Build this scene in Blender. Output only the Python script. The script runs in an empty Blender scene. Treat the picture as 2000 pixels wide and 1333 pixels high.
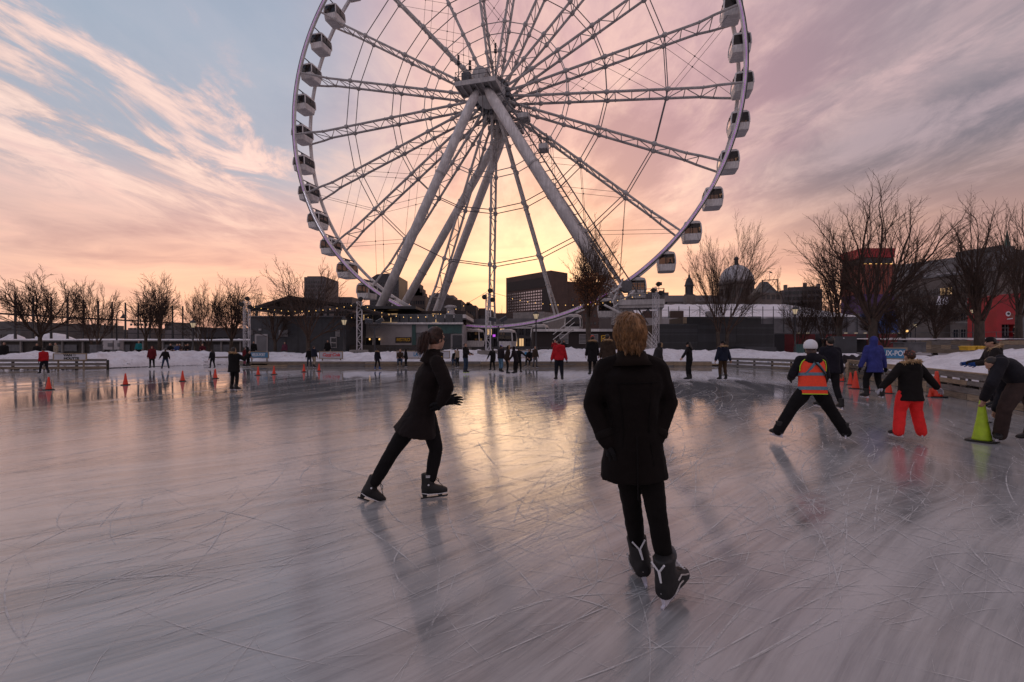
import bpy, math, random
from mathutils import Vector as V, Matrix, noise
rad = math.radians
scn = bpy.context.scene
COL = scn.collection
EYE, FOC, HOR = 1.65, 889.0, 671.2        # eye height in metres, focal length and horizon row of the 2000 px photograph

# ------------------------------------------------------------------ camera
cam_data = bpy.data.cameras.new('camera')
cam = bpy.data.objects.new('camera', cam_data)
COL.objects.link(cam)
cam.location = (0, 0, EYE)
cam.rotation_euler = (rad(90), 0, 0)
cam_data.sensor_width = 36
cam_data.lens = FOC / 2000 * 36
cam_data.shift_y = (HOR - 666.5) / 2000
cam_data.clip_start = 0.05
cam_data.clip_end = 9000
scn.camera = cam
scn.view_settings.view_transform = 'Standard'
scn.view_settings.look = 'None'
scn.view_settings.exposure = 0.43
scn.view_settings.gamma = 1.0
scn.view_settings.use_curve_mapping = False
scn.render.engine = 'CYCLES'
scn.cycles.use_denoising = True
scn.cycles.max_bounces = 6
scn.cycles.diffuse_bounces = 2
scn.cycles.glossy_bounces = 3
scn.cycles.transparent_max_bounces = 8
scn.cycles.caustics_reflective = False
scn.cycles.caustics_refractive = False

SUN_EL, SUN_AZ = 6.0, 2.5                  # degrees above the horizon, degrees right of the view axis

# ------------------------------------------------------------------ node helper
class G:
    def __init__(s, tree):
        s.t = tree; s.n = tree.nodes; s.l = tree.links
    def new(s, t, **k):
        nd = s.n.new(t)
        for a, b in k.items(): setattr(nd, a, b)
        return nd
    def put(s, sock, val):
        if isinstance(val, bpy.types.NodeSocket): s.l.new(val, sock)
        elif val is not None:
            if sock.type == 'RGBA' and len(val) == 3: val = (*val, 1)
            sock.default_value = val
    def m(s, op, a, b=None, c=None, clamp=False):
        nd = s.new('ShaderNodeMath', operation=op, use_clamp=clamp)
        for i, x in enumerate((a, b, c)):
            if x is not None: s.put(nd.inputs[i], x)
        return nd.outputs[0]
    def vm(s, op, a, b=None):
        nd = s.new('ShaderNodeVectorMath', operation=op)
        s.put(nd.inputs[0], a)
        if b is not None: s.put(nd.inputs[1], b)
        return nd.outputs['Value'] if op in ('DOT_PRODUCT', 'LENGTH') else nd.outputs[0]
    def ss(s, x, a, b):                     # smoothstep from a to b
        nd = s.new('ShaderNodeMapRange', interpolation_type='SMOOTHSTEP')
        s.put(nd.inputs[0], x); nd.inputs[1].default_value = a; nd.inputs[2].default_value = b
        return nd.outputs[0]
    def mix(s, f, a, b, mode='MIX'):
        nd = s.new('ShaderNodeMix', data_type='RGBA', blend_type=mode)
        s.put(nd.inputs[0], f); s.put(nd.inputs[6], a); s.put(nd.inputs[7], b)
        return nd.outputs[2]
    def mixf(s, f, a, b):
        nd = s.new('ShaderNodeMix', data_type='FLOAT')
        s.put(nd.inputs[0], f); s.put(nd.inputs[2], a); s.put(nd.inputs[3], b)
        return nd.outputs[0]
    def noise(s, vec, scale, detail=4, rough=.55, dist=0.0, col=False):
        nd = s.new('ShaderNodeTexNoise')
        if vec is not None: s.put(nd.inputs['Vector'], vec)
        nd.inputs['Scale'].default_value = scale; nd.inputs['Detail'].default_value = detail
        nd.inputs['Roughness'].default_value = rough; nd.inputs['Distortion'].default_value = dist
        return nd.outputs['Color' if col else 'Fac']
    def ramp(s, f, stops):
        nd = s.new('ShaderNodeValToRGB'); s.put(nd.inputs[0], f)
        e = nd.color_ramp.elements
        while len(e) < len(stops): e.new(.5)
        for q, (p, c) in zip(e, stops): q.position = p; q.color = (*c, 1) if len(c) == 3 else c
        return nd.outputs[0]
    def mapping(s, vec, rot=0, scale=(1, 1, 1), loc=(0, 0, 0)):
        if rot:                              # turn first, stretch afterwards
            nd = s.new('ShaderNodeMapping'); s.put(nd.inputs[0], vec); nd.inputs[2].default_value = (0, 0, rot); vec = nd.outputs[0]
        nd = s.new('ShaderNodeMapping'); s.put(nd.inputs[0], vec)
        nd.inputs[1].default_value = loc; nd.inputs[3].default_value = scale
        return nd.outputs[0]
    def xyz(s, v):
        nd = s.new('ShaderNodeSeparateXYZ'); s.put(nd.inputs[0], v); return nd.outputs
    def comb(s, x, y, z):
        nd = s.new('ShaderNodeCombineXYZ')
        for i, q in enumerate((x, y, z)): s.put(nd.inputs[i], q)
        return nd.outputs[0]

# ------------------------------------------------------------------ sky: low sun behind thin streaked cloud
world = bpy.data.worlds.new('World')
scn.world = world
world.use_nodes = True
world.node_tree.nodes.clear()
g = G(world.node_tree)
d = g.new('ShaderNodeTexCoord').outputs['Generated']
dx, dy, dz = g.xyz(d)
el, az = rad(SUN_EL), rad(SUN_AZ)
sun_dir = (math.sin(az) * math.cos(el), math.cos(az) * math.cos(el), math.sin(el))
sd = g.vm('DOT_PRODUCT', d, sun_dir)
up = g.m('MAXIMUM', dz, 0.0)
clear = g.ramp(up, [(0, (.80, .44, .27)), (.07, (.80, .46, .32)), (.17, (.62, .42, .38)), (.30, (.33, .36, .43)), (.48, (.28, .355, .45)), (1, (.14, .22, .36))])
# away from the sun the horizon is mauve
east = g.ramp(up, [(0, (.42, .31, .36)), (.15, (.40, .32, .40)), (.5, (.22, .28, .40)), (1, (.14, .22, .36))])
clear = g.mix(g.ss(sd, -.2, .75), east, clear)
den = g.m('ADD', up, .11)
p = g.comb(g.m('DIVIDE', dx, den), g.m('DIVIDE', dy, den), 0.0)
warp = g.noise(g.mapping(p, 0, (.5, .22, 1)), 1.0, 3, .5, col=True)
pw = g.vm('ADD', p, g.vm('MULTIPLY', g.vm('SUBTRACT', warp, (.5, .5, .5)), (1.0, 1.6, 0)))
n_big = g.noise(g.mapping(pw, rad(6), (.42, .13, 1), (3.1, 1.7, 0)), 1.0, 3, .5)
n_mid = g.noise(g.mapping(pw, rad(-4), (1.5, .70, 1), (.4, 5.2, 0)), 1.0, 8, .62)
n_fin = g.noise(g.mapping(pw, rad(9), (4.6, 2.1, 1), (7.7, 2.2, 0)), 1.0, 7, .66, .6)
# low down the veil is seen edge-on and lies in level bands
lowb = g.ss(up, .30, .10)
hv = g.comb(g.m('MULTIPLY', g.m('DIVIDE', dx, g.m('MAXIMUM', g.m('ABSOLUTE', dy), .25)), 1.5), g.m('MULTIPLY', up, 11.0), 1.3)
hv = g.vm('ADD', hv, g.vm('MULTIPLY', g.vm('SUBTRACT', g.noise(hv, .8, 3, .5, col=True), (.5, .5, .5)), (1.2, 1.6, 0)))
n_mid = g.mixf(lowb, n_mid, g.noise(hv, 1.0, 7, .58))
n_fin = g.mixf(lowb, n_fin, g.noise(hv, 2.7, 6, .62))
# thin pink veil over most of it, blue gaps high on the left, a heavier grey bank on the right
side = g.m('DIVIDE', dx, g.m('MAXIMUM', g.m('ABSOLUTE', dy), .25))
def arc(d1, d2, lo, hi, amt):              # soft band of cloud along the great circle through two directions
    n_ = V(d1).cross(V(d2)).normalized()
    q_ = g.m('ADD', g.vm('DOT_PRODUCT', d, tuple(n_)), g.m('MULTIPLY', g.m('SUBTRACT', n_mid, .5), amt))
    return g.ss(g.m('ABSOLUTE', q_), hi, lo)
streak = g.m('MAXIMUM', arc((-1.15, 1, .54), (-.56, 1, .33), .02, .17, .45), g.m('MULTIPLY', arc((-.95, 1, .62), (-.50, 1, .42), .0, .06, .45), .8))
streak = g.m('MULTIPLY', g.m('MULTIPLY', streak, g.ss(side, -.40, -.62)), g.ss(g.m('ADD', g.m('MULTIPLY', n_fin, .7), g.m('MULTIPLY', n_mid, .3)), .36, .62))
tex = g.m('ADD', g.m('MULTIPLY', n_big, .40), g.m('ADD', g.m('MULTIPLY', n_mid, .40), g.m('MULTIPLY', n_fin, .24)))
sw = g.m('ADD', side, g.m('MULTIPLY', g.m('SUBTRACT', n_big, .5), .9))
open_left = g.m('MULTIPLY', g.ss(sw, -.20, -.62), g.ss(g.m('ADD', up, g.m('MULTIPLY', g.m('SUBTRACT', n_mid, .5), .2)), .15, .32))
cov_l = g.ss(g.m('ADD', tex, g.m('MULTIPLY', streak, .26)), .47, .68)
cov = g.mixf(open_left, 1.0, g.m('MAXIMUM', cov_l, .16))
near = g.ramp(g.m('MULTIPLY_ADD', sd, 2.0, -1.0, True), [(0, (.37, .325, .35)), (.45, (.47, .355, .375)), (.66, (.53, .345, .365)), (.80, (.60, .365, .365)), (.90, (.70, .415, .36)), (.955, (.84, .48, .35)), (.985, (.95, .63, .44)), (1, (1.06, .72, .50))])
wisp = g.ss(g.m('ADD', g.m('MULTIPLY', n_mid, .60), g.m('MULTIPLY', n_fin, .40)), .44, .62)
cloud = g.mix(g.m('MULTIPLY', wisp, .55), near, g.mix(g.ss(sd, .70, .99), (.75, .47, .45), (1.0, .68, .50)))
cloud = g.mix(g.m('MULTIPLY', g.ss(n_mid, .54, .36), .75), cloud, g.mix(1.0, cloud, (.60, .56, .64), 'MULTIPLY'))
cloud = g.mix(g.m('MULTIPLY', streak, .75), cloud, (.96, .70, .58))
bank = g.m('MAXIMUM', arc((.50, 1, .26), (1.2, 1, .46), .04, .22, .35), g.m('MULTIPLY', arc((.50, 1, .46), (1.2, 1, .78), .0, .09, .5), .6))
bank = g.m('MULTIPLY', bank, g.m('MULTIPLY', g.ss(side, .30, .78), g.ss(up, .08, .20)))
grey = g.m('MULTIPLY', g.ss(side, .25, .9), g.m('MULTIPLY', g.ss(n_big, .36, .62), .45))
cloud = g.mix(g.m('MAXIMUM', g.m('MULTIPLY', bank, .90), grey), cloud, g.mix(wisp, (.125, .118, .155), (.31, .245, .28)))
col = g.mix(cov, clear, cloud)
low = g.ss(up, .34, .04)
col = g.mix(g.m('MULTIPLY', low, g.m('MULTIPLY', g.ss(sd, .28, .84), .90)), col, g.mix(g.m('MULTIPLY', g.ss(n_mid, .36, .64), .9), (.72, .36, .26), (1.12, .59, .345)))
sd2 = g.vm('DOT_PRODUCT', d, (.03, .985, .155))
glow = g.m('MULTIPLY', g.m('POWER', g.ss(sd2, .978, 1.0), 2.0), g.mixf(wisp, .30, 1.0))
col = g.mix(g.m('MULTIPLY', glow, .8), col, (1.28, .82, .46))
sky = g.new('ShaderNodeTexSky', sky_type='NISHITA', sun_disc=False)
sky.sun_elevation = el
sky.sun_rotation = az
sky.air_density = 1.6; sky.dust_density = 2.5
bg1 = g.new('ShaderNodeBackground'); g.put(bg1.inputs[0], col); bg1.inputs[1].default_value = .92
bg2 = g.new('ShaderNodeBackground'); g.put(bg2.inputs[0], sky.outputs[0]); bg2.inputs[1].default_value = .008
add = g.new('ShaderNodeAddShader'); g.l.new(bg1.outputs[0], add.inputs[0]); g.l.new(bg2.outputs[0], add.inputs[1])
out = g.new('ShaderNodeOutputWorld'); g.l.new(add.outputs[0], out.inputs[0])

sun_data = bpy.data.lights.new('sun', 'SUN')
sun = bpy.data.objects.new('sun', sun_data); COL.objects.link(sun)
sun_data.energy = .16
sun_data.angle = rad(24)
sun_data.color = (1, .68, .38)
sun.rotation_euler = V(sun_dir).to_track_quat('Z', 'Y').to_euler()

# ------------------------------------------------------------------ materials
def principled(name):
    m = bpy.data.materials.new(name); m.use_nodes = True
    q = G(m.node_tree)
    return m, q, m.node_tree.nodes['Principled BSDF']
def mat(name, col, rough=.6, var=.18, scale=6.0, bump=.0, metal=0.0, stretch=(1, 1, 1), spec=.5):
    m, q, b = principled(name)
    v = q.mapping(q.new('ShaderNodeTexCoord').outputs['Object'], 0, stretch)
    n = q.noise(v, scale, 6, .6)
    lo = tuple(c * (1 - var) for c in col); hi = tuple(min(1, c * (1 + var)) for c in col)
    q.put(b.inputs['Base Color'], q.mix(q.ss(n, .3, .7), lo, hi))
    q.put(b.inputs['Roughness'], q.mixf(n, max(.02, rough - .12), min(1, rough + .12)))
    b.inputs['Metallic'].default_value = metal
    b.inputs['Specular IOR Level'].default_value = spec
    if bump:
        bp = q.new('ShaderNodeBump'); bp.inputs['Strength'].default_value = bump; bp.inputs['Distance'].default_value = .02
        q.put(bp.inputs['Height'], q.noise(v, scale * 4, 5, .65)); q.l.new(bp.outputs[0], b.inputs['Normal'])
    return m
def lit(name, col, strength):
    m, q, b = principled(name)
    b.inputs['Base Color'].default_value = (*[c * .6 for c in col], 1)
    b.inputs['Emission Color'].default_value = (*col, 1); b.inputs['Emission Strength'].default_value = strength
    return m
CLOTH = {}
def cloth(col, fine=260.0):
    key = tuple(round(c, 3) for c in col)
    if key not in CLOTH:
        m, q, b = principled('cloth')
        v = q.new('ShaderNodeTexCoord').outputs['Object']
        n = q.noise(v, 9, 5, .6); w = q.noise(v, fine, 2, .5)
        f = q.m('ADD', q.m('MULTIPLY', n, .6), q.m('MULTIPLY', w, .4))
        q.put(b.inputs['Base Color'], q.mix(q.ss(f, .3, .7), tuple(c * .72 for c in col), tuple(min(1, c * 1.25) for c in col)))
        b.inputs['Roughness'].default_value = .85
        b.inputs['Specular IOR Level'].default_value = .14
        b.inputs['Sheen Weight'].default_value = .03; b.inputs['Sheen Roughness'].default_value = .4
        bp = q.new('ShaderNodeBump'); bp.inputs['Strength'].default_value = .35; bp.inputs['Distance'].default_value = .01
        q.put(bp.inputs['Height'], f); q.l.new(bp.outputs[0], b.inputs['Normal'])
        CLOTH[key] = m
    return CLOTH[key]
def dirty_paint(name, col, rough=.45):
    m, q, b = principled(name)
    v = q.new('ShaderNodeTexCoord').outputs['Object']
    n = q.noise(v, 1.2, 6, .65); s = q.noise(q.mapping(v, 0, (3, 3, .35)), 2.0, 5, .6)
    f = q.ss(q.m('MULTIPLY', n, s), .18, .36)
    q.put(b.inputs['Base Color'], q.mix(f, tuple(c * .72 for c in col), col))
    q.put(b.inputs['Roughness'], q.mixf(n, rough - .1, rough + .2))
    return m
M = {}
M['white'] = dirty_paint('white_paint', (.80, .77, .77))
M['steel'] = dirty_paint('pale_steel', (.50, .475, .47))
M['truss'] = mat('aluminium_truss', (.55, .53, .55), .4, .15, 5)
M['darksteel'] = mat('dark_steel', (.035, .035, .04), .5, .3, 4)
M['gunmetal'] = mat('gunmetal', (.10, .10, .11), .5, .25, 4)
M['led'] = lit('led_violet', (.62, .10, .85), .55)
M['ledw'] = lit('led_white', (.9, .85, 1.0), 1.4)
M['bulb'] = lit('warm_bulb', (1.0, .55, .18), 1.05)
M['lampglass'] = lit('lamp_glass', (1.0, .78, .5), .22)
M['winlit'] = lit('lit_window', (1.0, .62, .30), .5)
M['wood'] = mat('weathered_wood', (.20, .155, .115), .8, .35, 3, .4, stretch=(1, 1, 7))
M['wood2'] = mat('pale_wood', (.30, .225, .155), .8, .3, 3, .4, stretch=(1, 1, 7))
M['wood3'] = mat('grey_wood', (.17, .15, .14), .8, .3, 3, .4, stretch=(1, 1, 7))
M['darkwood'] = mat('dark_wood', (.045, .038, .034), .75, .3, 3, .3)
M['bark'] = mat('bark', (.060, .043, .033), .9, .35, 9, .5, stretch=(1, 1, .3))
M['twig'] = mat('twig', (.070, .043, .032), .9, .3, 4)
M['leaf'] = mat('dry_leaf', (.16, .062, .022), .8, .4, 9)
M['black'] = mat('black_rubber', (.012, .012, .013), .6, .3, 8)
M['charcoal'] = mat('charcoal_cladding', (.045, .047, .055), .6, .2, 2)
M['slate'] = mat('slate_cladding', (.032, .033, .038), .6, .2, 2)
M['grey'] = mat('grey_render', (.17, .165, .175), .8, .15, 1.2)
M['pale'] = mat('pale_cladding', (.36, .34, .35), .7, .12, 1.2)
M['conc'] = mat('concrete', (.22, .20, .19), .85, .2, 1.5, .2)
M['brownstone'] = mat('brown_concrete', (.085, .052, .044), .8, .18, .25)
M['dkbrown'] = mat('dark_brown_cladding', (.030, .020, .019), .7, .2, .3)
M['citygrey'] = mat('city_grey', (.115, .10, .105), .8, .2, .12)
M['citydark'] = mat('city_dark', (.038, .037, .045), .6, .2, .1)
M['citybrown'] = mat('city_brown', (.070, .052, .048), .85, .25, .15)
M['stone'] = mat('grey_stone', (.150, .125, .115), .85, .25, .35, .2)
M['roofmetal'] = mat('dull_roof_metal', (.075, .075, .08), .5, .25, .3)
M['dome'] = mat('dome_metal', (.42, .40, .42), .5, .2, .4)
M['copper'] = mat('green_copper', (.06, .11, .09), .6, .3, .6)
M['red'] = mat('red_paint', (.36, .014, .020), .5, .15, 1)
M['dkred'] = mat('dark_red_paint', (.15, .012, .018), .55, .2, 1)
M['blue'] = mat('blue_panel', (.025, .075, .24), .5, .15, 1)
M['purple'] = mat('purple_panel', (.07, .03, .11), .6, .3, .4)
M['orange'] = mat('cone_orange', (.72, .045, .018), .45, .12, 9)
M['lime'] = mat('cone_lime', (.40, .58, .02), .5, .14, 9)
M['hivis'] = mat('hivis_orange', (.95, .06, .018), .7, .1, 30)
M['neon'] = mat('lime_trim', (.55, .85, .05), .6, .1, 10)
M['reflect'] = mat('reflective_tape', (.10, .20, .27), .35, .15, 30)
M['skin'] = mat('skin', (.42, .235, .165), .55, .15, 20)
M['blade'] = mat('blade_steel', (.55, .55, .6), .22, .1, 20, metal=.8)
M['holder'] = mat('blade_holder', (.62, .60, .68), .4, .1, 9)
M['boot'] = mat('boot_leather', (.010, .009, .010), .62, .3, 14)
M['yellow'] = mat('yellow_plastic', (.62, .36, .02), .5, .15, 4)
M['signwhite'] = mat('sign_white', (.48, .48, .54), .5, .06, 3)
M['signblue'] = mat('sign_blue', (.045, .19, .36), .5, .1, 3)
M['inkwhite'] = mat('ink_white', (.72, .72, .76), .6, .04, 3)
M['inkblack'] = mat('ink_black', (.02, .02, .022), .6, .04, 3)
M['inkred'] = mat('ink_red', (.62, .02, .03), .6, .04, 3)
M['inkblue'] = mat('ink_blue', (.03, .22, .45), .6, .04, 3)
M['rust'] = mat('red_brown_pattern', (.25, .07, .05), .7, .3, 4)
M['snowroof'] = mat('roof_snow', (.70, .69, .76), .9, .06, .8)
M['teal'] = mat('teal_panel', (.03, .085, .08), .5, .2, 2)
def hair_mat(name, col):
    m, q, b = principled(name)
    v = q.new('ShaderNodeTexCoord').outputs['Object']
    q.put(b.inputs['Base Color'], q.mix(q.ss(q.noise(v, 26, 4, .6), .3, .7), tuple(c * .5 for c in col), tuple(c * 1.35 for c in col)))
    b.inputs['Roughness'].default_value = .42
    return m
M['blond'] = hair_mat('blond_hair', (.26, .130, .052))
M['brownhair'] = hair_mat('brown_hair', (.045, .017, .010))
M['darkhair'] = hair_mat('dark_hair', (.012, .008, .007))
M['fur'] = hair_mat('fur', (.42, .27, .14))
def glass(name, tint, opac):
    m = bpy.data.materials.new(name); m.use_nodes = True
    q = G(m.node_tree); q.n.clear()
    tr = q.new('ShaderNodeBsdfTransparent'); tr.inputs[0].default_value = (*tint, 1)
    gl = q.new('ShaderNodeBsdfGlossy'); gl.inputs[0].default_value = (.8, .8, .8, 1); gl.inputs[1].default_value = .05
    df = q.new('ShaderNodeBsdfDiffuse'); df.inputs[0].default_value = (.012, .011, .014, 1)
    fr = q.new('ShaderNodeFresnel'); fr.inputs[0].default_value = 1.45
    a = q.new('ShaderNodeMixShader'); a.inputs[0].default_value = opac
    q.l.new(tr.outputs[0], a.inputs[1]); q.l.new(df.outputs[0], a.inputs[2])
    c = q.new('ShaderNodeMixShader'); q.l.new(fr.outputs[0], c.inputs[0]); q.l.new(a.outputs[0], c.inputs[1]); q.l.new(gl.outputs[0], c.inputs[2])
    o = q.new('ShaderNodeOutputMaterial'); q.l.new(c.outputs[0], o.inputs[0])
    return m
M['cabinglass'] = glass('cabin_glass', (.62, .54, .50), .60)
M['officeglass'] = mat('office_glass', (.52, .46, .46), .18, .35, .25, metal=.85)
M['glass'] = mat('window_glass', (.02, .022, .028), .12, .4, .4)
M['glassblue'] = mat('window_glass_pale', (.06, .065, .075), .15, .4, .3)

def ice_material():
    m, q, b = principled('rink_ice')
    o = q.new('ShaderNodeTexCoord').outputs['Object']
    x, y, z = q.xyz(o)
    w = q.vm('SUBTRACT', q.noise(o, .10, 2, .5, col=True), (.5, .5, .5))
    w2 = q.vm('SUBTRACT', q.noise(o, .7, 2, .5, col=True), (.5, .5, .5))
    ow = q.vm('ADD', o, q.vm('MULTIPLY', w, (2.4, 2.4, 0)))
    of = q.vm('ADD', q.vm('ADD', o, q.vm('MULTIPLY', w, (2.5, 2.5, 0))), q.vm('MULTIPLY', w2, (.35, .35, 0)))
    # strokes left by skating laps: they bend from across the view nearby to along it on the far sides
    lay = q.ss(q.m('ADD', q.m('ADD', q.m('MULTIPLY', q.m('ABSOLUTE', x), .050), q.m('MULTIPLY', y, .022)), q.m('MULTIPLY', q.noise(o, .12, 2, .5), .6)), .60, 1.10)
    def strokes(sx, sy, sc, det, ro, loc):
        A = q.noise(q.mapping(ow, rad(-38), (sx, sy, 1), loc), sc, det, ro); B = q.noise(q.mapping(ow, rad(-72), (sx * .6, sy * .8, 1), loc), sc, det, ro)
        return q.mixf(lay, A, B)
    broad = strokes(.14, 1.0, 1.0, 5, .6, (0, 0, 0))
    mid = strokes(.22, 3.4, 1.5, 7, .68, (3, 9, 0))
    fine = strokes(.5, 13.0, 2.0, 5, .7, (1, 4, 0))
    patch = q.noise(o, .42, 6, .62)
    # frosting, wet sheen far out
    fr = q.m('ADD', q.m('MULTIPLY', broad, .40), q.m('ADD', q.m('MULTIPLY', mid, .45), q.m('MULTIPLY', patch, .25)))
    frost = q.ss(fr, .44, .64)
    wet = q.ss(q.m('ADD', q.m('MULTIPLY', broad, .7), q.m('MULTIPLY', q.noise(q.mapping(ow, rad(-75), (.03, .22, 1), (5, 2, 0)), 1.0, 4, .6), .5)), .56, .66)
    wet = q.m('MULTIPLY', wet, q.ss(y, 8.0, 15.0))
    base = q.mix(frost, (.21, .212, .215), (.43, .428, .428))
    base = q.mix(q.m('MULTIPLY', q.ss(fine, .44, .62), .30), base, (.47, .467, .46))
    base = q.mix(q.m('MULTIPLY', q.ss(patch, .45, .75), .30), base, (.42, .418, .42))
    base = q.mix(q.m('MULTIPLY', wet, .8), base, (.16, .165, .18))
    q.put(b.inputs['Base Color'], base)
    r = q.m('ADD', q.mixf(frost, .035, .105), q.m('MULTIPLY', q.ss(fine, .45, .65), .05))
    r = q.mixf(wet, r, .03)
    q.put(b.inputs['Roughness'], r)
    b.inputs['IOR'].default_value = 1.70
    h = q.m('ADD', q.m('MULTIPLY', mid, .55), q.m('MULTIPLY', fine, .16))
    h = q.mixf(q.m('MULTIPLY', wet, .85), h, .36)
    bp = q.new('ShaderNodeBump'); bp.inputs['Strength'].default_value = .42; bp.inputs['Distance'].default_value = .022
    q.put(bp.inputs['Height'], h); q.l.new(bp.outputs[0], b.inputs['Normal'])
    return m
M['ice'] = ice_material()
def cut_material():
    m, q, b = principled('skate_cut_frost')
    n = q.noise(q.new('ShaderNodeTexCoord').outputs['Object'], 5.0, 5, .7)
    b.inputs['Base Color'].default_value = (.62, .62, .62, 1); b.inputs['Roughness'].default_value = .6
    q.put(b.inputs['Alpha'], q.m('MULTIPLY', q.ss(n, .34, .60), .80))
    return m
M['cut'] = cut_material()
def snow_material():
    m, q, b = principled('snow')
    o = q.new('ShaderNodeTexCoord').outputs['Object']
    n = q.noise(o, 1.1, 7, .65); f = q.noise(o, 14, 4, .6)
    q.put(b.inputs['Base Color'], q.mix(q.ss(q.m('ADD', q.m('MULTIPLY', n, .7), q.m('MULTIPLY', f, .3)), .35, .62), (.60, .58, .62), (.80, .79, .84)))
    dirt = q.ss(q.m('ADD', q.noise(o, .55, 8, .7), q.m('MULTIPLY', q.noise(o, 6.0, 5, .7), .35)), .70, .84)
    sc_ = b.inputs['Base Color'].links[0].from_socket
    q.put(b.inputs['Base Color'], q.mix(q.m('MULTIPLY', dirt, .6), sc_, (.34, .31, .30)))
    b.inputs['Roughness'].default_value = .85
    bp = q.new('ShaderNodeBump'); bp.inputs['Strength'].default_value = .9; bp.inputs['Distance'].default_value = .10
    q.put(bp.inputs['Height'], q.m('ADD', n, q.m('MULTIPLY', f, .25))); q.l.new(bp.outputs[0], b.inputs['Normal'])
    return m
M['snow'] = snow_material()
def ground_material():
    m, q, b = principled('trodden_ground')
    o = q.new('ShaderNodeTexCoord').outputs['Object']
    n = q.noise(o, .12, 8, .65)
    q.put(b.inputs['Base Color'], q.mix(q.ss(n, .42, .58), (.10, .09, .09), (.55, .54, .58)))
    b.inputs['Roughness'].default_value = .85
    return m
M['ground'] = ground_material()

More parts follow.
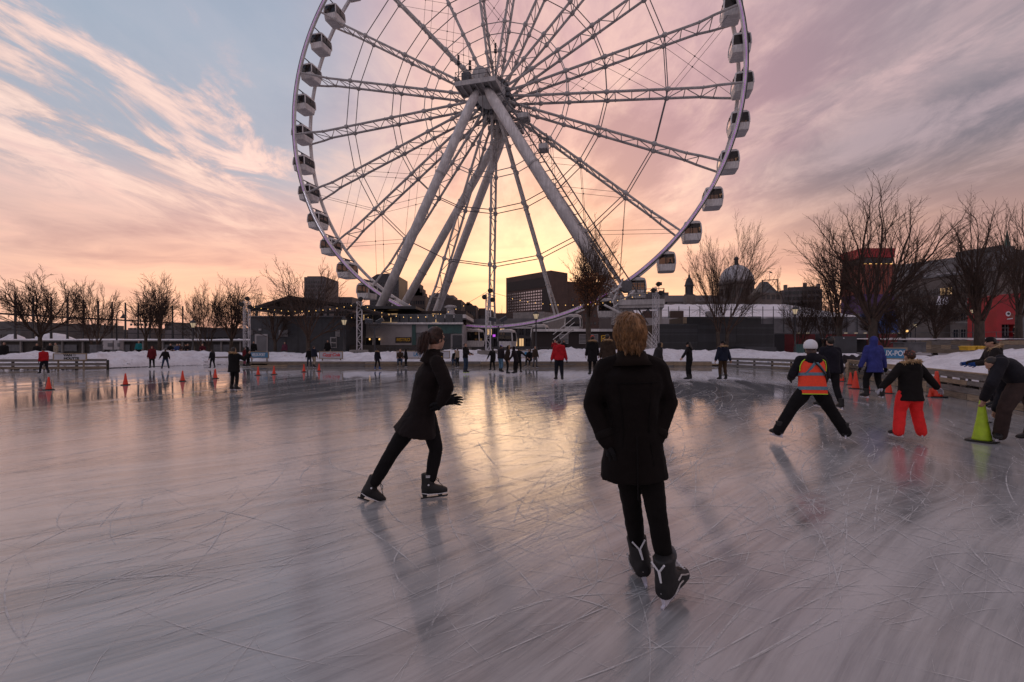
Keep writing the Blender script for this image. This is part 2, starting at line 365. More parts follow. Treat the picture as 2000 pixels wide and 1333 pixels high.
# ------------------------------------------------------------------ mesh helpers
def at(px, py, Y): return V(((px - 1000) / FOC * Y, Y, EYE + (HOR - py) / FOC * Y))
def depth(py): return EYE * FOC / (py - HOR)
Z = V((0, 0, 1))
def frame(dirv):
    w = dirv.normalized()
    a = Z.cross(w)
    if a.length < 1e-4: a = V((1, 0, 0))
    a.normalize()
    return a, w.cross(a), w
class MB:
    def __init__(s): s.v, s.f, s.mi, s.cur = [], [], [], 0
    def add(s, vs, fs):
        k = len(s.v); s.v.extend(vs)
        for f in fs: s.f.append([i + k for i in f]); s.mi.append(s.cur)
        return s
    def box(s, c, sz, rot=None):
        c = V(c); hx, hy, hz = sz[0] / 2, sz[1] / 2, sz[2] / 2
        pts = [V((x, y, z)) for z in (-hz, hz) for y in (-hy, hy) for x in (-hx, hx)]
        if rot is not None:
            R3 = Matrix.Rotation(rot, 3, 'Z') if isinstance(rot, (int, float)) else rot
            pts = [R3 @ p for p in pts]
        return s.add([c + p for p in pts], [(0, 2, 3, 1), (4, 5, 7, 6), (0, 1, 5, 4), (2, 6, 7, 3), (0, 4, 6, 2), (1, 3, 7, 5)])
    def bar(s, p, q, w, h):                # rectangular bar from p to q, h measured as far upwards as the bar allows
        p, q = V(p), V(q); a, b, d = frame(q - p)
        vs = [e + a * (sx * w / 2) + b * (sy * h / 2) for e in (p, q) for sx, sy in ((-1, -1), (1, -1), (1, 1), (-1, 1))]
        return s.add(vs, [(0, 3, 2, 1), (4, 5, 6, 7), (0, 1, 5, 4), (1, 2, 6, 5), (2, 3, 7, 6), (3, 0, 4, 7)])
    def tube(s, p, q, r0, r1=None, n=6, cap=True):
        return s.poly([p, q], [r0, r0 if r1 is None else r1], n, cap)
    def poly(s, path, rr, n=6, cap=True, ax=None):
        path = [V(p) for p in path]; k = len(path); vs = []
        a0 = None
        for i, p in enumerate(path):
            t = path[min(i + 1, k - 1)] - path[max(i - 1, 0)]
            if t.length < 1e-9: t = V((0, 0, 1))
            t.normalize()
            if a0 is None: a0 = frame(t)[0]
            a = a0 - t * a0.dot(t)
            a = a.normalized() if a.length > 1e-4 else frame(t)[0]
            a0 = a; b = t.cross(a)
            r = rr[i]
            for j in range(n):
                th = 2 * math.pi * j / n
                vs.append(p + a * (r * math.cos(th)) + b * (r * math.sin(th)))
        fs = [(i * n + j, i * n + (j + 1) % n, (i + 1) * n + (j + 1) % n, (i + 1) * n + j) for i in range(k - 1) for j in range(n)]
        if cap: fs += [tuple(range(n - 1, -1, -1)), tuple(range((k - 1) * n, k * n))]
        return s.add(vs, fs)
    def caps(s, path, rr, n=10):           # a tube with round ends
        s.poly(path, rr, n)
        for p, r in ((path[0], rr[0]), (path[-1], rr[-1])): s.ell(p, (r, r, r), None, n, max(4, n // 2))
        for p, r in list(zip(path, rr))[1:-1]: s.ell(p, (r * .99,) * 3, None, n, max(4, n // 2))
        return s
    def loft(s, rings, cap=True):
        n = len(rings[0]); vs = [p for r in rings for p in r]; k = len(rings)
        fs = [(i * n + j, i * n + (j + 1) % n, (i + 1) * n + (j + 1) % n, (i + 1) * n + j) for i in range(k - 1) for j in range(n)]
        if cap: fs += [tuple(range(n - 1, -1, -1)), tuple(range((k - 1) * n, k * n))]
        return s.add(vs, fs)
    def ell(s, c, r, rot=None, seg=12, rings=8):
        c = V(c); vs = []; R3 = rot
        for i in range(1, rings):
            ph = math.pi * i / rings
            for j in range(seg):
                th = 2 * math.pi * j / seg
                p = V((r[0] * math.sin(ph) * math.cos(th), r[1] * math.sin(ph) * math.sin(th), r[2] * math.cos(ph)))
                vs.append(c + (R3 @ p if R3 is not None else p))
        tp = V((0, 0, r[2]));
        vs += [c + (R3 @ tp if R3 is not None else tp), c - (R3 @ tp if R3 is not None else tp)]
        T, B = len(vs) - 2, len(vs) - 1; fs = []
        for i in range(rings - 2):
            for j in range(seg):
                a, b2 = i * seg + j, i * seg + (j + 1) % seg
                fs.append((a, a + seg, b2 + seg, b2))
        for j in range(seg):
            fs.append((T, j, (j + 1) % seg)); q = (rings - 2) * seg
            fs.append((B, q + (j + 1) % seg, q + j))
        return s.add(vs, fs)
    def prism(s, pts, off):
        pts = [V(p) for p in pts]; off = V(off); n = len(pts)
        vs = pts + [p + off for p in pts]
        nrm = sum(((pts[i]).cross(pts[(i + 1) % n]) for i in range(n)), V((0, 0, 0)))
        fs = [tuple(range(n)), tuple(range(2 * n - 1, n - 1, -1))] + [(i, i + n, (i + 1) % n + n, (i + 1) % n) for i in range(n)]
        if nrm.dot(off) > 0: fs = [tuple(reversed(f)) for f in fs]
        return s.add(vs, fs)
    def lathe(s, prof, c=(0, 0, 0), n=16, cap=True):
        c = V(c)
        return s.loft([[c + V((r * math.cos(2 * math.pi * j / n), r * math.sin(2 * math.pi * j / n), z)) for j in range(n)] for r, z in prof], cap)
    def mesh(s, name, mats, smooth=False, off=None):
        me = bpy.data.meshes.new(name)
        vs = s.v if off is None else [p - off for p in s.v]
        me.from_pydata([tuple(p) for p in vs], [], s.f)
        for m in (mats if isinstance(mats, (list, tuple)) else [mats]): me.materials.append(m)
        if any(s.mi): me.polygons.foreach_set('material_index', s.mi)
        if smooth: me.polygons.foreach_set('use_smooth', [True] * len(s.f))
        me.update()
        return me
def wloc(o):
    p = V((0, 0, 0))
    while o is not None: p = p + o.location; o = o.parent
    return p
def link(name, me, parent=None):
    o = bpy.data.objects.new(name, me); COL.objects.link(o)
    if parent is not None: o.parent = parent
    return o
def tag(o, label=None, cat=None, group=None, kind=None):
    for k, v in (('label', label), ('category', cat), ('group', group), ('kind', kind)):
        if v: o[k] = v
    return o
def build(mb, name, mats, parent=None, smooth=False, local=False, **t):
    """link a collected mesh; coordinates are the world's unless local"""
    off = None if (local or parent is None) else wloc(parent)
    return tag(link(name, mb.mesh(name, mats, smooth, off), parent), **t)
def thing(name, label, cat, loc=(0, 0, 0), rz=0, group=None):
    o = bpy.data.objects.new(name, None); COL.objects.link(o)
    o.empty_display_size = .2
    o.location = loc; o.rotation_euler = (0, 0, rz)
    return tag(o, label, cat, group)
def shared(name, me, parent, loc=(0, 0, 0), rot=(0, 0, 0), scale=(1, 1, 1)):
    o = link(name, me, parent); o.location = loc; o.rotation_euler = rot; o.scale = scale
    return o
def copy_tree(src, loc, rz=0, label=None):
    kids = [c for c in bpy.data.objects if c.parent == src]
    o = src.copy(); COL.objects.link(o); o.location = loc; o.rotation_euler = (0, 0, rz)
    if label: o['label'] = label
    for c in kids:
        q = c.copy(); COL.objects.link(q); q.parent = o
        for c2 in [k for k in bpy.data.objects if k.parent == c]:
            q2 = c2.copy(); COL.objects.link(q2); q2.parent = q
    return o
def text(body, size, loc, m, parent, rot=(rad(90), 0, 0), shear=0, align='CENTER', sx=1.0, bold=0.0, name='lettering', font=None):
    cu = bpy.data.curves.new(name, 'FONT'); cu.body = body; cu.size = size; cu.shear = shear
    cu.align_x = align; cu.align_y = 'CENTER'; cu.extrude = .004; cu.offset = bold
    cu.materials.append(m)
    o = link(name, cu, parent); o.location = V(loc) - wloc(parent); o.rotation_euler = rot; o.scale = (sx, 1, 1)
    TEXTS.append(o)
    return o
TEX = {}
def clouds_tex(size):
    if size not in TEX:
        t = bpy.data.textures.new('folds', 'CLOUDS'); t.noise_scale = size; t.noise_depth = 2; TEX[size] = t
    return TEX[size]
PENDING = []
TEXTS = []
def skin_over(mb, name, m, parent, vox, smooth=4, fold=0.0, fsize=.07, **t):
    """merge overlapping closed shapes into one continuous surface (applied in one go at the end)"""
    o = build(mb, name, m, parent, True, True, **t)
    r = o.modifiers.new('r', 'REMESH'); r.mode = 'VOXEL'; r.voxel_size = vox; r.use_smooth_shade = True
    if smooth:
        q = o.modifiers.new('s', 'SMOOTH'); q.factor = .5; q.iterations = smooth
    if fold:
        dsp = o.modifiers.new('d', 'DISPLACE'); dsp.texture = clouds_tex(fsize); dsp.texture_coords = 'LOCAL'; dsp.strength = fold; dsp.mid_level = .5
    PENDING.append(o)
    return o
def finish():
    bpy.context.view_layer.update()
    dg = bpy.context.evaluated_depsgraph_get()
    res = [(o, bpy.data.meshes.new_from_object(o.evaluated_get(dg))) for o in PENDING]
    for o, me in res:
        o.modifiers.clear(); me.name = o.name; o.data = me
    for o in TEXTS:                          # lettering becomes plain mesh
        me = bpy.data.meshes.new_from_object(o.evaluated_get(dg)); me.name = 'lettering'
        nm, par, mw, lc, rt, sc_ = o.name, o.parent, None, o.location.copy(), o.rotation_euler.copy(), o.scale.copy()
        bpy.data.objects.remove(o)
        q = link('lettering', me, par); q.location = lc; q.rotation_euler = rt; q.scale = sc_
# ------------------------------------------------------------------ the setting: ground, ice, snow
mb = MB(); mb.add([V((-3000, -600, -.04)), V((3000, -600, -.04)), V((3000, 5000, -.04)), V((-3000, 5000, -.04))], [(0, 1, 2, 3)])
build(mb, 'ground', M['ground'], kind='structure')
ICE = [(-70, -40), (9, -40), (9.2, 2.5), (10.1, 5.1), (12.4, 11), (15.7, 19.8), (18.9, 26.2), (15, 32.6), (-19, 32.6), (-22, 36.6), (-25, 33), (-27, 29.2), (-46, 26), (-70, 22)]
mb = MB(); mb.add([V((x, y, 0)) for x, y in ICE], [tuple(range(len(ICE)))])
build(mb, 'ice_rink', M['ice'], kind='structure')
mb = MB(); mb.prism([V((-400, 40, -.03)), V((400, 40, -.03)), V((400, 900, -.03)), V((-400, 900, -.03))], (0, 0, .45))
build(mb, 'promenade', M['ground'], kind='structure')

def fbm(x, y, s=1.0):
    return noise.fractal(V((x * s, y * s, 3.3)), 1.0, 2.0, 4)
def snow_bank(path, step=.20, m=36, seed=0):
    """path of (x, y, height, width, foot height); the bank rises to the left of the path"""
    mb = MB(); rows = []
    pts = []
    for a, b in zip(path[:-1], path[1:]):
        ln = math.hypot(b[0] - a[0], b[1] - a[1]); k = max(1, int(ln / step))
        for i in range(k): pts.append([a[q] + (b[q] - a[q]) * i / k for q in range(5)])
    pts.append(list(path[-1]))
    n = len(pts)
    for i, (x, y, h, w, z0) in enumerate(pts):
        a = pts[max(0, i - 6)]; b = pts[min(n - 1, i + 6)]
        tx, ty = b[0] - a[0], b[1] - a[1]; L = math.hypot(tx, ty); nx, ny = -ty / L, tx / L
        row = []
        for j in range(m + 1):
            t = j / m; X, Y = x + nx * w * t, y + ny * w * t
            prof = min(1, (t / .34)) ** .62 if t < .8 else 1 - ((t - .8) / .2) ** 2 * .9
            lump = .24 * fbm(X + seed, Y, .38) + .17 * abs(fbm(X, Y + 9 + seed, 1.1)) + .11 * fbm(X, Y, 2.6) + .05 * fbm(X + 3, Y, 6.3)
            zz = z0 + (h - z0) * prof + lump * min(1, t * 5) * min(1.0, h)
            row.append(V((X, Y, max(zz, -.02))))
        rows.append(row)
    vs = [p for r in rows for p in r]; q = m + 1
    mb.add(vs, [(i * q + j, (i + 1) * q + j, (i + 1) * q + j + 1, i * q + j + 1) for i in range(n - 1) for j in range(m)])
    return mb
BANK = [(-70, 22.6, .6, 6, .1), (-47, 26.4, .60, 6, .1), (-36, 28.0, .62, 6, .1), (-32.5, 28.4, .95, 5, .1), (-29.5, 28.8, .55, 4, .1), (-27, 29.6, .92, 4, .05), (-25, 33.3, .95, 4.5, .02), (-22, 36.9, .80, 5, .02), (-18.8, 33.0, .72, 6, .2), (-12, 32.95, .86, 6, .22), (0, 32.95, 1.0, 6, .24), (11, 32.95, 1.0, 6, .24), (14.6, 32.95, .95, 6, .2), (18.8, 27.0, .86, 7, .1)]
build(snow_bank(BANK), 'snow_bank', M['snow'], smooth=True, kind='structure')
build(snow_bank([(17.6, 23.4, 1.05, 9, .45), (15.9, 19.6, 1.2, 9, .45), (12.7, 11.0, 1.0, 8, .5), (10.4, 5.0, .9, 7, .5)], seed=40), 'snow_bank', M['snow'], smooth=True, kind='structure')

# frozen chunks thrown against the foot of the banks
rc = random.Random(77); q = MB()
def chunk(x, y, z, r):
    q.ell((x, y, z), (r * rc.uniform(.7, 1.3), r * rc.uniform(.7, 1.3), r * rc.uniform(.5, .9)), Matrix.Rotation(rc.uniform(0, 3), 3, 'Z') @ Matrix.Rotation(rc.uniform(-.6, .6), 3, 'X'), 6, 4)
for i in range(520):
    a, b = rc.choice(list(zip(BANK[2:-1], BANK[3:]))); t = rc.random(); x = a[0] + (b[0] - a[0]) * t; y = a[1] + (b[1] - a[1]) * t; o = rc.random() ** 1.5 * 3.0; L = math.hypot(b[0] - a[0], b[1] - a[1]); nx, ny = -(b[1] - a[1]) / L, (b[0] - a[0]) / L
    chunk(x + nx * (o + .15), y + ny * (o + .15), .22 + .62 * min(1, (o / 2.0)) ** .62 * a[2], rc.uniform(.04, .15))
for i in range(160):
    x = rc.uniform(-32, -21); y = 36.2 + (x + 22) * .75 - rc.random() ** 2 * 2.2 if x > -27 else 29.0 + (x + 27) * .2 - rc.random() ** 2 * 1.4; chunk(x, y, .02, rc.uniform(.03, .10))
build(q, 'snow_chunks', M['snow'], smooth=True, kind='stuff')
# skate cuts: long curved grooves full of ice dust
rc = random.Random(31); q = MB()
def cut(x, y, ang, L, cv, w):
    n = max(5, int(L / .16)); px = []; a = ang
    for i in range(n + 1): px.append((x, y, a)); x += math.cos(a) * L / n; y += math.sin(a) * L / n; a += cv * L / n
    vs = []
    zz = .0025 + rc.random() * .0015
    for i, (X, Y, a) in enumerate(px):
        ww = w * min(1, 3.2 * min(i, n - i) / n + .08); vs += [V((X - math.sin(a) * ww, Y + math.cos(a) * ww, zz)), V((X + math.sin(a) * ww, Y - math.cos(a) * ww, zz))]
    q.add(vs, [(2 * i, 2 * i + 1, 2 * i + 3, 2 * i + 2) for i in range(n)])
for i in range(2000):
    r_ = rc.random()
    if r_ < .42:   # laps, following the strokes of the ice
        x, y = rc.uniform(-12, 6), 2.0 + rc.random() ** 1.5 * 20; ang = rad(36 + min(36, abs(x) * 3) + rc.gauss(0, 9)); L = rc.uniform(1.0, 5.0); cv = rc.gauss(.05, .06)
    elif r_ < .80: # tangled turns on the right
        x, y = rc.gauss(3.2, 2.4), 2.6 + rc.random() ** 1.2 * 13; ang = rc.choice((rad(70 + rc.gauss(0, 18)), rad(130 + rc.gauss(0, 25)), rc.uniform(0, 3.14))); L = rc.uniform(.5, 2.6); cv = rc.gauss(0, .45)
    else:
        x, y = rc.uniform(-4, 5), 1.8 + rc.random() ** 1.4 * 9; ang = rc.uniform(0, 3.14); L = rc.uniform(.4, 2.2); cv = rc.gauss(0, .5)
    if x < 9.0 + (y - 2.5) * .38 - .8: cut(x, y, ang, L, cv, rc.choice((.0014, .0022, .0032, .0048)) * (.75 + y * .12))
build(q, 'skate_cuts', M['cut'], kind='stuff')

# low timber edge along the far side of the ice
edge = thing('timber_edging', 'low weathered timber edging along the far side of the ice', 'edging', (0, 32.6, 0))
pl = {}
rng = random.Random(4)
for mname in ('wood', 'wood2', 'wood3'):
    q = MB(); q.box((0, 0, 0), (2.74, .12, .092)); pl[mname] = q.mesh('plank', M[mname])
for row in range(3):
    x = -18.8 + (1.3 if row == 1 else 0)
    while x < 14.2:
        shared('plank', pl[rng.choice(('wood', 'wood2', 'wood', 'wood3'))], edge, (x + 1.37, rng.uniform(-.025, .025), .052 + row * .10), (0, 0, rng.uniform(-.003, .003)))
        x += 2.76
cap = MB(); cap.box((0, 0, 0), (2.74, .42, .045)); capm = cap.mesh('plank', M['wood3'])
x = -18.8
while x < 14.2:
    shared('plank', capm, edge, (x + 1.37, .17 + rng.uniform(-.01, .01), .327), (0, rng.uniform(-.004, .004), 0)); x += 2.76
edge2 = thing('timber_edging', 'short timber edging at the left corner of the ice behind the red cones', 'edging', (-20.5, 34.8, 0))
for row in range(2):
    q = MB(); a, b = V((-22.2, 36.8, .1 + row * .13)), V((-18.9, 32.8, .1 + row * .13)); q.bar(a, b, .1, .12); build(q, 'plank', M['wood'], edge2)

def rail_fence(label, pts, h, rails, posts, mrail='wood3', mpost='darkwood', pw=.1, rw=.16, name='wooden_fence', cat='fence', slab=.05):
    r = thing(name, label, cat, (pts[0][0], pts[0][1], 0))
    for a, b in zip(pts[:-1], pts[1:]):
        a, b = V((*a, 0)), V((*b, 0)); L = (b - a).length; k = max(1, round(L / posts))
        d = (b - a) / k; nrm = V((-(b - a).y, (b - a).x, 0)).normalized()
        for i in range(k + 1):
            q = MB(); c = a + d * i; q.box((c.x, c.y, h / 2 - .02), (pw, pw, h + .02), math.atan2(d.y, d.x)); build(q, 'post', M[mpost], r)
        j = 0
        seg = max(1, round(L / 3.2))
        for zz in rails:
            for i in range(seg):
                q = MB(); s = (b - a) / seg
                p0 = a + s * i + s.normalized() * .006 - nrm * (pw / 2 + slab / 2 + .003); p1 = a + s * (i + 1) - s.normalized() * .006 - nrm * (pw / 2 + slab / 2 + .003)
                q.bar(p0 + Z * zz, p1 + Z * zz, slab, rw); build(q, 'rail', M[rng.choice((mrail, mrail, 'wood'))], r)
    return r
rail_fence('low timber rail fence under the white banner beside the ice', [(-46, 25.9), (-36, 27.4), (-25.4, 28.6)], .62, (.14, .36, .60), 1.7)
rail_fence('low open rail fence in the snow at the left corner of the ice', [(-26.4, 33.6), (-22.6, 37.2)], .55, (.28, .52), 1.0)
rail_fence('slatted timber fence at the far right corner of the ice', [(14.9, 32.3), (18.6, 26.3)], .62, (.10, .34, .58), 1.25, 'wood3')
# solid board fence on the right
bf = thing('board_fence', 'solid timber board fence with block gaps along the right side of the ice', 'fence', (12.4, 11, 0))
FP = [V((9.3, 2.9, 0)), V((10.15, 5.1, 0)), V((12.4, 11.0, 0)), V((15.7, 19.8, 0)), V((17.4, 23.6, 0))]
for a, b in zip(FP[:-1], FP[1:]):
    L = (b - a).length; k = max(1, round(L / 2.1)); d = (b - a) / k; u = d.normalized(); nr = V((u.y, -u.x, 0))
    for i in range(k):
        p0, p1 = a + d * i + u * .006, a + d * (i + 1) - u * .006
        for zz, hh, off in ((.10, .175, 0), (.275, .165, .006), (.50, .13, 0), (.70, .16, .004)):
            q = MB(); jit = rng.uniform(-.008, .008)
            q.bar(p0 + Z * (zz + jit) + nr * (off + jit), p1 + Z * (zz + rng.uniform(-.006, .006)) + nr * off, .05, hh); build(q, 'plank', M[rng.choice(('wood2', 'wood2', 'wood', 'wood3'))], bf)
        q = MB(); q.bar(p0 + Z * .80 - nr * -.05, p1 + Z * .80 - nr * -.05, .16, .035); build(q, 'plank', M['wood2'], bf)
        for t in (.2, .5, .8):
            q = MB(); c = p0.lerp(p1, t) + nr * .09; q.box((c.x, c.y, .38), (.10, .09, .72), math.atan2(u.y, u.x)); build(q, 'post', M['wood3'], bf)
    for i in range(k + 1):
        q = MB(); c = a + d * i + nr * .04; q.box((c.x, c.y, .40), (.02, .07, .8), math.atan2(u.y, u.x)); build(q, 'post', M['darkwood'], bf)
# open gate of pale boards near the cones
gt = thing('wooden_gate', 'pale timber gate standing ajar behind the row of red cones', 'gate', (16.6, 21.8, 0))
for zz in (.16, .40, .64):
    q = MB(); q.bar(V((17.2, 23.3, zz)), V((15.1, 20.6, zz)), .05, .13); build(q, 'plank', M['wood2'], gt)
for t in (0, .5, 1):
    q = MB(); c = V((17.2, 23.3, 0)).lerp(V((15.1, 20.6, 0)), t); q.box((c.x + .05, c.y - .03, .37), (.09, .07, .74), .9); build(q, 'post', M['wood2'], gt)

# ------------------------------------------------------------------ buildings
def footprint(pts, z0, z1, mb=None):
    mb = mb or MB()
    return mb.prism([V((x, y, z0)) for x, y in pts], (0, 0, z1 - z0))
def facade(a, b):                          # unit vectors of a wall from a to b, outward normal to the right of a>b
    a, b = V((*a, 0)), V((*b, 0)); u = (b - a).normalized()
    return a, u, V((u.y, -u.x, 0)), (b - a).length
def windows(parent, a, b, z0, rows, cols, w, h, dz, mname='glass', s0=None, s1=None, frame_m=None, proud=.04, lit_some=0, name='window'):
    A, u, nr, L = facade(a, b); s0 = L * .06 if s0 is None else s0; s1 = L * .94 if s1 is None else s1
    ang = math.atan2(u.y, u.x)
    q = MB(); q.box((0, 0, 0), (w, .10, h)); me = q.mesh(name, M[mname])
    q = MB(); q.box((0, 0, 0), (w, .10, h)); ml = q.mesh(name, M['winlit'])
    fm = None
    if frame_m:
        q = MB(); t = w * .09
        q.box((0, -.04, h / 2 + t / 2), (w + 2 * t, .14, t)); q.box((0, -.06, -h / 2 - t / 2), (w + 2.6 * t, .2, t)); q.box((-w / 2 - t / 2, -.04, 0), (t, .14, h)); q.box((w / 2 + t / 2, -.04, 0), (t, .14, h)); q.box((0, -.06, 0), (t * .7, .04, h))
        fm = q.mesh('frame', M[frame_m])
    for r in range(rows):
        for c in range(cols):
            s = s0 + (s1 - s0) * ((c + .5) / cols)
            p = A + u * s + nr * proud + Z * (z0 + r * dz + h / 2)
            wn = shared(name, ml if rng.random() < lit_some else me, parent, p - wloc(parent), (0, 0, ang))
            if fm: shared('frame', fm, wn)
def building(label, pts, z1, m, cat='building', name='city_building', z0=0.0, group=None):
    cx = sum(p[0] for p in pts) / len(pts); cy = sum(p[1] for p in pts) / len(pts)
    r = thing(name, label, cat, (cx, cy, z0), 0, group)
    build(footprint(pts, z0, z1), 'wall', M[m], r)
    return r
def rectpx(p0, p1, Y0, Y1, dep):            # four corners, front edge from column p0 at Y0 to p1 at Y1
    a = V(((p0 - 1000) / FOC * Y0, Y0, 0)); b = V(((p1 - 1000) / FOC * Y1, Y1, 0)); u = (b - a).normalized(); n = V((-u.y, u.x, 0))
    return [(a.x, a.y), (b.x, b.y), (b.x + n.x * dep, b.y + n.y * dep), (a.x + n.x * dep, a.y + n.y * dep)]
def zat(py, Y): return EYE + (HOR - py) / FOC * Y

# -- far shore on the left, then the quay
mb = MB(); n = 160; top = []; 
for i in range(n + 1):
    X = -900 + 1500 * i / n; top.append((X, 640, 16 + 7 * fbm(X, 0, .012) + 4 * fbm(X, 5, .06)))
mb.add([V((x, y, -.02)) for x, y, z in top] + [V((x, y + 10, z)) for x, y, z in top] + [V((x, y + 160, z * .7)) for x, y, z in top], [(i, i + 1, n + 2 + i, n + 1 + i) for i in range(n)] + [(n + 1 + i, n + 2 + i, 2 * n + 3 + i, 2 * n + 2 + i) for i in range(n)])
build(mb, 'far_shore', M['citydark'], kind='structure')
b = building('long pale shed roof far behind the leftmost trees', rectpx(-60, 40, 150, 150, 40), zat(628, 150), 'roofmetal', 'shed')
windows(b, *rectpx(-60, 40, 150, 150, 40)[:2], 3.2, 1, 9, 1.2, 1.4, 3)
qw = thing('quay_wall', 'long dark quay shed with a snow covered roof behind the left trees', 'quay shed', (-45, 54, .4))
qp = [(-75, 53), (-26.8, 58), (-26.8, 64), (-75, 60)]
build(footprint(qp, .4, 1.9), 'wall', M['darkwood'], qw)
build(footprint([(-75.4, 52.6), (-26.4, 57.6), (-26.4, 64.5), (-75.4, 60.5)], 1.9, 2.02), 'roof', M['conc'], qw)
mb = MB(); gx = 60
rows = [[V((-75.3 + 48.8 * i / gx, 52.7 + 5 * i / gx + t * 7.0, 2.02 + (.02 if t in (0, 1) else .16 + .10 * fbm(i * .7, t * 4, .8)))) for i in range(gx + 1)] for t in (0, .12, .5, .9, 1)]
mb.add([p for r in rows for p in r], [(j * (gx + 1) + i, j * (gx + 1) + i + 1, (j + 1) * (gx + 1) + i + 1, (j + 1) * (gx + 1) + i) for j in range(4) for i in range(gx)])
build(mb, 'roof_snow', M['snow'], qw, True)
for i in range(22):
    q = MB(); t = i / 21; q.box((-74.5 + 47.2 * t, 52.85 + 4.95 * t, 1.15), (.18, .2, 1.48)); build(q, 'post', M['conc'], qw)
for i in range(8):
    q = MB(); t = (i + .5) / 8; q.box((-74.5 + 47.2 * t, 52.93 + 4.95 * t, 1.1), (2.2, .1, .8), .103); build(q, 'panel', M['gunmetal'], qw)
# poles with a beam
pf = thing('pole_fence', 'row of tall dark poles tied by a beam beyond the left trees', 'pole row', (-62, 58, .4))
PX = [30, 65, 100, 132, 163, 192, 219, 245, 270, 293, 315, 337, 357]
for i in range(-4, 13):
    px = PX[i] if i >= 0 else 30 + i * 36; Y = 60 + 20 * (px - 30) / 327
    q = MB(); X = (px - 1000) / FOC * Y; q.tube((X, Y, .3), (X, Y, 8.2), .17, .12, 6); build(q, 'pole', M['darksteel'], pf)
q = MB(); q.bar(at(-120, 604, 51), at(30, 615, 60), .2, .22); build(q, 'beam', M['darksteel'], pf)
q = MB(); q.bar(at(30, 615, 60), at(385, 633.5, 82), .2, .22); build(q, 'beam', M['darksteel'], pf)
q = MB(); q.bar(at(-120, 641, 51), at(30, 645, 60), .1, .12); q.bar(at(30, 645, 60), at(385, 655, 82), .1, .12); build(q, 'lower_rail', M['darksteel'], pf)
def heap(label, px, Y, w, h, seed):
    c = V(((px - 1000) / FOC * Y, Y, .3)); mb = MB(); k = 18; n = 9; vs = [c + Z * h]; fs = []
    for i in range(1, n + 1):
        t = i / n
        for j in range(k):
            th = 2 * math.pi * j / k; r = w * t * (1 + .16 * fbm(math.cos(th) * 2 + seed, math.sin(th) * 2 + t * 2, .9))
            vs.append(c + V((r * math.cos(th), r * .7 * math.sin(th), h * (.5 + .5 * math.cos(math.pi * min(1, t))) + .20 * h * fbm(r * math.cos(th), r * math.sin(th) + seed, .5) * (1 - t))))
    for j in range(k): fs.append((0, 1 + j, 1 + (j + 1) % k))
    for i in range(n - 1):
        for j in range(k): a = 1 + i * k + j; b2 = 1 + i * k + (j + 1) % k; fs.append((a, a + k, b2 + k, b2))
    mb.add(vs, fs); tag(build(mb, 'snow_heap', M['snow'], smooth=True), label, 'snow heap', 'snow heaps on the quay')
heap('ploughed snow heap on the quay left of the leftmost tree', 24, 78, 5, 2.9, 1)
heap('wide snow heap on the quay right of the leftmost tree', 105, 80, 8, 3.2, 7)
heap('small snow heap on the quay beside the tall white truss mast', 466, 78, 3.2, 2.2, 15)
b = building('low dark building on the quay right of the small snow heap', rectpx(392, 488, 84, 90, 8), 4.6, 'citydark'); windows(b, *rectpx(392, 488, 84, 90, 8)[:2], 1.6, 1, 7, .8, 1.2, 2)
for i, (p0, p1, ty) in enumerate(((175, 235, 652), (250, 292, 649), (322, 336, 640), (340, 372, 646), (120, 160, 650))):
    b = building(['flat far building between the second tree and the curved street lamp', 'flat far building behind the pole row in the middle of the left trees', 'square far block on the shore left of the fourth tree', 'low far block with a level roof behind the fourth tree', 'low far block seen between the first two trees'][i], rectpx(p0, p1, 420, 420, 30), zat(ty - 8, 420), 'citygrey', group='far blocks on the left shore')
    windows(b, *rectpx(p0, p1, 420, 420, 30)[:2], 14, 2, 5, 2, 2, 4)

# -- dark pavilion with a roof terrace
PY = 44.0
pp = rectpx(488, 676, PY, PY, 9); xl, xr = pp[0][0], pp[1][0]; zt = zat(620, PY)
pv = thing('pavilion', 'dark grey pavilion with a canopied roof terrace left of the wheel', 'pavilion', ((xl + xr) / 2, PY, .4))
build(footprint(pp, .4, zt), 'wall', M['charcoal'], pv)
for i in range(1, 8):
    q = MB(); q.box((xl + (xr - xl) * i / 8, PY - .004, (zt + .4) / 2), (.04, .02, zt - .5)); build(q, 'seam', M['slate'], pv)
q = MB(); q.box(((xl + xr) / 2, PY - .05, zt + .06), (xr - xl + .1, .22, .12)); build(q, 'parapet', M['gunmetal'], pv)
def front(parent, p0, p1, y0, y1, Y, m, name, d=.08, proud=.03):
    a, b = at(p0, y0, Y - proud), at(p1, y1, Y - proud); q = MB()
    q.box(((a.x + b.x) / 2, Y - proud, (a.z + b.z) / 2), (b.x - a.x, d, abs(a.z - b.z))); return build(q, name, M[m], parent)
front(pv, 498, 523, 653, 690, PY, 'pale', 'door')
front(pv, 501, 520, 656, 690, PY - .06, 'grey', 'door_leaf', .05)
for p0, p1, y0, y1 in ((545, 562, 645, 658), (655.5, 663.5, 644, 658), (487.5, 493, 646, 654)):
    f = front(pv, p0, p1, y0, y1, PY, 'pale', 'vent')
    for i in range(5):
        yy = y0 + (y1 - y0) * (i + .7) / 5.6; front(pv, p0 + .8, p1 - .8, yy, yy + .9, PY - .06, 'gunmetal', 'louvre', .02)
f = front(pv, 645, 657.5, 659, 680, PY, 'pale', 'window')
for y0 in (661, 671): front(pv, 647, 656, y0, y0 + 7.5, PY - .07, 'glass', 'pane', .03)
front(pv, 506, 511, 642.5, 646, PY, 'pale', 'wall_lamp', .2)
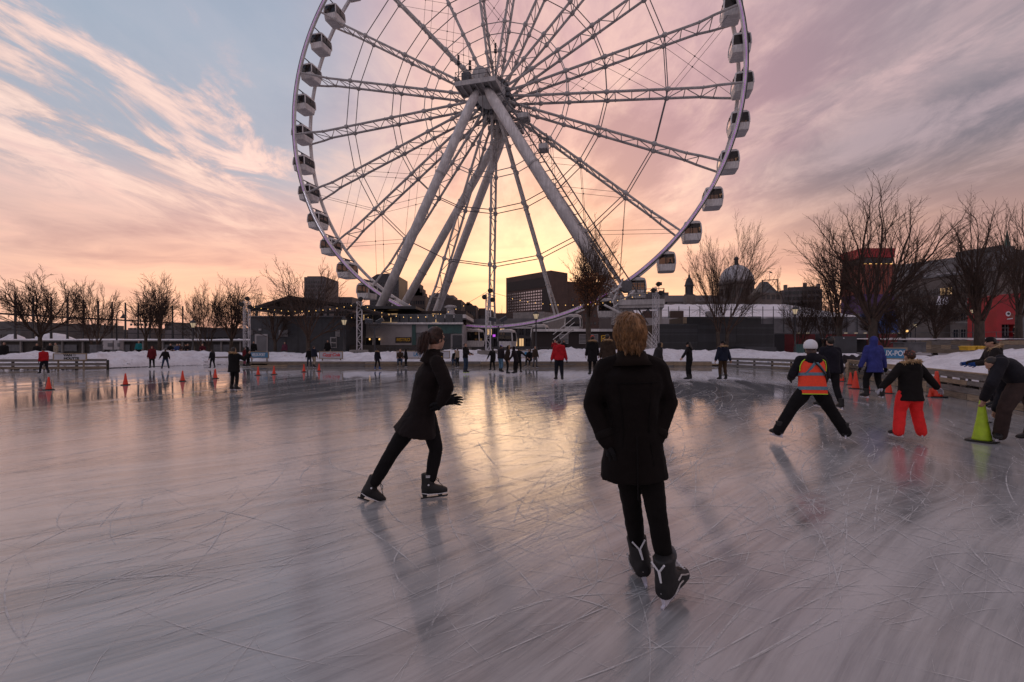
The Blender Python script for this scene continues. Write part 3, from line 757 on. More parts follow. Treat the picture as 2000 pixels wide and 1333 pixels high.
# canopy
rf = MB(); prof = [(488, 601), (565, 577.5), (690, 597), (742, 611)]
pts = [at(px, py, PY + .5) for px, py in prof]; rf.prism(pts + [p + V((0, 0, -.28)) for p in reversed(pts)], (0, 8.5, 0)); build(rf, 'canopy_roof', M['dkbrown'], pv)
for px in (492, 527, 562, 598, 634, 670):
    for dy in (.8, 7.8):
        q = MB(); X = (px - 1000) / FOC * PY; ztop = at(px, 601 - 20 * max(0, 1 - abs(px - 565) / 90), PY).z - .2; q.box((X, PY + dy, (zt + ztop) / 2), (.18, .18, ztop - zt - .02)); build(q, 'post', M['darksteel'], pv)
q = MB(); q.bar(at(490, 607, PY + .7), at(735, 614, PY + .7), .12, .16); q.bar(at(490, 607, PY + 7.5), at(735, 614, PY + 7.5), .12, .16); build(q, 'beam', M['darksteel'], pv)
for i in range(12):
    q = MB(); X = xl + (xr - xl) * i / 11; q.tube((X, PY + .1, zt + .1), (X, PY + .1, zt + .95), .025, n=5); build(q, 'baluster', M['darksteel'], pv)
q = MB(); q.bar((xl, PY + .1, zt + .97), (xr, PY + .1, zt + .97), .05, .05); build(q, 'handrail', M['darksteel'], pv)
for i in range(7):                         # tables and heaters on the terrace
    q = MB(); X = xl + (xr - xl) * (i + .6) / 7.4; q.box((X, PY + 3, zt + .72), (.8, .8, .05)); q.box((X, PY + 3, zt + .36), (.08, .08, .7)); q.box((X, PY + 3, zt + .02), (.5, .5, .04)); tag(build(q, 'terrace_table', M['darkwood']), '%s dark table from the left on the pavilion roof terrace' % ('first second third fourth fifth sixth seventh'.split()[i]), 'table', 'tables on the roof terrace')

# -- white terrace building behind the wheel's feet
BY = 50.0
bp_ = rectpx(678, 905, BY, BY, 10); xl, xr = bp_[0][0], bp_[1][0]
bs = thing('bistro_building', 'two storey white bistro with a glazed terrace behind the slanting legs', 'bistro', ((xl + xr) / 2, BY, .4))
z1, z2 = zat(634, BY), zat(604, BY)
build(footprint(bp_, .4, z1), 'wall', M['pale'], bs)
build(footprint([(p[0], p[1] + 3) for p in bp_], z1, z2), 'upper_wall', M['dkbrown'], bs)
build(footprint([(xl - .2, BY - .3), (xl + 7.6, BY - .3), (xl + 7.6, BY + 10), (xl - .2, BY + 10)], z2, z2 + .3), 'roof', M['darksteel'], bs)
build(footprint([(xl + 7.7, BY - .4), (xr + .3, BY - .4), (xr + .3, BY + 10), (xl + 7.7, BY + 10)], zat(622, BY), zat(615, BY)), 'cornice', M['white'], bs)
q = MB(); c = at(880, 610, BY + 3); q.lathe([(.9, -.3), (.7, .2), (.45, .35), (.45, .9), (.7, 1.0), (.7, 1.15), (.3, 1.3)], (c.x, c.y, zat(615, BY)), 10); build(q, 'roof_vent', M['pale'], bs)
q = MB(); q.box(((xl + xr) / 2, BY - .2, z1 + .1), (xr - xl, .5, .2)); build(q, 'balcony_slab', M['white'], bs)
for i in range(13):
    q = MB(); w = (xr - xl) / 13; q.box((xl + w * (i + .5), BY - .4, z1 + .62), (w - .08, .03, .8)); build(q, 'balustrade_pane', M['glassblue'], bs)
q = MB(); q.bar((xl, BY - .4, z1 + 1.06), (xr, BY - .4, z1 + 1.06), .06, .06); build(q, 'handrail', M['gunmetal'], bs)
windows(bs, (xl, BY + 3), (xr, BY + 3), z1 + .25, 1, 14, .78, 1.1, 2, 'glass', lit_some=.15)
for p0, p1 in ((679, 687), (689, 698), (714, 728), (730, 744)):
    f = front(bs, p0, p1, 658, 686, BY, 'white', 'door'); front(bs, p0 + 1, p1 - 1, 660, 685, BY - .07, 'glass', 'pane', .03)
front(bs, 676, 700, 650, 657, BY, 'glass', 'window')
front(bs, 805, 832, 650, 690, BY, 'gunmetal', 'door'); front(bs, 805, 812, 634, 690, BY - .1, 'teal', 'panel')
front(bs, 836, 902, 634, 652, BY - .05, 'teal', 'panel'); front(bs, 836, 880, 652, 688, BY - .05, 'slate', 'panel'); front(bs, 884, 902, 655, 688, BY - .05, 'glass', 'window')
for px in (686, 741, 694, 722): q = MB(); c = at(px, 663, BY - .3); q.ell(c, (.09, .09, .11), None, 8, 6); build(q, 'wall_lamp', M['bulb'], bs)
c = at(788, 664.5, BY - .05); q = MB(); q.box(c, (1.75, .06, .62)); sg = build(q, 'sign_board', M['darkwood'], bs)
text('BISTRO', .46, c + V((0, -.05, .02)), M['yellow'], sg, sx=1.0, bold=.008)
q = MB(); a = at(700, 682, BY - 5); q.box((at(760, 0, BY - 5).x, BY - 5, .95), (9.5, .1, 1.1)); tag(build(q, 'dark_screen', M['darkwood']), 'long dark boarded screen on the promenade in front of the white bistro', 'screen')

# -- low structures in the middle, below the brown tower block
b = building('low dark cabin with louvred shutters behind the brown leaved tree', rectpx(1042, 1245, 47, 47, 5), zat(648, 47), 'dkbrown', 'cabin', 'low_cabin', .4)
for p0, p1 in ((1131, 1168), (1092, 1110)):
    f = front(b, p0, p1, 653, 672, 47, 'pale', 'shutter')
    for i in range(6): front(b, p0 + 1, p1 - 1, 655 + i * 2.7, 656.3 + i * 2.7, 46.93, 'gunmetal', 'louvre', .02)
front(b, 1042, 1245, 643, 648, 47.1, 'white', 'fascia', .5, .3)
b = building('grey terrace house with balconies between the wheel rim and the dark cabin', rectpx(905, 1060, 62, 60, 8), zat(622, 60), 'grey', 'house', 'terrace_house', .4)
windows(b, *rectpx(905, 1060, 62, 60, 8)[:2], 1.3, 2, 11, .6, 1.0, 1.5, 'glass', frame_m='gunmetal', lit_some=.2)
q = MB(); q.bar(at(905, 641, 60.5), at(1060, 641, 58.5), .9, .14); build(q, 'balcony', M['white'], b)
st = thing('outdoor_stair', 'white outdoor stair rising to the right behind the gondolas', 'stair', at(1100, 690, 45))
for i in range(9):
    q = MB(); p = at(1084 + i * 4.1, 672 - i * 3.3, 45); q.box(p, (.28, 1.2, .06)); build(q, 'tread', M['conc'], st)
for dz in (0, .5, 1.0):
    q = MB(); q.bar(at(1080, 674, 44.3) + Z * dz, at(1122, 640, 44.3) + Z * dz, .05, .06); build(q, 'rail', M['white'], st)
rail_fence('thin dark picket railing along the promenade below the gondolas', [(-12, 43.4), (8.5, 43.4)], 1.3, (.55, 1.28), .32, 'darksteel', 'darksteel', .035, .05, 'railing', 'railing', .03)

# -- brown office block
Yc = 232.0
A0, A1, A2 = (V(((988.5 - 1000) / FOC * 259, 259)), V(((1076 - 1000) / FOC * Yc, Yc)), V(((1108.5 - 1000) / FOC * 241, 241)))
pts = [(A0.x, A0.y), (A1.x, A1.y), (A2.x, A2.y), (A0.x + (A2.x - A1.x), A0.y + (A2.y - A1.y))]
zt = zat(528.5, Yc)
ob = building('brown concrete office block with banded windows right of the low sun', pts, zt, 'brownstone', 'office block', 'office_block')
Aw, u, nr, L = facade(pts[0], pts[1]); ang = math.atan2(u.y, u.x)
zr = lambda py: zat(py, 245)
q = MB(); p = Aw + u * (L * .5) + nr * .05; q.box((p.x, p.y, zr(556)), (L * .92, .3, 5.2), ang); build(q, 'dark_band', M['dkbrown'], ob)
q = MB(); q.box((0, 0, 0), (1.22, .24, .85)); pane = q.mesh('pane', M['officeglass'])
q = MB(); q.box((0, -.02, .72), (L * .80, .5, .5)); sill = q.mesh('spandrel', M['brownstone'])
for r in range(7):
    z = zr(571.5 + r * 5.6); wn = thing('window_band', None, None); wn.parent = ob; p = Aw + u * (L * .44) + nr * .1; wn.location = V((p.x, p.y, z)) - wloc(ob); wn.rotation_euler = (0, 0, ang)
    nb = 15
    for c in range(nb): shared('pane', pane, wn, ((c - (nb - 1) / 2) * L * .80 / nb, 0, 0))
q = MB(); p = Aw + u * (L * .90) + nr * .08; q.box((p.x, p.y, zr(590)), (L * .16, .3, 12), ang); build(q, 'blank_bay', M['dkbrown'], ob)
wing = building('lower brown wing adjoining the office block behind the bare tree', rectpx(1108, 1196, 246, 262, 40), zat(551, 248), 'brownstone', 'office wing', 'office_wing')
windows(wing, *rectpx(1108, 1196, 246, 262, 40)[:2], 8, 5, 9, 1.6, 1.5, 4.2, 'glass')
fg = building('low pale stone block in front of the office block', rectpx(1002, 1062, 130, 126, 20), zat(610, 128), 'conc', 'building')
windows(fg, *rectpx(1002, 1062, 130, 126, 20)[:2], 3.2, 2, 8, .6, 1.1, 2.6, 'glass')

# -- skyline left of the sun
def tower(label, p0, p1, yt, Y, m, dep=22, rows=8, cols=6, steps=(), wm='glass', top=None):
    r = rectpx(p0, p1, Y, Y, dep); zt = zat(yt, Y); b = building(label, r, zt, m, 'tower', 'tower_block')
    w = (r[1][0] - r[0][0]) / cols * .55
    if rows: windows(b, *r[:2], zt - (zt * .75), rows, cols, w, zt * .72 / rows * .5, zt * .72 / rows, wm)
    for q0, q1, y2 in steps:
        build(footprint(rectpx(q0, q1, Y + 2, Y + 2, dep * .6), zt - 3, zat(y2, Y)), 'setback', M[m], b); zt = max(zt, zat(y2, Y))
    return b
tower('square grey office tower above the pavilion canopy', 594, 636.5, 541.5, 300, 'citygrey', rows=12, cols=8, steps=((600, 632, 539),))
t = tower('tall black tower with a sloping roof behind the thick left leg', 722, 779, 545, 260, 'citydark', rows=14, cols=9)
r4 = rectpx(722, 779, 260, 260, 22); q = MB(); zz = zat(545, 260)
q.prism([V((r4[0][0], 260, zz)), V((r4[1][0], 260, zz)), V((r4[1][0], 260, zat(540, 260))), V((at(757, 0, 260).x, 260, zat(534.5, 260))), V((at(736, 0, 260).x, 260, zat(536, 260)))], (0, 22, 0)); build(q, 'roof', M['citydark'], t)
tower('stepped art deco stone tower between the slanting legs', 800, 831, 578, 330, 'citybrown', rows=5, cols=6, steps=((804, 828, 571), (808, 825, 563), (813, 820, 554)))
tower('pale stepped apartment block right of the art deco tower', 838, 886, 577, 300, 'citygrey', rows=5, cols=9, steps=((846, 872, 572),))
tower('broad dark block below the pale stepped apartments', 868, 901, 586, 270, 'citybrown', rows=4, cols=6, steps=((872, 885, 582),))
tower('small stepped brown block left of the white truss spoke', 904, 930, 597, 300, 'citybrown', rows=3, cols=6, steps=((908, 921, 593), (911, 917, 590)))
tower('low hazy block under the glowing sky beside the lattice mast', 928, 962, 606, 320, 'citybrown', rows=3, cols=6, steps=((935, 948, 602),))
tower('low grey block far behind the pavilion right of the grey tower', 660, 688, 580.5, 330, 'citygrey', rows=4, cols=5)
tower('squat dark block at the foot of the black tower', 712, 760, 596, 240, 'citydark', rows=3, cols=8)
tower('low brown terrace of houses under the office block', 960, 1000, 612, 220, 'citybrown', rows=2, cols=8)
tower('flat grey roofed block behind the boarding platform', 1246, 1306, 571.5, 210, 'citygrey', rows=4, cols=9, steps=((1290, 1306, 573),))
tower('green glazed block seen under the boarding platform', 1247, 1290, 588, 150, 'teal', rows=5, cols=9, wm='glassblue')
tower('brown block under the boarding platform left of the green glazing', 1195, 1243, 590, 150, 'citybrown', rows=4, cols=7)

# -- old town on the right: church, domed market hall, mansard
ch = building('dark stone church with a domed bell tower and thin spire', rectpx(1303, 1425, 182, 176, 16), zat(590, 180), 'stone', 'church', 'church')
q = MB(); a, b2 = rectpx(1300, 1428, 182, 176, 16)[:2]; ra, rb = V((a[0], a[1], zat(590, 182))), V((b2[0], b2[1], zat(590, 176))); 
q.add([ra, rb, rb + V((0, 16, 0)), ra + V((0, 16, 0)), ra + V((2.2, 8, 3.4)), rb + V((-1, 8, 3.4))], [(0, 1, 5, 4), (2, 3, 4, 5), (1, 2, 5), (3, 0, 4), (3, 2, 1, 0)]); build(q, 'roof', M['citydark'], ch)
X = at(1346, 0, 178).x; q = MB(); q.box((X, 178, zat(577, 178) / 2), (3.5, 3.5, zat(577, 178))); tw = build(q, 'tower', M['stone'], ch)
q = MB(); zb = zat(577, 178); 
q.lathe([(1.9, 0), (1.9, .3), (1.5, .35), (1.5, 3.4), (1.8, 3.5), (1.8, 3.9), (1.55, 4.4), (1.35, 5.4), (.9, 6.4), (.42, 7.0), (.36, 7.9), (.14, 8.1), (.05, 11.2)], (X, 178, zb), 12); build(q, 'spire', M['citydark'], ch)
for k in range(4):
    q = MB(); th = k * math.pi / 2 + .4; q.box((X + 1.5 * math.cos(th), 178 + 1.5 * math.sin(th), zb + 2), (.5, .5, 2.0), th); build(q, 'belfry_opening', M['glass'], ch)
windows(ch, *rectpx(1303, 1425, 182, 176, 16)[:2], 6, 1, 8, 1.2, 3.4, 4, 'glass')
dm = building('long market hall carrying a great silver dome behind the bare tree', rectpx(1380, 1560, 196, 190, 18), zat(596, 192), 'stone', 'market hall', 'market_hall')
windows(dm, *rectpx(1380, 1560, 196, 190, 18)[:2], 4, 2, 18, 1.0, 2.0, 4.5, 'glass', frame_m='conc')
cd = at(1438, 0, 200); Rd = 31.5 / FOC * 200; zb = zat(553, 200)
q = MB(); q.lathe([(Rd * 1.0, -11), (Rd * 1.0, -1.2), (Rd * 1.06, -1.0), (Rd * 1.06, -.3), (Rd, 0)], (cd.x, 200, zb), 24); dr = build(q, 'drum', M['stone'], dm)
q = MB(); q.lathe([(Rd * math.cos(t * math.pi / 2 / 9), Rd * 1.10 * math.sin(t * math.pi / 2 / 9)) for t in range(9)] + [(1.0, Rd * 1.10)], (cd.x, 200, zb), 32); dd = build(q, 'dome', M['dome'], dm, True)
for k in range(16):
    th = 2 * math.pi * k / 16; q = MB(); q.poly([V((cd.x + Rd * 1.005 * math.cos(e) * math.cos(th), 200 + Rd * 1.005 * math.cos(e) * math.sin(th), zb + Rd * 1.105 * math.sin(e))) for e in (0, .3, .6, .9, 1.2, 1.45)], [.09] * 6, 4); build(q, 'rib', M['dome'], dd)
    q = MB(); q.box((cd.x + Rd * math.cos(th + .2), 200 + Rd * math.sin(th + .2), zb - 5), (.6, 1.3, 4), th + .2); build(q, 'window', M['glass'], dr)
q = MB(); q.lathe([(1.3, -.1), (1.3, .25), (.85, .3), (.85, 2.4), (1.15, 2.5), (1.1, 2.8), (.7, 3.4), (.2, 3.8), (.06, 4.6)], (cd.x, 200, zb + Rd * 1.10), 10); build(q, 'lantern', M['citydark'], dm)
mh = building('mansard roofed stone house with a flagpole on its roof', rectpx(1484, 1527, 150, 150, 10), zat(572, 150), 'stone', 'house', 'mansard_house')
windows(mh, *rectpx(1484, 1527, 150, 150, 10)[:2], zat(585, 150), 1, 4, 1.0, 1.5, 3, 'glass')
a, b2 = at(1490, 572, 150), at(1521, 572, 150); q = MB(); c0, c1 = at(1500, 548, 150), at(1509, 548, 150)
q.add([a, b2, b2 + V((0, 8, 0)), a + V((0, 8, 0)), c0 + V((0, 3, 0)), c1 + V((0, 3, 0)), c1 + V((0, 5, 0)), c0 + V((0, 5, 0))], [(0, 1, 5, 4), (1, 2, 6, 5), (2, 3, 7, 6), (3, 0, 4, 7), (4, 5, 6, 7), (3, 2, 1, 0)]); build(q, 'mansard_roof', M['roofmetal'], mh)
q = MB(); 
for p0, p1 in (((1489, 548), (1489, 572)), ((1519, 546.5), (1519, 572)), ((1488, 548), (1520, 546.5))): q.bar(at(*p0, 149), at(*p1, 149), .25, .25)
build(q, 'roof_frame', M['darksteel'], mh)
q = MB(); q.tube(at(1503, 548, 152), at(1503, 530, 152), .09, .05, 5); fp = build(q, 'flagpole', M['steel'], mh)
q = MB(); a = at(1503.2, 530.5, 152); q.add([a + V((0, 0, 0)), a + V((.45, .1, -.1)), a + V((.9, -.05, -.32)), a + V((.9, -.05, -.72)), a + V((.45, .1, -.55)), a + V((0, 0, -.5))], [(0, 1, 4, 5), (1, 2, 3, 4)]); build(q, 'flag', M['citydark'], fp)
hb = building('long grey hotel block right of the mansard house', rectpx(1527, 1606, 172, 168, 20), zat(566, 170), 'citygrey', 'hotel', 'hotel_block')
build(footprint(rectpx(1540, 1600, 176, 172, 12), zat(566, 172) - .5, zat(559, 172)), 'upper_storey', M['citygrey'], hb); windows(hb, *rectpx(1527, 1606, 172, 168, 20)[:2], zat(597, 170), 3, 9, 1.0, 1.2, 2.1, 'glass')
for px, yt in ((1534, 560), (1572, 556), (1598, 558)): q = MB(); q.box(at(px, yt + 3, 176), (1.0, 1.0, 2.4)); build(q, 'chimney', M['stone'], hb)

# -- raised snowy terrace with poles, grey wall
tw = thing('terrace_wall', 'grey retaining wall with poles and a snowy terrace right of the wheel', 'wall', (25, 70, .4))
build(footprint(rectpx(1236, 1700, 70, 66, .8), .4, zat(622, 68)), 'wall', M['grey'], tw)
mb = MB(); a0, a1 = at(1236, 622, 70.5), at(1700, 622, 66.5); gx = 70
rows = [[a0.lerp(a1, i / gx) + V((t * 3, t * 26, t * 4.3 + .15 * fbm(i * .8, t * 9, .7))) for i in range(gx + 1)] for t in (0, .1, .3, .5, .75, 1)]
mb.add([p for r in rows for p in r], [(j * (gx + 1) + i, j * (gx + 1) + i + 1, (j + 1) * (gx + 1) + i + 1, (j + 1) * (gx + 1) + i) for j in range(5) for i in range(gx)])
build(mb, 'terrace_snow', M['snow'], smooth=True, kind='structure')
for i in range(22):
    px = 1244 + i * 20.5; q = MB(); q.tube(at(px, 650, 69.4 - 3.5 * i / 22), at(px, 599, 69.4 - 3.5 * i / 22), .06, n=5); build(q, 'pole', M['darksteel'], tw)
q = MB(); q.bar(at(1236, 620, 69.3), at(1700, 620, 65.3), .10, .12); q.bar(at(1236, 606, 69.3), at(1700, 606, 65.3), .05, .06); build(q, 'rail', M['gunmetal'], tw)
for px in (1268, 1321): q = MB(); q.box(at(px, 615, 68.6), (1.9, .8, 1.1)); build(q, 'planter', M['brownstone'], tw)
q = MB(); q.box(at(1300, 634, 66), (7.6, 3, 1.7)); tag(build(q, 'service_kiosk', M['pale']), 'flat pale grey service kiosk left of the slatted dark building', 'kiosk')

# -- slatted dark building with an upper tier
SY = 44.0
sb = thing('slatted_building', 'long low dark building clad in horizontal slats right of the man', 'building', (at(1400, 0, SY).x, SY, .4))
build(footprint(rectpx(1287, 1511, SY, SY, 6), .4, zat(633.5, SY)), 'wall', M['slate'], sb)
build(footprint(rectpx(1338, 1487, SY + .6, SY + .6, 4.5), zat(633.5, SY), zat(619, SY)), 'upper_wall', M['slate'], sb)
front(sb, 1334, 1341, 619.5, 632, SY + .55, 'wood2', 'corner_board')
q = MB(); q.box((0, 0, 0), (at(1362, 0, SY).x - at(1288, 0, SY).x, .05, .135)); sl = q.mesh('slat', M['slate'])
q = MB(); q.box((0, 0, 0), (at(1362, 0, SY).x - at(1288, 0, SY).x, .05, .135)); sl2 = q.mesh('slat', M['charcoal'])
for c in range(3):
    for r in range(19):
        X = at(1288 + 74.5 * (c + .5), 0, SY).x; shared('slat', rng.choice((sl, sl, sl2)), sb, V((X, SY - .04 + rng.uniform(-.006, .006), .62 + r * .158)) - wloc(sb))
front(sb, 1460, 1486, 618.5, 622, SY + .4, 'gunmetal', 'roof_edge')
front(sb, 1380, 1395, 608.5, 618.7, SY + 1.2, 'pale', 'roof_unit', .6)
q = MB(); q.prism([at(1456, 678, 41.5), at(1516, 678, 41.5), at(1519, 692, 41.5), at(1453, 692, 41.5)], (0, 2.5, 0)); sh = build(q, 'plinth_box', M['charcoal']); tag(sh, 'dark plinth box capped with snow at the slatted building corner', 'plinth')

# -- right side: hoarding, tower wrap, long warehouse, red kiosk, spire
hd = thing('red_hoarding', 'dark red hoarding behind the trees with a row of small lamps', 'hoarding', (at(1640, 0, 56).x, 56, .4))
for i in range(13):
    p0 = 1512 + i * 20; q = MB(); a, b2 = at(p0 + .3, 653, 56), at(p0 + 19.7, 671, 56); q.box(((a.x + b2.x) / 2, 56, (a.z + .5) / 2), (b2.x - a.x, .08, a.z - .5)); build(q, 'panel', M['dkred'] if i % 4 else M['citydark'], hd)
q = MB(); q.bar(at(1512, 651.8, 56), at(1772, 651.8, 56), .14, .1); build(q, 'rail', M['gunmetal'], hd)
for px in (1560, 1578, 1652, 1672, 1690, 1702, 1745, 1757): q = MB(); q.box(at(px, 651, 55.7), (.34, .1, .06)); build(q, 'lamp', M['lampglass'], hd)
wp = rectpx(1690, 1951, 132, 104, 30)
wh = building('long grey stone warehouse with a sloping dark roof at the right', wp, zat(545, 118), 'stone', 'warehouse', 'warehouse')
a, b2 = V((wp[0][0], wp[0][1], zat(545, 118))), V((wp[1][0], wp[1][1], zat(545, 118))); n2 = V((wp[3][0] - wp[0][0], wp[3][1] - wp[0][1], 0)).normalized()
q = MB(); ta, tb = a + n2 * 6 + Z * 5.6, b2 + n2 * 6 + Z * 5.2
q.add([a - n2 * .4, b2 - n2 * .4, b2 + n2 * 30, a + n2 * 30, ta, tb, tb + n2 * 20, ta + n2 * 20], [(0, 1, 5, 4), (1, 2, 6, 5), (2, 3, 7, 6), (3, 0, 4, 7), (4, 5, 6, 7), (3, 2, 1, 0)]); build(q, 'roof', M['roofmetal'], wh)
windows(wh, wp[0], wp[1], 3.0, 4, 19, 1.0, 1.7, 3.6, 'glass', frame_m='conc', lit_some=.06)
Aw, u, nr, L = facade(wp[0], wp[1])
for s, w, zz in ((.42, 5, 19.2), (.70, 7, 18.4)):
    q = MB(); p = Aw + u * (L * s) + nr * -1.6 + Z * zz; q.box(p, (w, 2.6, 1.9), math.atan2(u.y, u.x)); dmr = build(q, 'dormer', M['dome'], wh)
    q = MB(); q.box(p + nr * 1.35, (w * .8, .1, 1.0), math.atan2(u.y, u.x)); build(q, 'window', M['glass'], dmr)
q = MB(); p = Aw + u * (L * .76) + n2 * 9 + Z * (zat(545, 118) + 5.9); q.box(p, (9, 5, 1.6), math.atan2(u.y, u.x)); build(q, 'roof_box', M['roofmetal'], wh)
q = MB(); s0 = at(1832, 580, 88); 
q.add([at(1828, 596, 84), at(1857, 596, 84), at(1850, 579, 90), at(1833, 579, 90)], [(0, 1, 2, 3)]); q.prism([at(1826, 597, 84), at(1859, 597, 84), at(1859, 660, 84), at(1826, 660, 84)], (0, 5, 0)); b = tag(build(q, 'snowy_annex', [M['stone'], M['snowroof']]), 'stone annex with a bright snow covered roof before the warehouse', 'annex')
b.data.polygons[0].material_index = 1
an = building('grey shop front with lit windows left of the red kiosk', rectpx(1856, 1945, 82, 74, 8), zat(592, 78), 'stone', 'shop', 'shop_front')
windows(an, *rectpx(1856, 1945, 82, 74, 8)[:2], 2.6, 2, 5, .9, 1.5, 3.0, 'glass', frame_m='conc', lit_some=.3)
q = MB(); q.bar(at(1858, 630, 80.5), at(1944, 630, 72.5), .2, .25); build(q, 'lintel', M['conc'], an)
rt = thing('wrapped_tower', 'tall tower wrapped in red brown and blue panels behind the big bare tree', 'tower', (at(1716, 0, 95).x, 95, .4))
for y0, y1, p0, p1, mm, nm in ((640, 612, 1686, 1748, 'stone', 'plinth'), (612, 575, 1686, 1747, 'purple', 'panel'), (575, 516, 1685, 1747, 'rust', 'panel'), (514.5, 504.5, 1688, 1743, 'citydark', 'belt'), (503, 485, 1683, 1748, 'red', 'crown_box')):
    build(footprint(rectpx(p0, p1, 95, 95, 6.4), zat(y0, 95) if y0 < 640 else .4, zat(y1, 95)), nm, M[mm], rt)
for i in range(6): q = MB(); q.box(at(1690 + i * 10, 515.6, 94.8), (.5, .1, .14)); build(q, 'lamp', M['bulb'], rt)
for i in range(7): q = MB(); q.box(at(1688 + i * 9.3, 545, 94.96), (.10, .16, 6.3)); build(q, 'seam', M['citydark'], rt)
q = MB(); q.prism([at(1705, 611, 80), at(1747, 609, 80), at(1754, 628, 80), at(1755, 651, 80), at(1705, 651, 80)], (0, 3, 0)); tag(build(q, 'blue_panel_booth', M['blue']), 'bright blue panelled booth at the foot of the wrapped tower', 'booth')
KY = 62.0
rk = thing('red_kiosk', 'tall bright red entrance kiosk with a round white emblem', 'kiosk', (at(1970, 0, KY).x, KY, .4))
build(footprint(rectpx(1947, 1990, KY, KY, 4), zat(634, KY), zat(577, KY)), 'upper_wall', M['red'], rk)
q = MB(); q.prism([at(1947, 577, KY), at(1992, 572, KY), at(1996, 574, KY), at(1994, 582, KY), at(1990, 582, KY), at(1990, 577, KY)], (0, 4, 0)); build(q, 'parapet', M['red'], rk)
for p0, p1 in ((1947, 1956.5), (1986, 1990)): build(footprint(rectpx(p0, p1, KY, KY, 4), .4, zat(634, KY)), 'pier', M['red'], rk)
build(footprint(rectpx(1990.2, 2004, KY + .2, KY + .2, 4), .4, zat(584, KY)), 'side_wall', M['grey'], rk)
build(footprint(rectpx(1957, 1986, KY + 1, KY + 1, .1), .4, zat(634, KY)), 'glass_door', M['glass'], rk)
for i in range(1, 5): q = MB(); q.box(at(1957 + i * 5.8, 645, KY + .95), (.06, .08, 1.6)); build(q, 'mullion', M['pale'], rk)
q = MB(); q.bar(at(1957, 641, KY + .9), at(1986, 641, KY + .9), .06, .06); build(q, 'transom', M['pale'], rk)
c = at(1969.5, 613.5, KY - .04); q = MB(); q.prism([c + V((.34 * math.cos(t * .3927), 0, .34 * math.sin(t * .3927))) for t in range(16)], (0, .04, 0)); em = build(q, 'emblem', M['inkwhite'], rk)
q = MB(); q.prism([c + V((.20 * math.cos(t * .3927) + .02, -.02, .17 * math.sin(t * .3927) + .03)) for t in range(16)], (0, .02, 0)); build(q, 'emblem_disc', M['darkwood'], em)
q = MB(); q.prism([c + V((.02, -.03, -.5 + .02)), c + V((.75, -.03, -.62)), c + V((.68, -.03, .05)), c + V((.38, -.03, .1)), c + V((.22, -.03, -.3))], (0, .03, 0)); build(q, 'emblem_shape', M['rust'], em)
q = MB(); q.bar(at(1967, 623.8, KY - .06), at(1978, 622.4, KY - .06), .03, .12); build(q, 'emblem_line', M['inkwhite'], em)
sp = building('old church tower with a green copper spire behind the right trees', rectpx(1951, 1986, 142, 142, 6), zat(500, 142), 'copper', 'church tower', 'church_tower')
c = at(1967, 0, 144); q = MB(); q.lathe([(1.7, 0), (1.4, .4), (1.1, 1.6), (.7, 4), (.05, 8.5)], (c.x, 144, zat(499, 142)), 8); build(q, 'spire', M['copper'], sp)
for px in (1956, 1981): q = MB(); c = at(px, 0, 143); q.lathe([(.5, 0), (.4, 1), (.03, 2.6)], (c.x, 143, zat(500, 142)), 6); build(q, 'pinnacle', M['copper'], sp)
windows(sp, *rectpx(1951, 1986, 142, 142, 6)[:2], zat(520, 142), 1, 3, 1.0, 2.2, 3, 'glass')
ob2 = building('pale brown stone house beside the church tower at the right edge', rectpx(1978, 2060, 128, 124, 12), zat(511, 126), 'conc', 'house', 'stone_house')
windows(ob2, *rectpx(1978, 2060, 128, 124, 12)[:2], 9, 4, 8, .9, 1.6, 3.3, 'glass', lit_some=.15)
rw = thing('retaining_wall', 'low tan boarded wall behind the snow at the right', 'wall', (at(1900, 0, 36).x, 36, 0))
for i in range(14):
    for r in range(3):
        p0 = 1800 + i * 19; q = MB(); a, b2 = at(p0 + .2, 0, 40 - i * .35), at(p0 + 18.8, 0, 40 - (i + 1) * .35); zz = 1.0 + r * .36
        q.bar((a.x, a.y, zz), (b2.x, b2.y, zz), .08, .345); build(q, 'plank', M[rng.choice(('wood', 'wood3', 'wood2'))], rw)
rail_fence('thin grey railing on the terrace before the red kiosk', [(at(1780, 0, 52).x, 52), (at(2040, 0, 46).x, 46)], 2.9, (2.3, 2.85), 1.6, 'gunmetal', 'gunmetal', .06, .05, 'railing', 'railing', .04)
mb = MB(); a0, a1 = at(1770, 0, 42), at(2080, 0, 36); rows = [[V((a0.lerp(a1, i / 40).x + t * 2, a0.lerp(a1, i / 40).y + t * 18, 1.98 + .10 * fbm(i, t * 6, .6) + t * .3)) for i in range(41)] for t in (0, .3, .6, 1)]
mb.add([p for r in rows for p in r], [(j * 41 + i, j * 41 + i + 1, (j + 1) * 41 + i + 1, (j + 1) * 41 + i) for j in range(3) for i in range(40)])
build(mb, 'upper_terrace_snow', M['snow'], smooth=True, kind='structure')
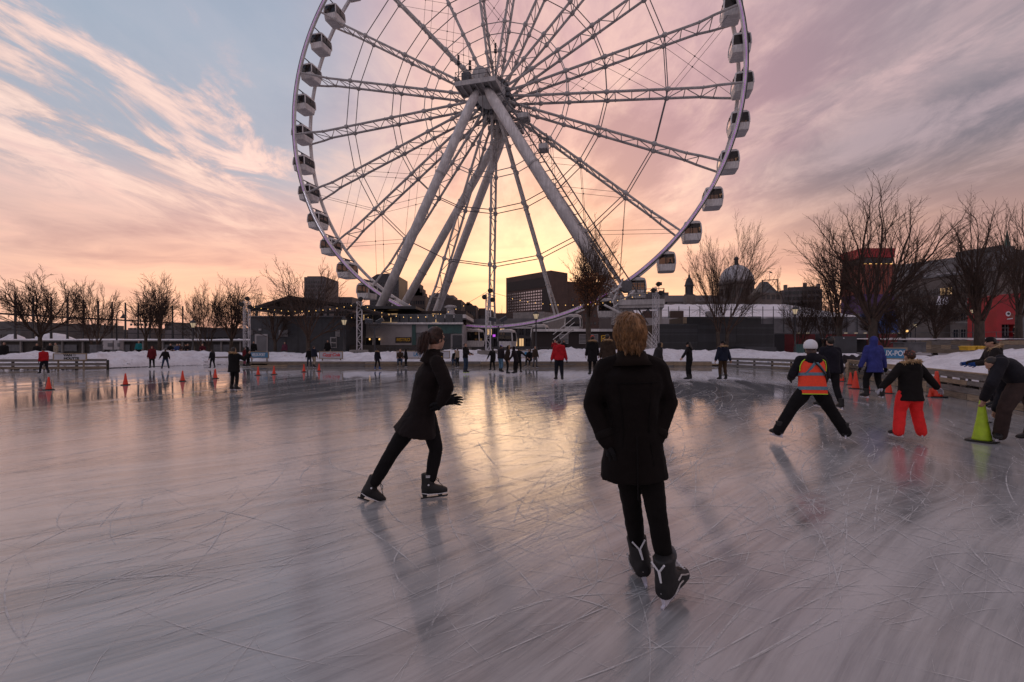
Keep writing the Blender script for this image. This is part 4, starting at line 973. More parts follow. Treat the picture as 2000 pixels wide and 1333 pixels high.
# ------------------------------------------------------------------ the observation wheel
TH = rad(14.53)
HUB = V((-2.43, 52.95, 30.62)); RW = 27.0
UU = V((math.cos(TH), -math.sin(TH), 0)); NN = V((math.sin(TH), math.cos(TH), 0))
wheel = thing('observation_wheel', 'huge white observation wheel with lattice spokes behind the rink', 'ferris wheel', HUB, -TH)
def wp_(a, r, off):                          # point in the wheel's own frame
    return V((r * math.cos(a), off, r * math.sin(a)))
REAR = 3.1
def ring_mesh(r, off, w, dp, n=168, name='rim', m='white'):
    q = MB(); rings = []
    for i in range(n):
        a = 2 * math.pi * i / n
        rings.append([wp_(a, r - dp / 2, off - w / 2), wp_(a, r + dp / 2, off - w / 2), wp_(a, r + dp / 2, off + w / 2), wp_(a, r - dp / 2, off + w / 2)])
    rings.append(rings[0]); q.loft(rings, False); return q
fr = build(ring_mesh(RW, 0, .30, .34), 'rim', M['white'], wheel, local=True)
rr = build(ring_mesh(RW, REAR, .30, .34), 'rim', M['white'], wheel, local=True)
q = ring_mesh(RW + .235, -.02, .24, .10); build(q, 'light_channel', M['darksteel'], wheel, local=True)
q = MB(); q2 = MB(); nled = 860
for i in range(nled):
    a = 2 * math.pi * i / nled; deg = math.degrees(a) % 360
    t = (q2 if 200 < deg < 214 else q)
    c = wp_(a, RW + .02, -.165); ra = wp_(a, 1, 0); ta = wp_(a + math.pi / 2, 1, 0); s = .032
    t.add([c - ra * s - ta * s, c + ra * s - ta * s, c + ra * s + ta * s, c - ra * s + ta * s, c + V((0, -.03, 0))], [(0, 1, 4), (1, 2, 4), (2, 3, 4), (3, 0, 4)])
build(q, 'violet_lights', M['led'], wheel, local=True, kind='stuff'); build(q2, 'white_lights', M['ledw'], wheel, local=True, kind='stuff')
# one spoke, lying along +x
NODES = (5.4, 8.8, 13.2, 19.65)
F0, B0 = .60, 2.50
q = MB()
for o0, o1, oh in ((F0, 0.0, .35), (B0, REAR, 2.75)):
    q.poly([(1.5, oh, 0), (4.2, o0, 0), (23.2, o0, 0), (24.6, o0 + (o1 - o0) * .55, 0), (26.85, o1, 0)], [.16, .15, .135, .13, .12], 6)
xs = [4.2] + list(NODES[:1]) + [7.1] + [8.8, 10.2, 11.7, 13.2, 14.1, 15.9, 17.8, 19.65, 21.4, 23.2, 24.5]
for i, x in enumerate(xs):
    ex = .55 if x > 24 else 0
    q.tube((x, F0 - ex * .4, 0), (x, B0 + ex * .4, 0), .055, n=5)
    if i + 1 < len(xs):
        x2 = xs[i + 1]; q.tube((x, F0 if i % 2 else B0, 0), (x2, B0 if i % 2 else F0, 0), .05, n=5)
for x in NODES:
    for o in (F0, B0): q.lathe([(.08, -.36), (.25, -.16), (.25, .16), (.08, .36)], (0, 0, 0), 8) if False else q.ell((x, o, 0), (.36, .27, .27), None, 8, 6)
for x in (14.1, 23.2):
    for o in (F0, B0): q.ell((x, o, 0), (.13, .2, .2), None, 8, 5)
spoke = q.mesh('spoke', M['steel'])
PH0 = rad(-5.25); DS = 2 * math.pi / 21
for k in range(21): shared('spoke', spoke, wheel, (0, 0, 0), (0, -(PH0 + DS * k), 0))
# ties between neighbouring spokes
for r in NODES:
    q = MB(); rt_ = .055 if r > 8 else .045
    q.tube(wp_(-DS / 2, r, 0), wp_(DS / 2, r, 0), rt_, n=5)
    me = q.mesh('tie_rod', M['gunmetal'] if r > 10 else M['steel'])
    for k in range(21):
        for o in (F0, B0): shared('tie_rod', me, wheel, (0, o, 0), (0, -(PH0 + DS * (k + .5)), 0))
q = MB()
lv = (2.6,) + NODES + (26.4,)
for o in (F0, B0):
    for r0, r1 in zip(lv[:-1], lv[1:]):
        for s in (1, -1):
            q.tube(wp_(-s * DS / 2, r0, o), wp_(s * DS / 2, r1, o), .022, n=4)
        c = (wp_(-DS / 2, r0, o) + wp_(DS / 2, r0, o)) * .5; rc = r0 * r1 * 2 / (r0 + r1) * math.cos(DS / 2)
        q.ell(wp_(0, rc, o), (.09, .09, .09), None, 6, 5)
xb = q.mesh('cross_cables', M['darksteel'])
for k in (0, 5, 7, 12, 13, 18): tag(shared('cross_cables', xb, wheel, (0, 0, 0), (0, -(PH0 + DS * (k + .5)), 0)), kind='stuff')
# hub
q = MB()
def axl(prof, n=20): q.loft([[V((r * math.cos(2 * math.pi * j / n), y, r * math.sin(2 * math.pi * j / n))) for j in range(n)] for r, y in prof])
axl([(.75, -4.4), (.75, -3.0), (1.0, -2.9), (1.0, -2.5), (.7, -2.4), (.7, -.2), (1.75, -.1), (1.75, .65), (1.0, .75), (1.0, 2.35), (1.75, 2.45), (1.75, 3.2), (.7, 3.3), (.7, 5.6), (1.0, 5.7), (1.0, 6.1), (.75, 6.2), (.75, 7.4)])
build(q, 'hub', M['steel'], wheel, local=True)
for y in (.28, 2.82):
    for k in range(21):
        q = MB(); a = PH0 + DS * k; q.box(wp_(a, 1.95, y), (.5, .5, .34), Matrix.Rotation(-a, 3, 'Y')); build(q, 'spoke_socket', M['gunmetal'], wheel, local=True)
for k in range(10):
    a = 2 * math.pi * k / 10
    for r0, o0, r1, o1 in ((.95, -2.3, 3.6, .4), (.95, 5.6, 3.6, 2.7)): q = MB(); q.tube(wp_(a, r0, o0), wp_(a, r1, o1), .07, n=5); build(q, 'hub_stay', M['steel'], wheel, local=True)

# gondolas hang freely between the rims
gondola0 = thing('gondola', '', 'gondola', (0, 0, 0), -TH, 'gondolas on the wheel')
W2, D2, HT = .93, 1.08, 2.05                # half width, half depth, height; the pivot is 0.45 above the roof
def bulge(t): return .86 + .14 * math.sin(math.pi * min(1, max(0, t * .95 + .08)))
def gring(t, sh=0.0, sx=1.0):
    b = bulge(t); z = -2.5 + HT * t; w = (W2 * b - sh); dd = (D2 * (.90 + .10 * math.sin(math.pi * t)) - sh); c = .16
    return [V((x, y, z)) for x, y in ((-w + c, -dd), (w - c, -dd), (w, -dd + c), (w, dd - c), (w - c, dd), (-w + c, dd), (-w, dd - c), (-w, -dd + c))]
q = MB(); q.loft([gring(0, .12), gring(.02), gring(.12), gring(.25), gring(.36)]); q.loft([[p * 1 for p in gring(.36, .05)], [p * 1 for p in gring(.37, .05)]])
build(q, 'cabin', M['white'], gondola0, local=True)
q = MB(); q.loft([gring(.87), gring(.94), [V((p.x * .93, p.y * .93, -2.5 + HT * 1.0)) for p in gring(1.0)], [V((p.x * .55, p.y * .6, -2.5 + HT * 1.06)) for p in gring(1.0)]])
build(q, 'roof', M['white'], gondola0, local=True)
for sx in (-1, 1):
    for sy in (-1, 1):
        q = MB(); path = []
        for t in (.35, .5, .65, .8, .88): b = bulge(t); path.append(V((sx * (W2 * b - .05), sy * (D2 * (.90 + .10 * math.sin(math.pi * t)) - .05), -2.5 + HT * t)))
        q.poly(path, [.075] * 5, 6); build(q, 'corner_post', M['white'], gondola0, local=True)
def pane_mesh(axis, s):
    q = MB(); rows = []
    for t in (.36, .5, .65, .78, .87):
        b = bulge(t); w = W2 * b - .07; dd = D2 * (.90 + .10 * math.sin(math.pi * t)) - .07; z = -2.5 + HT * t
        rows.append([V((-w + .03, s * (dd + .03), z)), V((w - .03, s * (dd + .03), z))] if axis == 'y' else [V((s * (w + .03), -dd + .03, z)), V((s * (w + .03), dd - .03, z))])
    vs = [p for r in rows for p in r]; q.add(vs, [(2 * i, 2 * i + 1, 2 * i + 3, 2 * i + 2) for i in range(4)]); return q
for ax_, s in (('y', -1), ('y', 1), ('x', -1), ('x', 1)): build(pane_mesh(ax_, s), 'pane', M['cabinglass'], gondola0, local=True)
for s in (-1, 1):
    q = MB(); q.box((0, s * (D2 - .045), -2.5 + HT * .62), (.07, .05, HT * .5)); build(q, 'door_bar', M['black'], gondola0, local=True); q = MB(); q.box((s * (W2 - .07), 0, -2.5 + HT * .62), (.05, .06, HT * .5)); build(q, 'door_bar', M['black'], gondola0, local=True)
    q = MB(); q.box((s * .62, 0, -2.5 + HT * .30), (.42, 1.7, .10)); q.box((s * .80, 0, -2.5 + HT * .44), (.08, 1.7, .5)); build(q, 'bench', M['black'], gondola0, local=True)
q = MB(); q.tube((0, -1.5, 0), (0, 1.5, 0), .07, n=6); q.box((0, 0, -.18), (.20, .9, .34)); q.tube((-.45, 0, -.42), (0, 0, -.02), .05, n=5); q.tube((.45, 0, -.42), (0, 0, -.02), .05, n=5)
build(q, 'hanger', M['gunmetal'], gondola0, local=True)
GP = rad(-1.05); DG = 2 * math.pi / 42
seen = []
for k in range(42):
    a = (GP + DG * k + math.pi) % (2 * math.pi) - math.pi
    P = HUB + UU * (RW * math.cos(a)) + Z * (RW * math.sin(a)) + NN * (REAR / 2)
    if HOR - FOC * (P.z - 2.6 - EYE) / P.y < -30: continue
    seen.append((a, P))
left = sorted([s for s in seen if math.cos(s[0]) < 0 and s[0] not in ()], key=lambda s: -s[1].z)
right = sorted([s for s in seen if math.cos(s[0]) >= 0], key=lambda s: -s[1].z)
ORD = ['topmost', 'second', 'third', 'fourth', 'fifth', 'sixth', 'seventh', 'eighth', 'ninth', 'tenth', 'eleventh', 'twelfth', 'thirteenth', 'fourteenth', 'fifteenth', 'sixteenth', 'seventeenth']
first = True
GPOS = []
for side_name, lst in (('left', left), ('right', right)):
    for i, (a, P) in enumerate(lst):
        low = P.z < 9
        lab = ('white gondola %s from the top along the %s side of the wheel' % (ORD[i], side_name)) if i else 'topmost white gondola in view on the %s side of the wheel' % side_name
        if low and side_name == 'left': lab += ', near the promenade'
        if first: gondola0.location = P; gondola0['label'] = lab; first = False
        else: copy_tree(gondola0, P, -TH, lab)
        GPOS.append((side_name, i, P))
# a passenger, seen as a head and shoulders in one cabin
def bust(label, P, dxx):
    o = thing('person', label, 'person', P + UU * dxx + Z * -1.95)
    q = MB(); c = V((0, 0, 0)); q.loft([[V((.21 * s * math.cos(t), .13 * s * math.sin(t), z)) for t in [2 * math.pi * j / 12 for j in range(12)]] for s, z in ((.9, -.05), (1, .25), (1.05, .42), (.8, .52), (.3, .57))]); q.caps([(0, 0, .5), (0, 0, .64)], [.06, .06], 8); q.ell((0, 0, .74), (.09, .11, .125), None, 12, 8)
    for s in (-1, 1): q.caps([(s * .2, 0, .44), (s * .26, .05, .2), (s * .2, .25, .12)], [.06, .055, .045], 8); q.caps([(s * .09, .02, 0), (s * .1, .38, .02), (s * .1, .42, -.3)], [.085, .065, .05], 8)
    skin_over(q, 'body', cloth((.014, .013, .016)), o, .03, 3)
    q = MB(); q.ell((0, -.01, .78), (.10, .12, .11), None, 10, 6); build(q, 'hair', M['darkhair'], o, True, True)
for nm, i, P in GPOS:
    px = 1000 + FOC * P.x / P.y
    if abs(px - 1303) < 14 and P.z < 14: bust('person in dark clothes sitting in the lowest free gondola on the right', P, .42)

# ------------------------------------------------------------------ the frame that carries the wheel
sf = thing('wheel_support', 'thick white tubular legs and platforms carrying the observation wheel', 'wheel support', (HUB.x, HUB.y, .4))
HF = HUB + NN * -3.4; HB = HUB + NN * 6.7
def foot(px, Y, z=.4): return V(((px - 1000) / FOC * Y, Y, z))
LEGS = {'A': (HF + Z * -1.2 - UU * .5, foot(702, 53.4), .52), 'D': (HF + Z * -1.2 + UU * .5, foot(1279, 45.2), .58), 'B': (HB + Z * -1.4 - UU * .7, foot(737, 63.8), .54), 'C': (HB + Z * -1.4 - UU * .2, foot(823, 76), .56), 'E': (HB + Z * -1.4 + UU * .7, foot(1272, 56), .60)}
for k, (p, q_, r) in LEGS.items():
    q = MB(); d_ = (q_ - p); q.poly([p, p + d_ * .03, p + d_ * .06, q_], [r * .55, r * .9, r, r * 1.04], 20, True)
    lg = build(q, 'leg', M['white'], sf, True)
    q = MB()
    for t in (.30, .62): c = p + d_ * t; dn = d_.normalized(); q.tube(c - dn * .1, c + dn * .1, r * 1.14, n=20)
    build(q, 'flange', M['steel'], lg)
    q = MB(); q.box(q_ + Z * .1, (2.6, 2.6, .8)); build(q, 'footing', M['conc'], lg)
# bearing platforms at the hub
def platform(c, ang, w, dpt, name='platform'):
    R3 = Matrix.Rotation(ang, 3, 'Z'); o = lambda x, y, z: c + R3 @ V((x, y, z))
    q = MB(); q.box(c, (w, dpt, .12), R3)
    for s in (-1, 1): q.box(o(0, s * dpt / 2, -.05), (w, .12, .5), R3); q.box(o(s * w / 2, 0, -.05), (.12, dpt, .5), R3)
    for i in range(1, 6): q.box(o(-w / 2 + w * i / 6, 0, -.22), (.14, dpt - .1, .3), R3)
    pf_ = build(q, name, M['steel'], sf)
    q = MB(); n = max(3, int(w / .8)); m2 = max(2, int(dpt / .8))
    for i in range(n + 1):
        for s in (-1, 1): q.tube(o(-w / 2 + w * i / n, s * dpt / 2, .2), o(-w / 2 + w * i / n, s * dpt / 2, 1.2), .03, n=5)
    for i in range(m2 + 1):
        for s in (-1, 1): q.tube(o(s * w / 2, -dpt / 2 + dpt * i / m2, .2), o(s * w / 2, -dpt / 2 + dpt * i / m2, 1.2), .03, n=5)
    for zz in (.7, 1.2):
        for s in (-1, 1): q.tube(o(-w / 2, s * dpt / 2, zz), o(w / 2, s * dpt / 2, zz), .03, n=5); q.tube(o(s * w / 2, -dpt / 2, zz), o(s * w / 2, dpt / 2, zz), .03, n=5)
    build(q, 'guard_rail', M['gunmetal'], pf_)
    return pf_, o
pf1, o1 = platform(HF + Z * -1.05 - UU * .3 - NN * .2, -TH, 4.5, 2.4, 'bearing_platform')
q = MB(); q.box(o1(-1.2, -.6, .75), (.9, .7, 1.0), Matrix.Rotation(-TH, 3, 'Z')); build(q, 'control_cabinet', M['gunmetal'], pf1)
q = MB(); q.box(o1(.4, .2, .85), (1.2, 1.3, 1.3), Matrix.Rotation(-TH, 3, 'Z')); q.box(o1(.4, .2, 1.6), (1.4, 1.4, .2), Matrix.Rotation(-TH, 3, 'Z')); build(q, 'bearing_housing', M['steel'], pf1)
for x, h in ((-2.35, 3.6), (1.9, 4.2), (-1.0, 2.8)):
    q = MB(); q.tube(o1(x, 0, 0), o1(x, 0, h), .05, n=5); q.box(o1(x, 0, h), (.22, .22, .42)); q.box(o1(x, 0, h - .6), (.3, .3, .32)); q.tube(o1(x - .4, 0, h - .75), o1(x + .4, 0, h - .75), .03, n=5); build(q, 'mast', M['darksteel'], pf1)
pf2, o2 = platform(HB + Z * -1.05, -TH, 4.2, 2.4, 'bearing_platform')
q = MB(); q.box(o2(0, 0, .95), (1.5, 1.5, 1.5), Matrix.Rotation(-TH, 3, 'Z')); build(q, 'bearing_housing', M['steel'], pf2)
# ladder way with landings along the right front leg
p, q_, r = LEGS['D']; dv = q_ - p; dn = dv.normalized(); side_ = UU * (r + .55) + Z * .25
q = MB()
for s in (-.35, .35): q.poly([p + dv * t + side_ + NN * s for t in (.03, .5, .90)], [.06] * 3, 5)
n = 78
for i in range(n): c = p + dv * (.04 + .86 * i / n) + side_; q.tube(c - NN * .35, c + NN * .35, .03, n=4)
for s in (-.4, .4): q.poly([p + dv * t + side_ + UU * .55 + Z * .55 + NN * s for t in (.03, .5, .90)], [.04] * 3, 5)
for i in range(26):
    c = p + dv * (.04 + .86 * i / 26) + side_
    for s in (-.4, .4): q.tube(c + NN * s, c + UU * .55 + Z * .55 + NN * s, .025, n=4)
    q.tube(c - side_ * .6, c, .05, n=4)
build(q, 'ladder', M['gunmetal'], sf)
for t, w in ((.135, 1.0), (.255, .8), (.80, 1.3)):
    c = p + dv * t + side_ + UU * .75
    platform(c, -TH, w, 1.2, 'landing')
# boarding platform beside the right foot
cP = at(1252, 592, 45.5); platform(cP, -TH, 4.2, 3.0, 'boarding_platform')
R3 = Matrix.Rotation(-TH, 3, 'Z')
q = MB(); q.box(cP + Z * -.42, (4.2, 2.8, .32), R3); q.box(cP + V((-1.6, .4, -1.2)), (1.6, 1.6, .7), R3); build(q, 'boarding_base', M['steel'], sf)
for sx in (-1.9, 1.9): q = MB(); q.box(V((cP.x + sx, cP.y, (cP.z) / 2)), (.3, .3, cP.z - .8)); build(q, 'column', M['steel'], sf)
q = MB(); c = at(1222, 560, 45.4); q.loft([[c + V((rr_ * math.cos(2 * math.pi * j / 18), y, rr_ * math.sin(2 * math.pi * j / 18))) for j in range(18)] for rr_, y in ((.55, -.3), (.62, -.2), (.62, .2), (.55, .3))]); build(q, 'drive_wheel', M['gunmetal'], sf)
q = MB()
for i in range(12):
    a = at(1196 - i * 0.2, 600 + i * 3, 45.2 + .02 * i); b_ = at(1232 + i * 1.5, 610 + i * 3.4, 45); q.tube(a, b_, .05, n=5)
build(q, 'brace_tubes', M['steel'], sf)
q = MB()
for a, b_ in (((1200, 600), (1240, 568)), ((1196, 592), (1216, 545)), ((1180, 596), (1230, 620)), ((1212, 600), (1226, 640)), ((1190, 575), (1214, 560))): q.tube(at(*a, 45.3), at(*b_, 45.1), .11, n=6)
build(q, 'brace_tubes', M['white'], sf)
# ------------------------------------------------------------------ bare trees
def make_tree(label, px, Y, top, spread, seed, trunk_h=.22, limbs=7, base_py=None, z=None, droop=0.0, fork=1, dens=1.0, leaves=0, lean=0.0, tr=None, group='bare trees round the rink', upright=.72):
    rn = random.Random(seed)
    X = (px - 1000) / FOC * Y; z0 = .3 if z is None else z
    H = EYE + (HOR - top) / FOC * Y - z0; S = spread / FOC * Y          # height and half spread in metres
    root = thing('bare_tree', label, 'tree', (X, Y, z0), 0, group)
    tk, cr = MB(), MB(); tips = []
    tr = tr or H * .0165 + .03
    tw_ = .012 if leaves else (.0095 if Y > 39 else .0075)
    def rv(s): return V((rn.gauss(0, s), rn.gauss(0, s), rn.gauss(0, s)))
    def grow(p, d, L, r, lev, mb, target_up):
        n = 6 if lev <= 1 else (4 if lev == 2 else 3)
        pts = [p.copy()]; rs = [r]; dd = d.normalized()
        end = .45 if lev < 3 else .5
        for i in range(n):
            dd = (dd + rv(.07 + .035 * lev) + V((0, 0, target_up * .10))).normalized()
            p = p + dd * (L / n); pts.append(p.copy()); rs.append(max(tw_ * .8, r * (1 - (1 - end) * (i + 1) / n) if lev < 3 else r * (1 - .6 * (i + 1) / n)))
        mb.poly(pts, rs, 6 if lev == 0 else (5 if lev == 1 else 3), lev == 0)
        return pts, rs, dd
    def branch(p, d, L, r, lev):
        pts, rs, dd = grow(p, d, L, r, lev, tk if lev == 0 else cr, upright if lev < 3 else upright * .8 - droop)
        if lev >= 4:
            tips.append(pts[-1]); tips.append(pts[-2]); return
        nk = {1: 9, 2: 6, 3: 5}[lev]; nk = max(2, round(nk * dens * rn.uniform(.8, 1.2)))
        for i in range(nk):
            t = .18 + .80 * (i + rn.random() * .8) / nk; t = min(t, .99); k = min(int(t * (len(pts) - 1)), len(pts) - 2); f = t * (len(pts) - 1) - k
            q = pts[k].lerp(pts[k + 1], f); rq = rs[k] * (1 - f) + rs[k + 1] * f
            ax = (pts[k + 1] - pts[k]).normalized()
            perp = rv(1.0); perp = (perp - ax * perp.dot(ax)).normalized()
            out_ = V((q.x, q.y, 0)); 
            if out_.length > .01: perp = (perp + out_.normalized() * .45).normalized()
            ang = rad(rn.uniform(20, 40))
            nd = ax * math.cos(ang) + perp * math.sin(ang)
            Lq = L * (.62 if lev < 3 else .55) * (1.08 - .55 * t) * rn.uniform(.55, 1.3)
            branch(q, nd, Lq, max(tw_, rq * .54), lev + 1)
        # the leader goes on as a twig
        branch(pts[-1], dd, L * .42, max(tw_, rs[-1] * .9), min(lev + 1, 4))
    for f in range(fork):
        ox = (f - (fork - 1) / 2) * tr * 3.2; b0 = V((ox, rn.uniform(-.1, .1) * fork, -.3))
        th = H * trunk_h * rn.uniform(.9, 1.1); r0 = tr / (fork ** .4)
        path = [b0, b0 + V((0, 0, .35)), b0 + V((lean * th * .5 + ox * .1, 0, th * .6)), b0 + V((lean * th + ox * .3, 0, th + .3))]
        tk.poly(path, [r0 * 1.5, r0 * 1.08, r0 * .98, r0 * .9], 9)
        topp = path[-1]; nl = max(3, round(limbs / fork))
        for i in range(nl):
            az = 2 * math.pi * (i + rn.uniform(-.3, .3)) / nl + seed; c = (i % 3) / 2.0
            reach = S * (.25 + .55 * c) * rn.uniform(.8, 1.1); rise = (H - th) * (.62 - .22 * c) * rn.uniform(.85, 1.08)
            dv = V((reach * math.cos(az) + ox * 3, reach * math.sin(az), rise)); st = topp - Z * (rn.random() * th * .35)
            branch(st, dv, dv.length, r0 * rn.uniform(.30, .48), 1)
    # fit the crown to the height and spread in the photograph
    mz = sorted(p.z for p in cr.v)[int(len(cr.v) * .9985)]; mx = sorted(abs(p.x) for p in cr.v)[int(len(cr.v) * .985)]
    zb = H * trunk_h * .6; kz = (H - zb) / (mz - zb); kx = S / mx
    for p in cr.v + tips:
        t = min(1, max(0, (p.z - zb) / (H * .18)))
        if p.z > zb: p.z = zb + (p.z - zb) * kz
        s = 1 + (kx - 1) * t; p.x *= s; p.y *= s
    build(tk, 'trunk', M['bark'], root, True, True)
    build(cr, 'crown', M['twig'], root, True, True)
    if leaves:
        lf = MB(); lowt = [p for p in tips if p.z < H * .55] or tips
        for i in range(leaves):
            c = rn.choice(lowt) + rv(.16); u = rv(1).normalized(); w = u.cross(rv(1)).normalized(); s = rn.uniform(.05, .11)
            lf.add([c - u * s, c + w * s * .6, c + u * s, c - w * s * .6], [(0, 1, 2, 3)])
        build(lf, 'dry_leaves', M['leaf'], root, False, True, kind='stuff')
    return root
T = make_tree
LG = 'bare trees in the row on the left'
T('wide bare tree at the far left behind the red coated skater', 79, 46, 531, 64, 3, .25, 8, group=LG, dens=1.15)
T('bare tree with twin stems behind the white banner', 186, 46, 549, 50, 11, .16, 8, fork=2, group=LG, dens=1.1)
T('slim bare tree standing just left of the tall third tree', 284, 47, 560, 34, 19, .28, 6, group=LG)
T('tall bare tree above the skater in the dark red coat', 310, 46, 536, 42, 23, .22, 7, group=LG, dens=1.1)
T('dense bare tree with a short forked stem behind the seated group', 402, 47, 553, 50, 31, .12, 9, fork=2, group=LG, dens=1.2)
T('upright bare tree left of the tall white truss mast', 451, 47, 540, 38, 37, .22, 7, group=LG)
T('thin bare tree partly behind the truss mast by the pavilion', 492, 60, 553, 36, 41, .25, 6, group=LG)
T('wide open bare tree in front of the dark pavilion', 602, 40, 505, 80, 47, .17, 8, dens=.80, group='bare trees near the pavilion', z=.6)
T('small bare tree against the pavilion door', 537, 42.5, 556, 40, 53, .24, 6, dens=.8, group='bare trees near the pavilion')
T('bare tree with brown leaves clinging to its low branches', 1149, 38.5, 418, 50, 59, .26, 9, dens=1.0, leaves=2600, upright=.8, group='bare trees near the wheel', z=.5)
T('broad twin stemmed bare tree in front of the silver dome', 1412, 42, 428, 72, 61, .18, 12, fork=2, dens=1.1, upright=.7, z=.4)
RG = 'bare trees in the park on the right'
T('great spreading bare tree at the right, mossy at its foot', 1703, 42, 348, 122, 67, .20, 11, dens=1.0, group=RG, z=.5, tr=.36)
T('upright bare tree left of the great spreading one', 1639, 46, 415, 48, 71, .20, 8, group=RG, z=.5)
T('slender bare tree between the two tallest park trees', 1612, 50, 560, 46, 73, .15, 7, group=RG, fork=2, z=.5)
T('low many stemmed bare tree beside the slatted building', 1560, 52, 545, 50, 79, .10, 8, group=RG, fork=2, z=.5, dens=1.1)
T('small bare tree before the blue booth', 1728, 43, 575, 40, 83, .14, 7, group=RG, z=.5)
T('bare tree with a straight stem right of the blue booth', 1765, 48, 540, 42, 89, .22, 7, group=RG, z=.6)
T('bare tree with wide low limbs before the warehouse', 1825, 45, 535, 52, 97, .20, 8, group=RG, z=.8)
T('tall bare tree near the yellow box at the right', 1913, 37, 372, 62, 101, .22, 9, group=RG, z=.7, tr=.34)
T('tall bare tree rising at the right edge of the view', 1992, 42, 378, 52, 103, .24, 8, group=RG, z=.8)
T('leafless tree far behind the dome beside the bell tower', 1385, 120, 575, 26, 107, .15, 6, group='far bare trees')
T('leafless tree far behind on the snowy terrace', 1465, 95, 560, 30, 109, .15, 6, group='far bare trees')
T('small far bare tree glowing against the low sun', 979, 180, 597, 12, 113, .2, 5, group='far bare trees', dens=.8)
# ------------------------------------------------------------------ people
def ik(a, b, l1, l2, pole):
    d = b - a; L = min(d.length, (l1 + l2) * .9995); d = d.normalized()
    x = (l1 * l1 - l2 * l2 + L * L) / (2 * L); h = math.sqrt(max(0, l1 * l1 - x * x))
    p = pole - d * pole.dot(d)
    return a + d * x + p.normalized() * h
def ering(c, rx, ry, ax, ay, n=18, sq=1.0):
    out = []
    for j in range(n):
        th = 2 * math.pi * j / n; cx, sy = math.cos(th), math.sin(th)
        cx = math.copysign(abs(cx) ** sq, cx); sy = math.copysign(abs(sy) ** sq, sy)
        out.append(c + ax * (rx * cx) + ay * (ry * sy))
    return out
def hand_mesh(wr, d, up, side, s, spread=.12, curl=.35, glove=1.0):
    """a palm, four unequal curled fingers and a thumb from the side of the palm; d runs along the hand, up is the back of the hand"""
    q = MB(); d = d.normalized(); sd = d.cross(up).normalized() * side; up = sd.cross(d).normalized() * (1 if sd.cross(d).dot(up) > 0 else -1)
    g = glove; pl = .46 * s; w = .21 * s
    rings = []
    for t, k in ((-.12, .70), (.1, .86), (.5, 1.0), (.85, 1.0), (1.0, .88)):
        rings.append(ering(wr + d * (pl * t), w * k * g, .085 * s * g, sd, up, 12, .8))
    q.loft(rings)
    for i, (o, L) in enumerate(((.78, .40), (.27, .46), (-.25, .43), (-.74, .34))):
        b = wr + d * (pl * .94) + sd * (w * o); fd = (d + sd * (o * spread)).normalized(); r = .056 * s * g; L *= s
        a = curl; p1 = b + fd * (L * .42); fd2 = (fd * math.cos(a) - up * math.sin(a)).normalized(); p2 = p1 + fd2 * (L * .33); fd3 = (fd * math.cos(2.1 * a) - up * math.sin(2.1 * a)).normalized(); p3 = p2 + fd3 * (L * .27)
        q.poly([b - fd * (.1 * s), b, p1, p2, p3], [r, r, r * .95, r * .88, r * .66], 8); q.ell(p3, (r * .68,) * 3, None, 8, 5)
    b = wr + d * (pl * .28) + sd * (w * .75); td = (d * .72 + sd * .66 - up * .22).normalized(); r = .064 * s * g
    p1 = b + td * (.22 * s); td2 = (d * .92 + sd * .32 - up * .2).normalized(); p2 = p1 + td2 * (.2 * s)
    q.poly([b - td * (.05 * s), b, p1, p2], [r * 1.15, r * 1.1, r, r * .74], 8); q.ell(p2, (r * .76,) * 3, None, 8, 5)
    return q
def make_skate(root, an, toe, s, vox, boot='boot', ice=True, fig=False, tilt=None, runner=None):
    """boot with its blade; an is the ankle joint, toe the way it points, s the body height; tilt is the boot's own up axis"""
    up = (tilt or Z).normalized(); t = (toe - up * toe.dot(up)).normalized(); sd = t.cross(up).normalized()
    q = MB(); P = lambda f, u, r=0: an + t * (f * s) + up * (u * s) + sd * (r * s)
    rings = []
    for f, u, rx, ry in ((-.008, .085, .034, .038), (-.010, .045, .032, .036), (-.004, .005, .034, .042)): rings.append(ering(P(f, u), rx * s, ry * s, sd, t, 14))
    q.loft(rings)
    q.loft([ering(P(f, u), rx * s, rz * s, sd, up, 12, .85) for f, u, rx, rz in ((-.046, -.018, .022, .022), (-.03, -.016, .030, .030), (.02, -.012, .031, .036), (.06, -.022, .033, .027), (.09, -.027, .031, .021), (.112, -.031, .018, .014))])
    q.ell(P(-.006, 0), (.036 * s, .044 * s, .04 * s), Matrix((sd, t, up)).transposed(), 12, 8)
    b = skin_over(q, 'skate', M[boot], root, vox, 3)
    if ice:
        q = MB(); w = .006 * s
        prof = [(-.05, -.042), (.10, -.046), (.092, -.062), (.100, -.074), (-.048, -.074), (-.040, -.06)]
        for f, wd in ((-.028, .034), (.066, .036)):
            q.prism([P(f - wd / 2, -.036, -.007), P(f + wd / 2, -.036, -.007), P(f + wd * .3, -.064, -.005), P(f - wd * .3, -.064, -.005)], sd * (.013 * s))
        q.prism([P(-.052, -.062, -.0045), P(.104, -.062, -.0045), P(.112, -.058, -.0045), P(.112, -.068, -.0045), P(-.052, -.068, -.0045)], sd * (.009 * s))
        build(q, 'blade_holder', M['holder' if not runner else runner], b, local=True)
        q = MB(); q.prism([P(-.055, -.067, -.002), P(.112, -.067, -.002), P(.116, -.060, -.002), P(.108, -.0735, -.002), P(.09, -.0755, -.002), P(-.04, -.0755, -.002), P(-.053, -.073, -.002)], sd * (.004 * s)); build(q, 'blade', M['blade'], b, local=True)
    return b, P
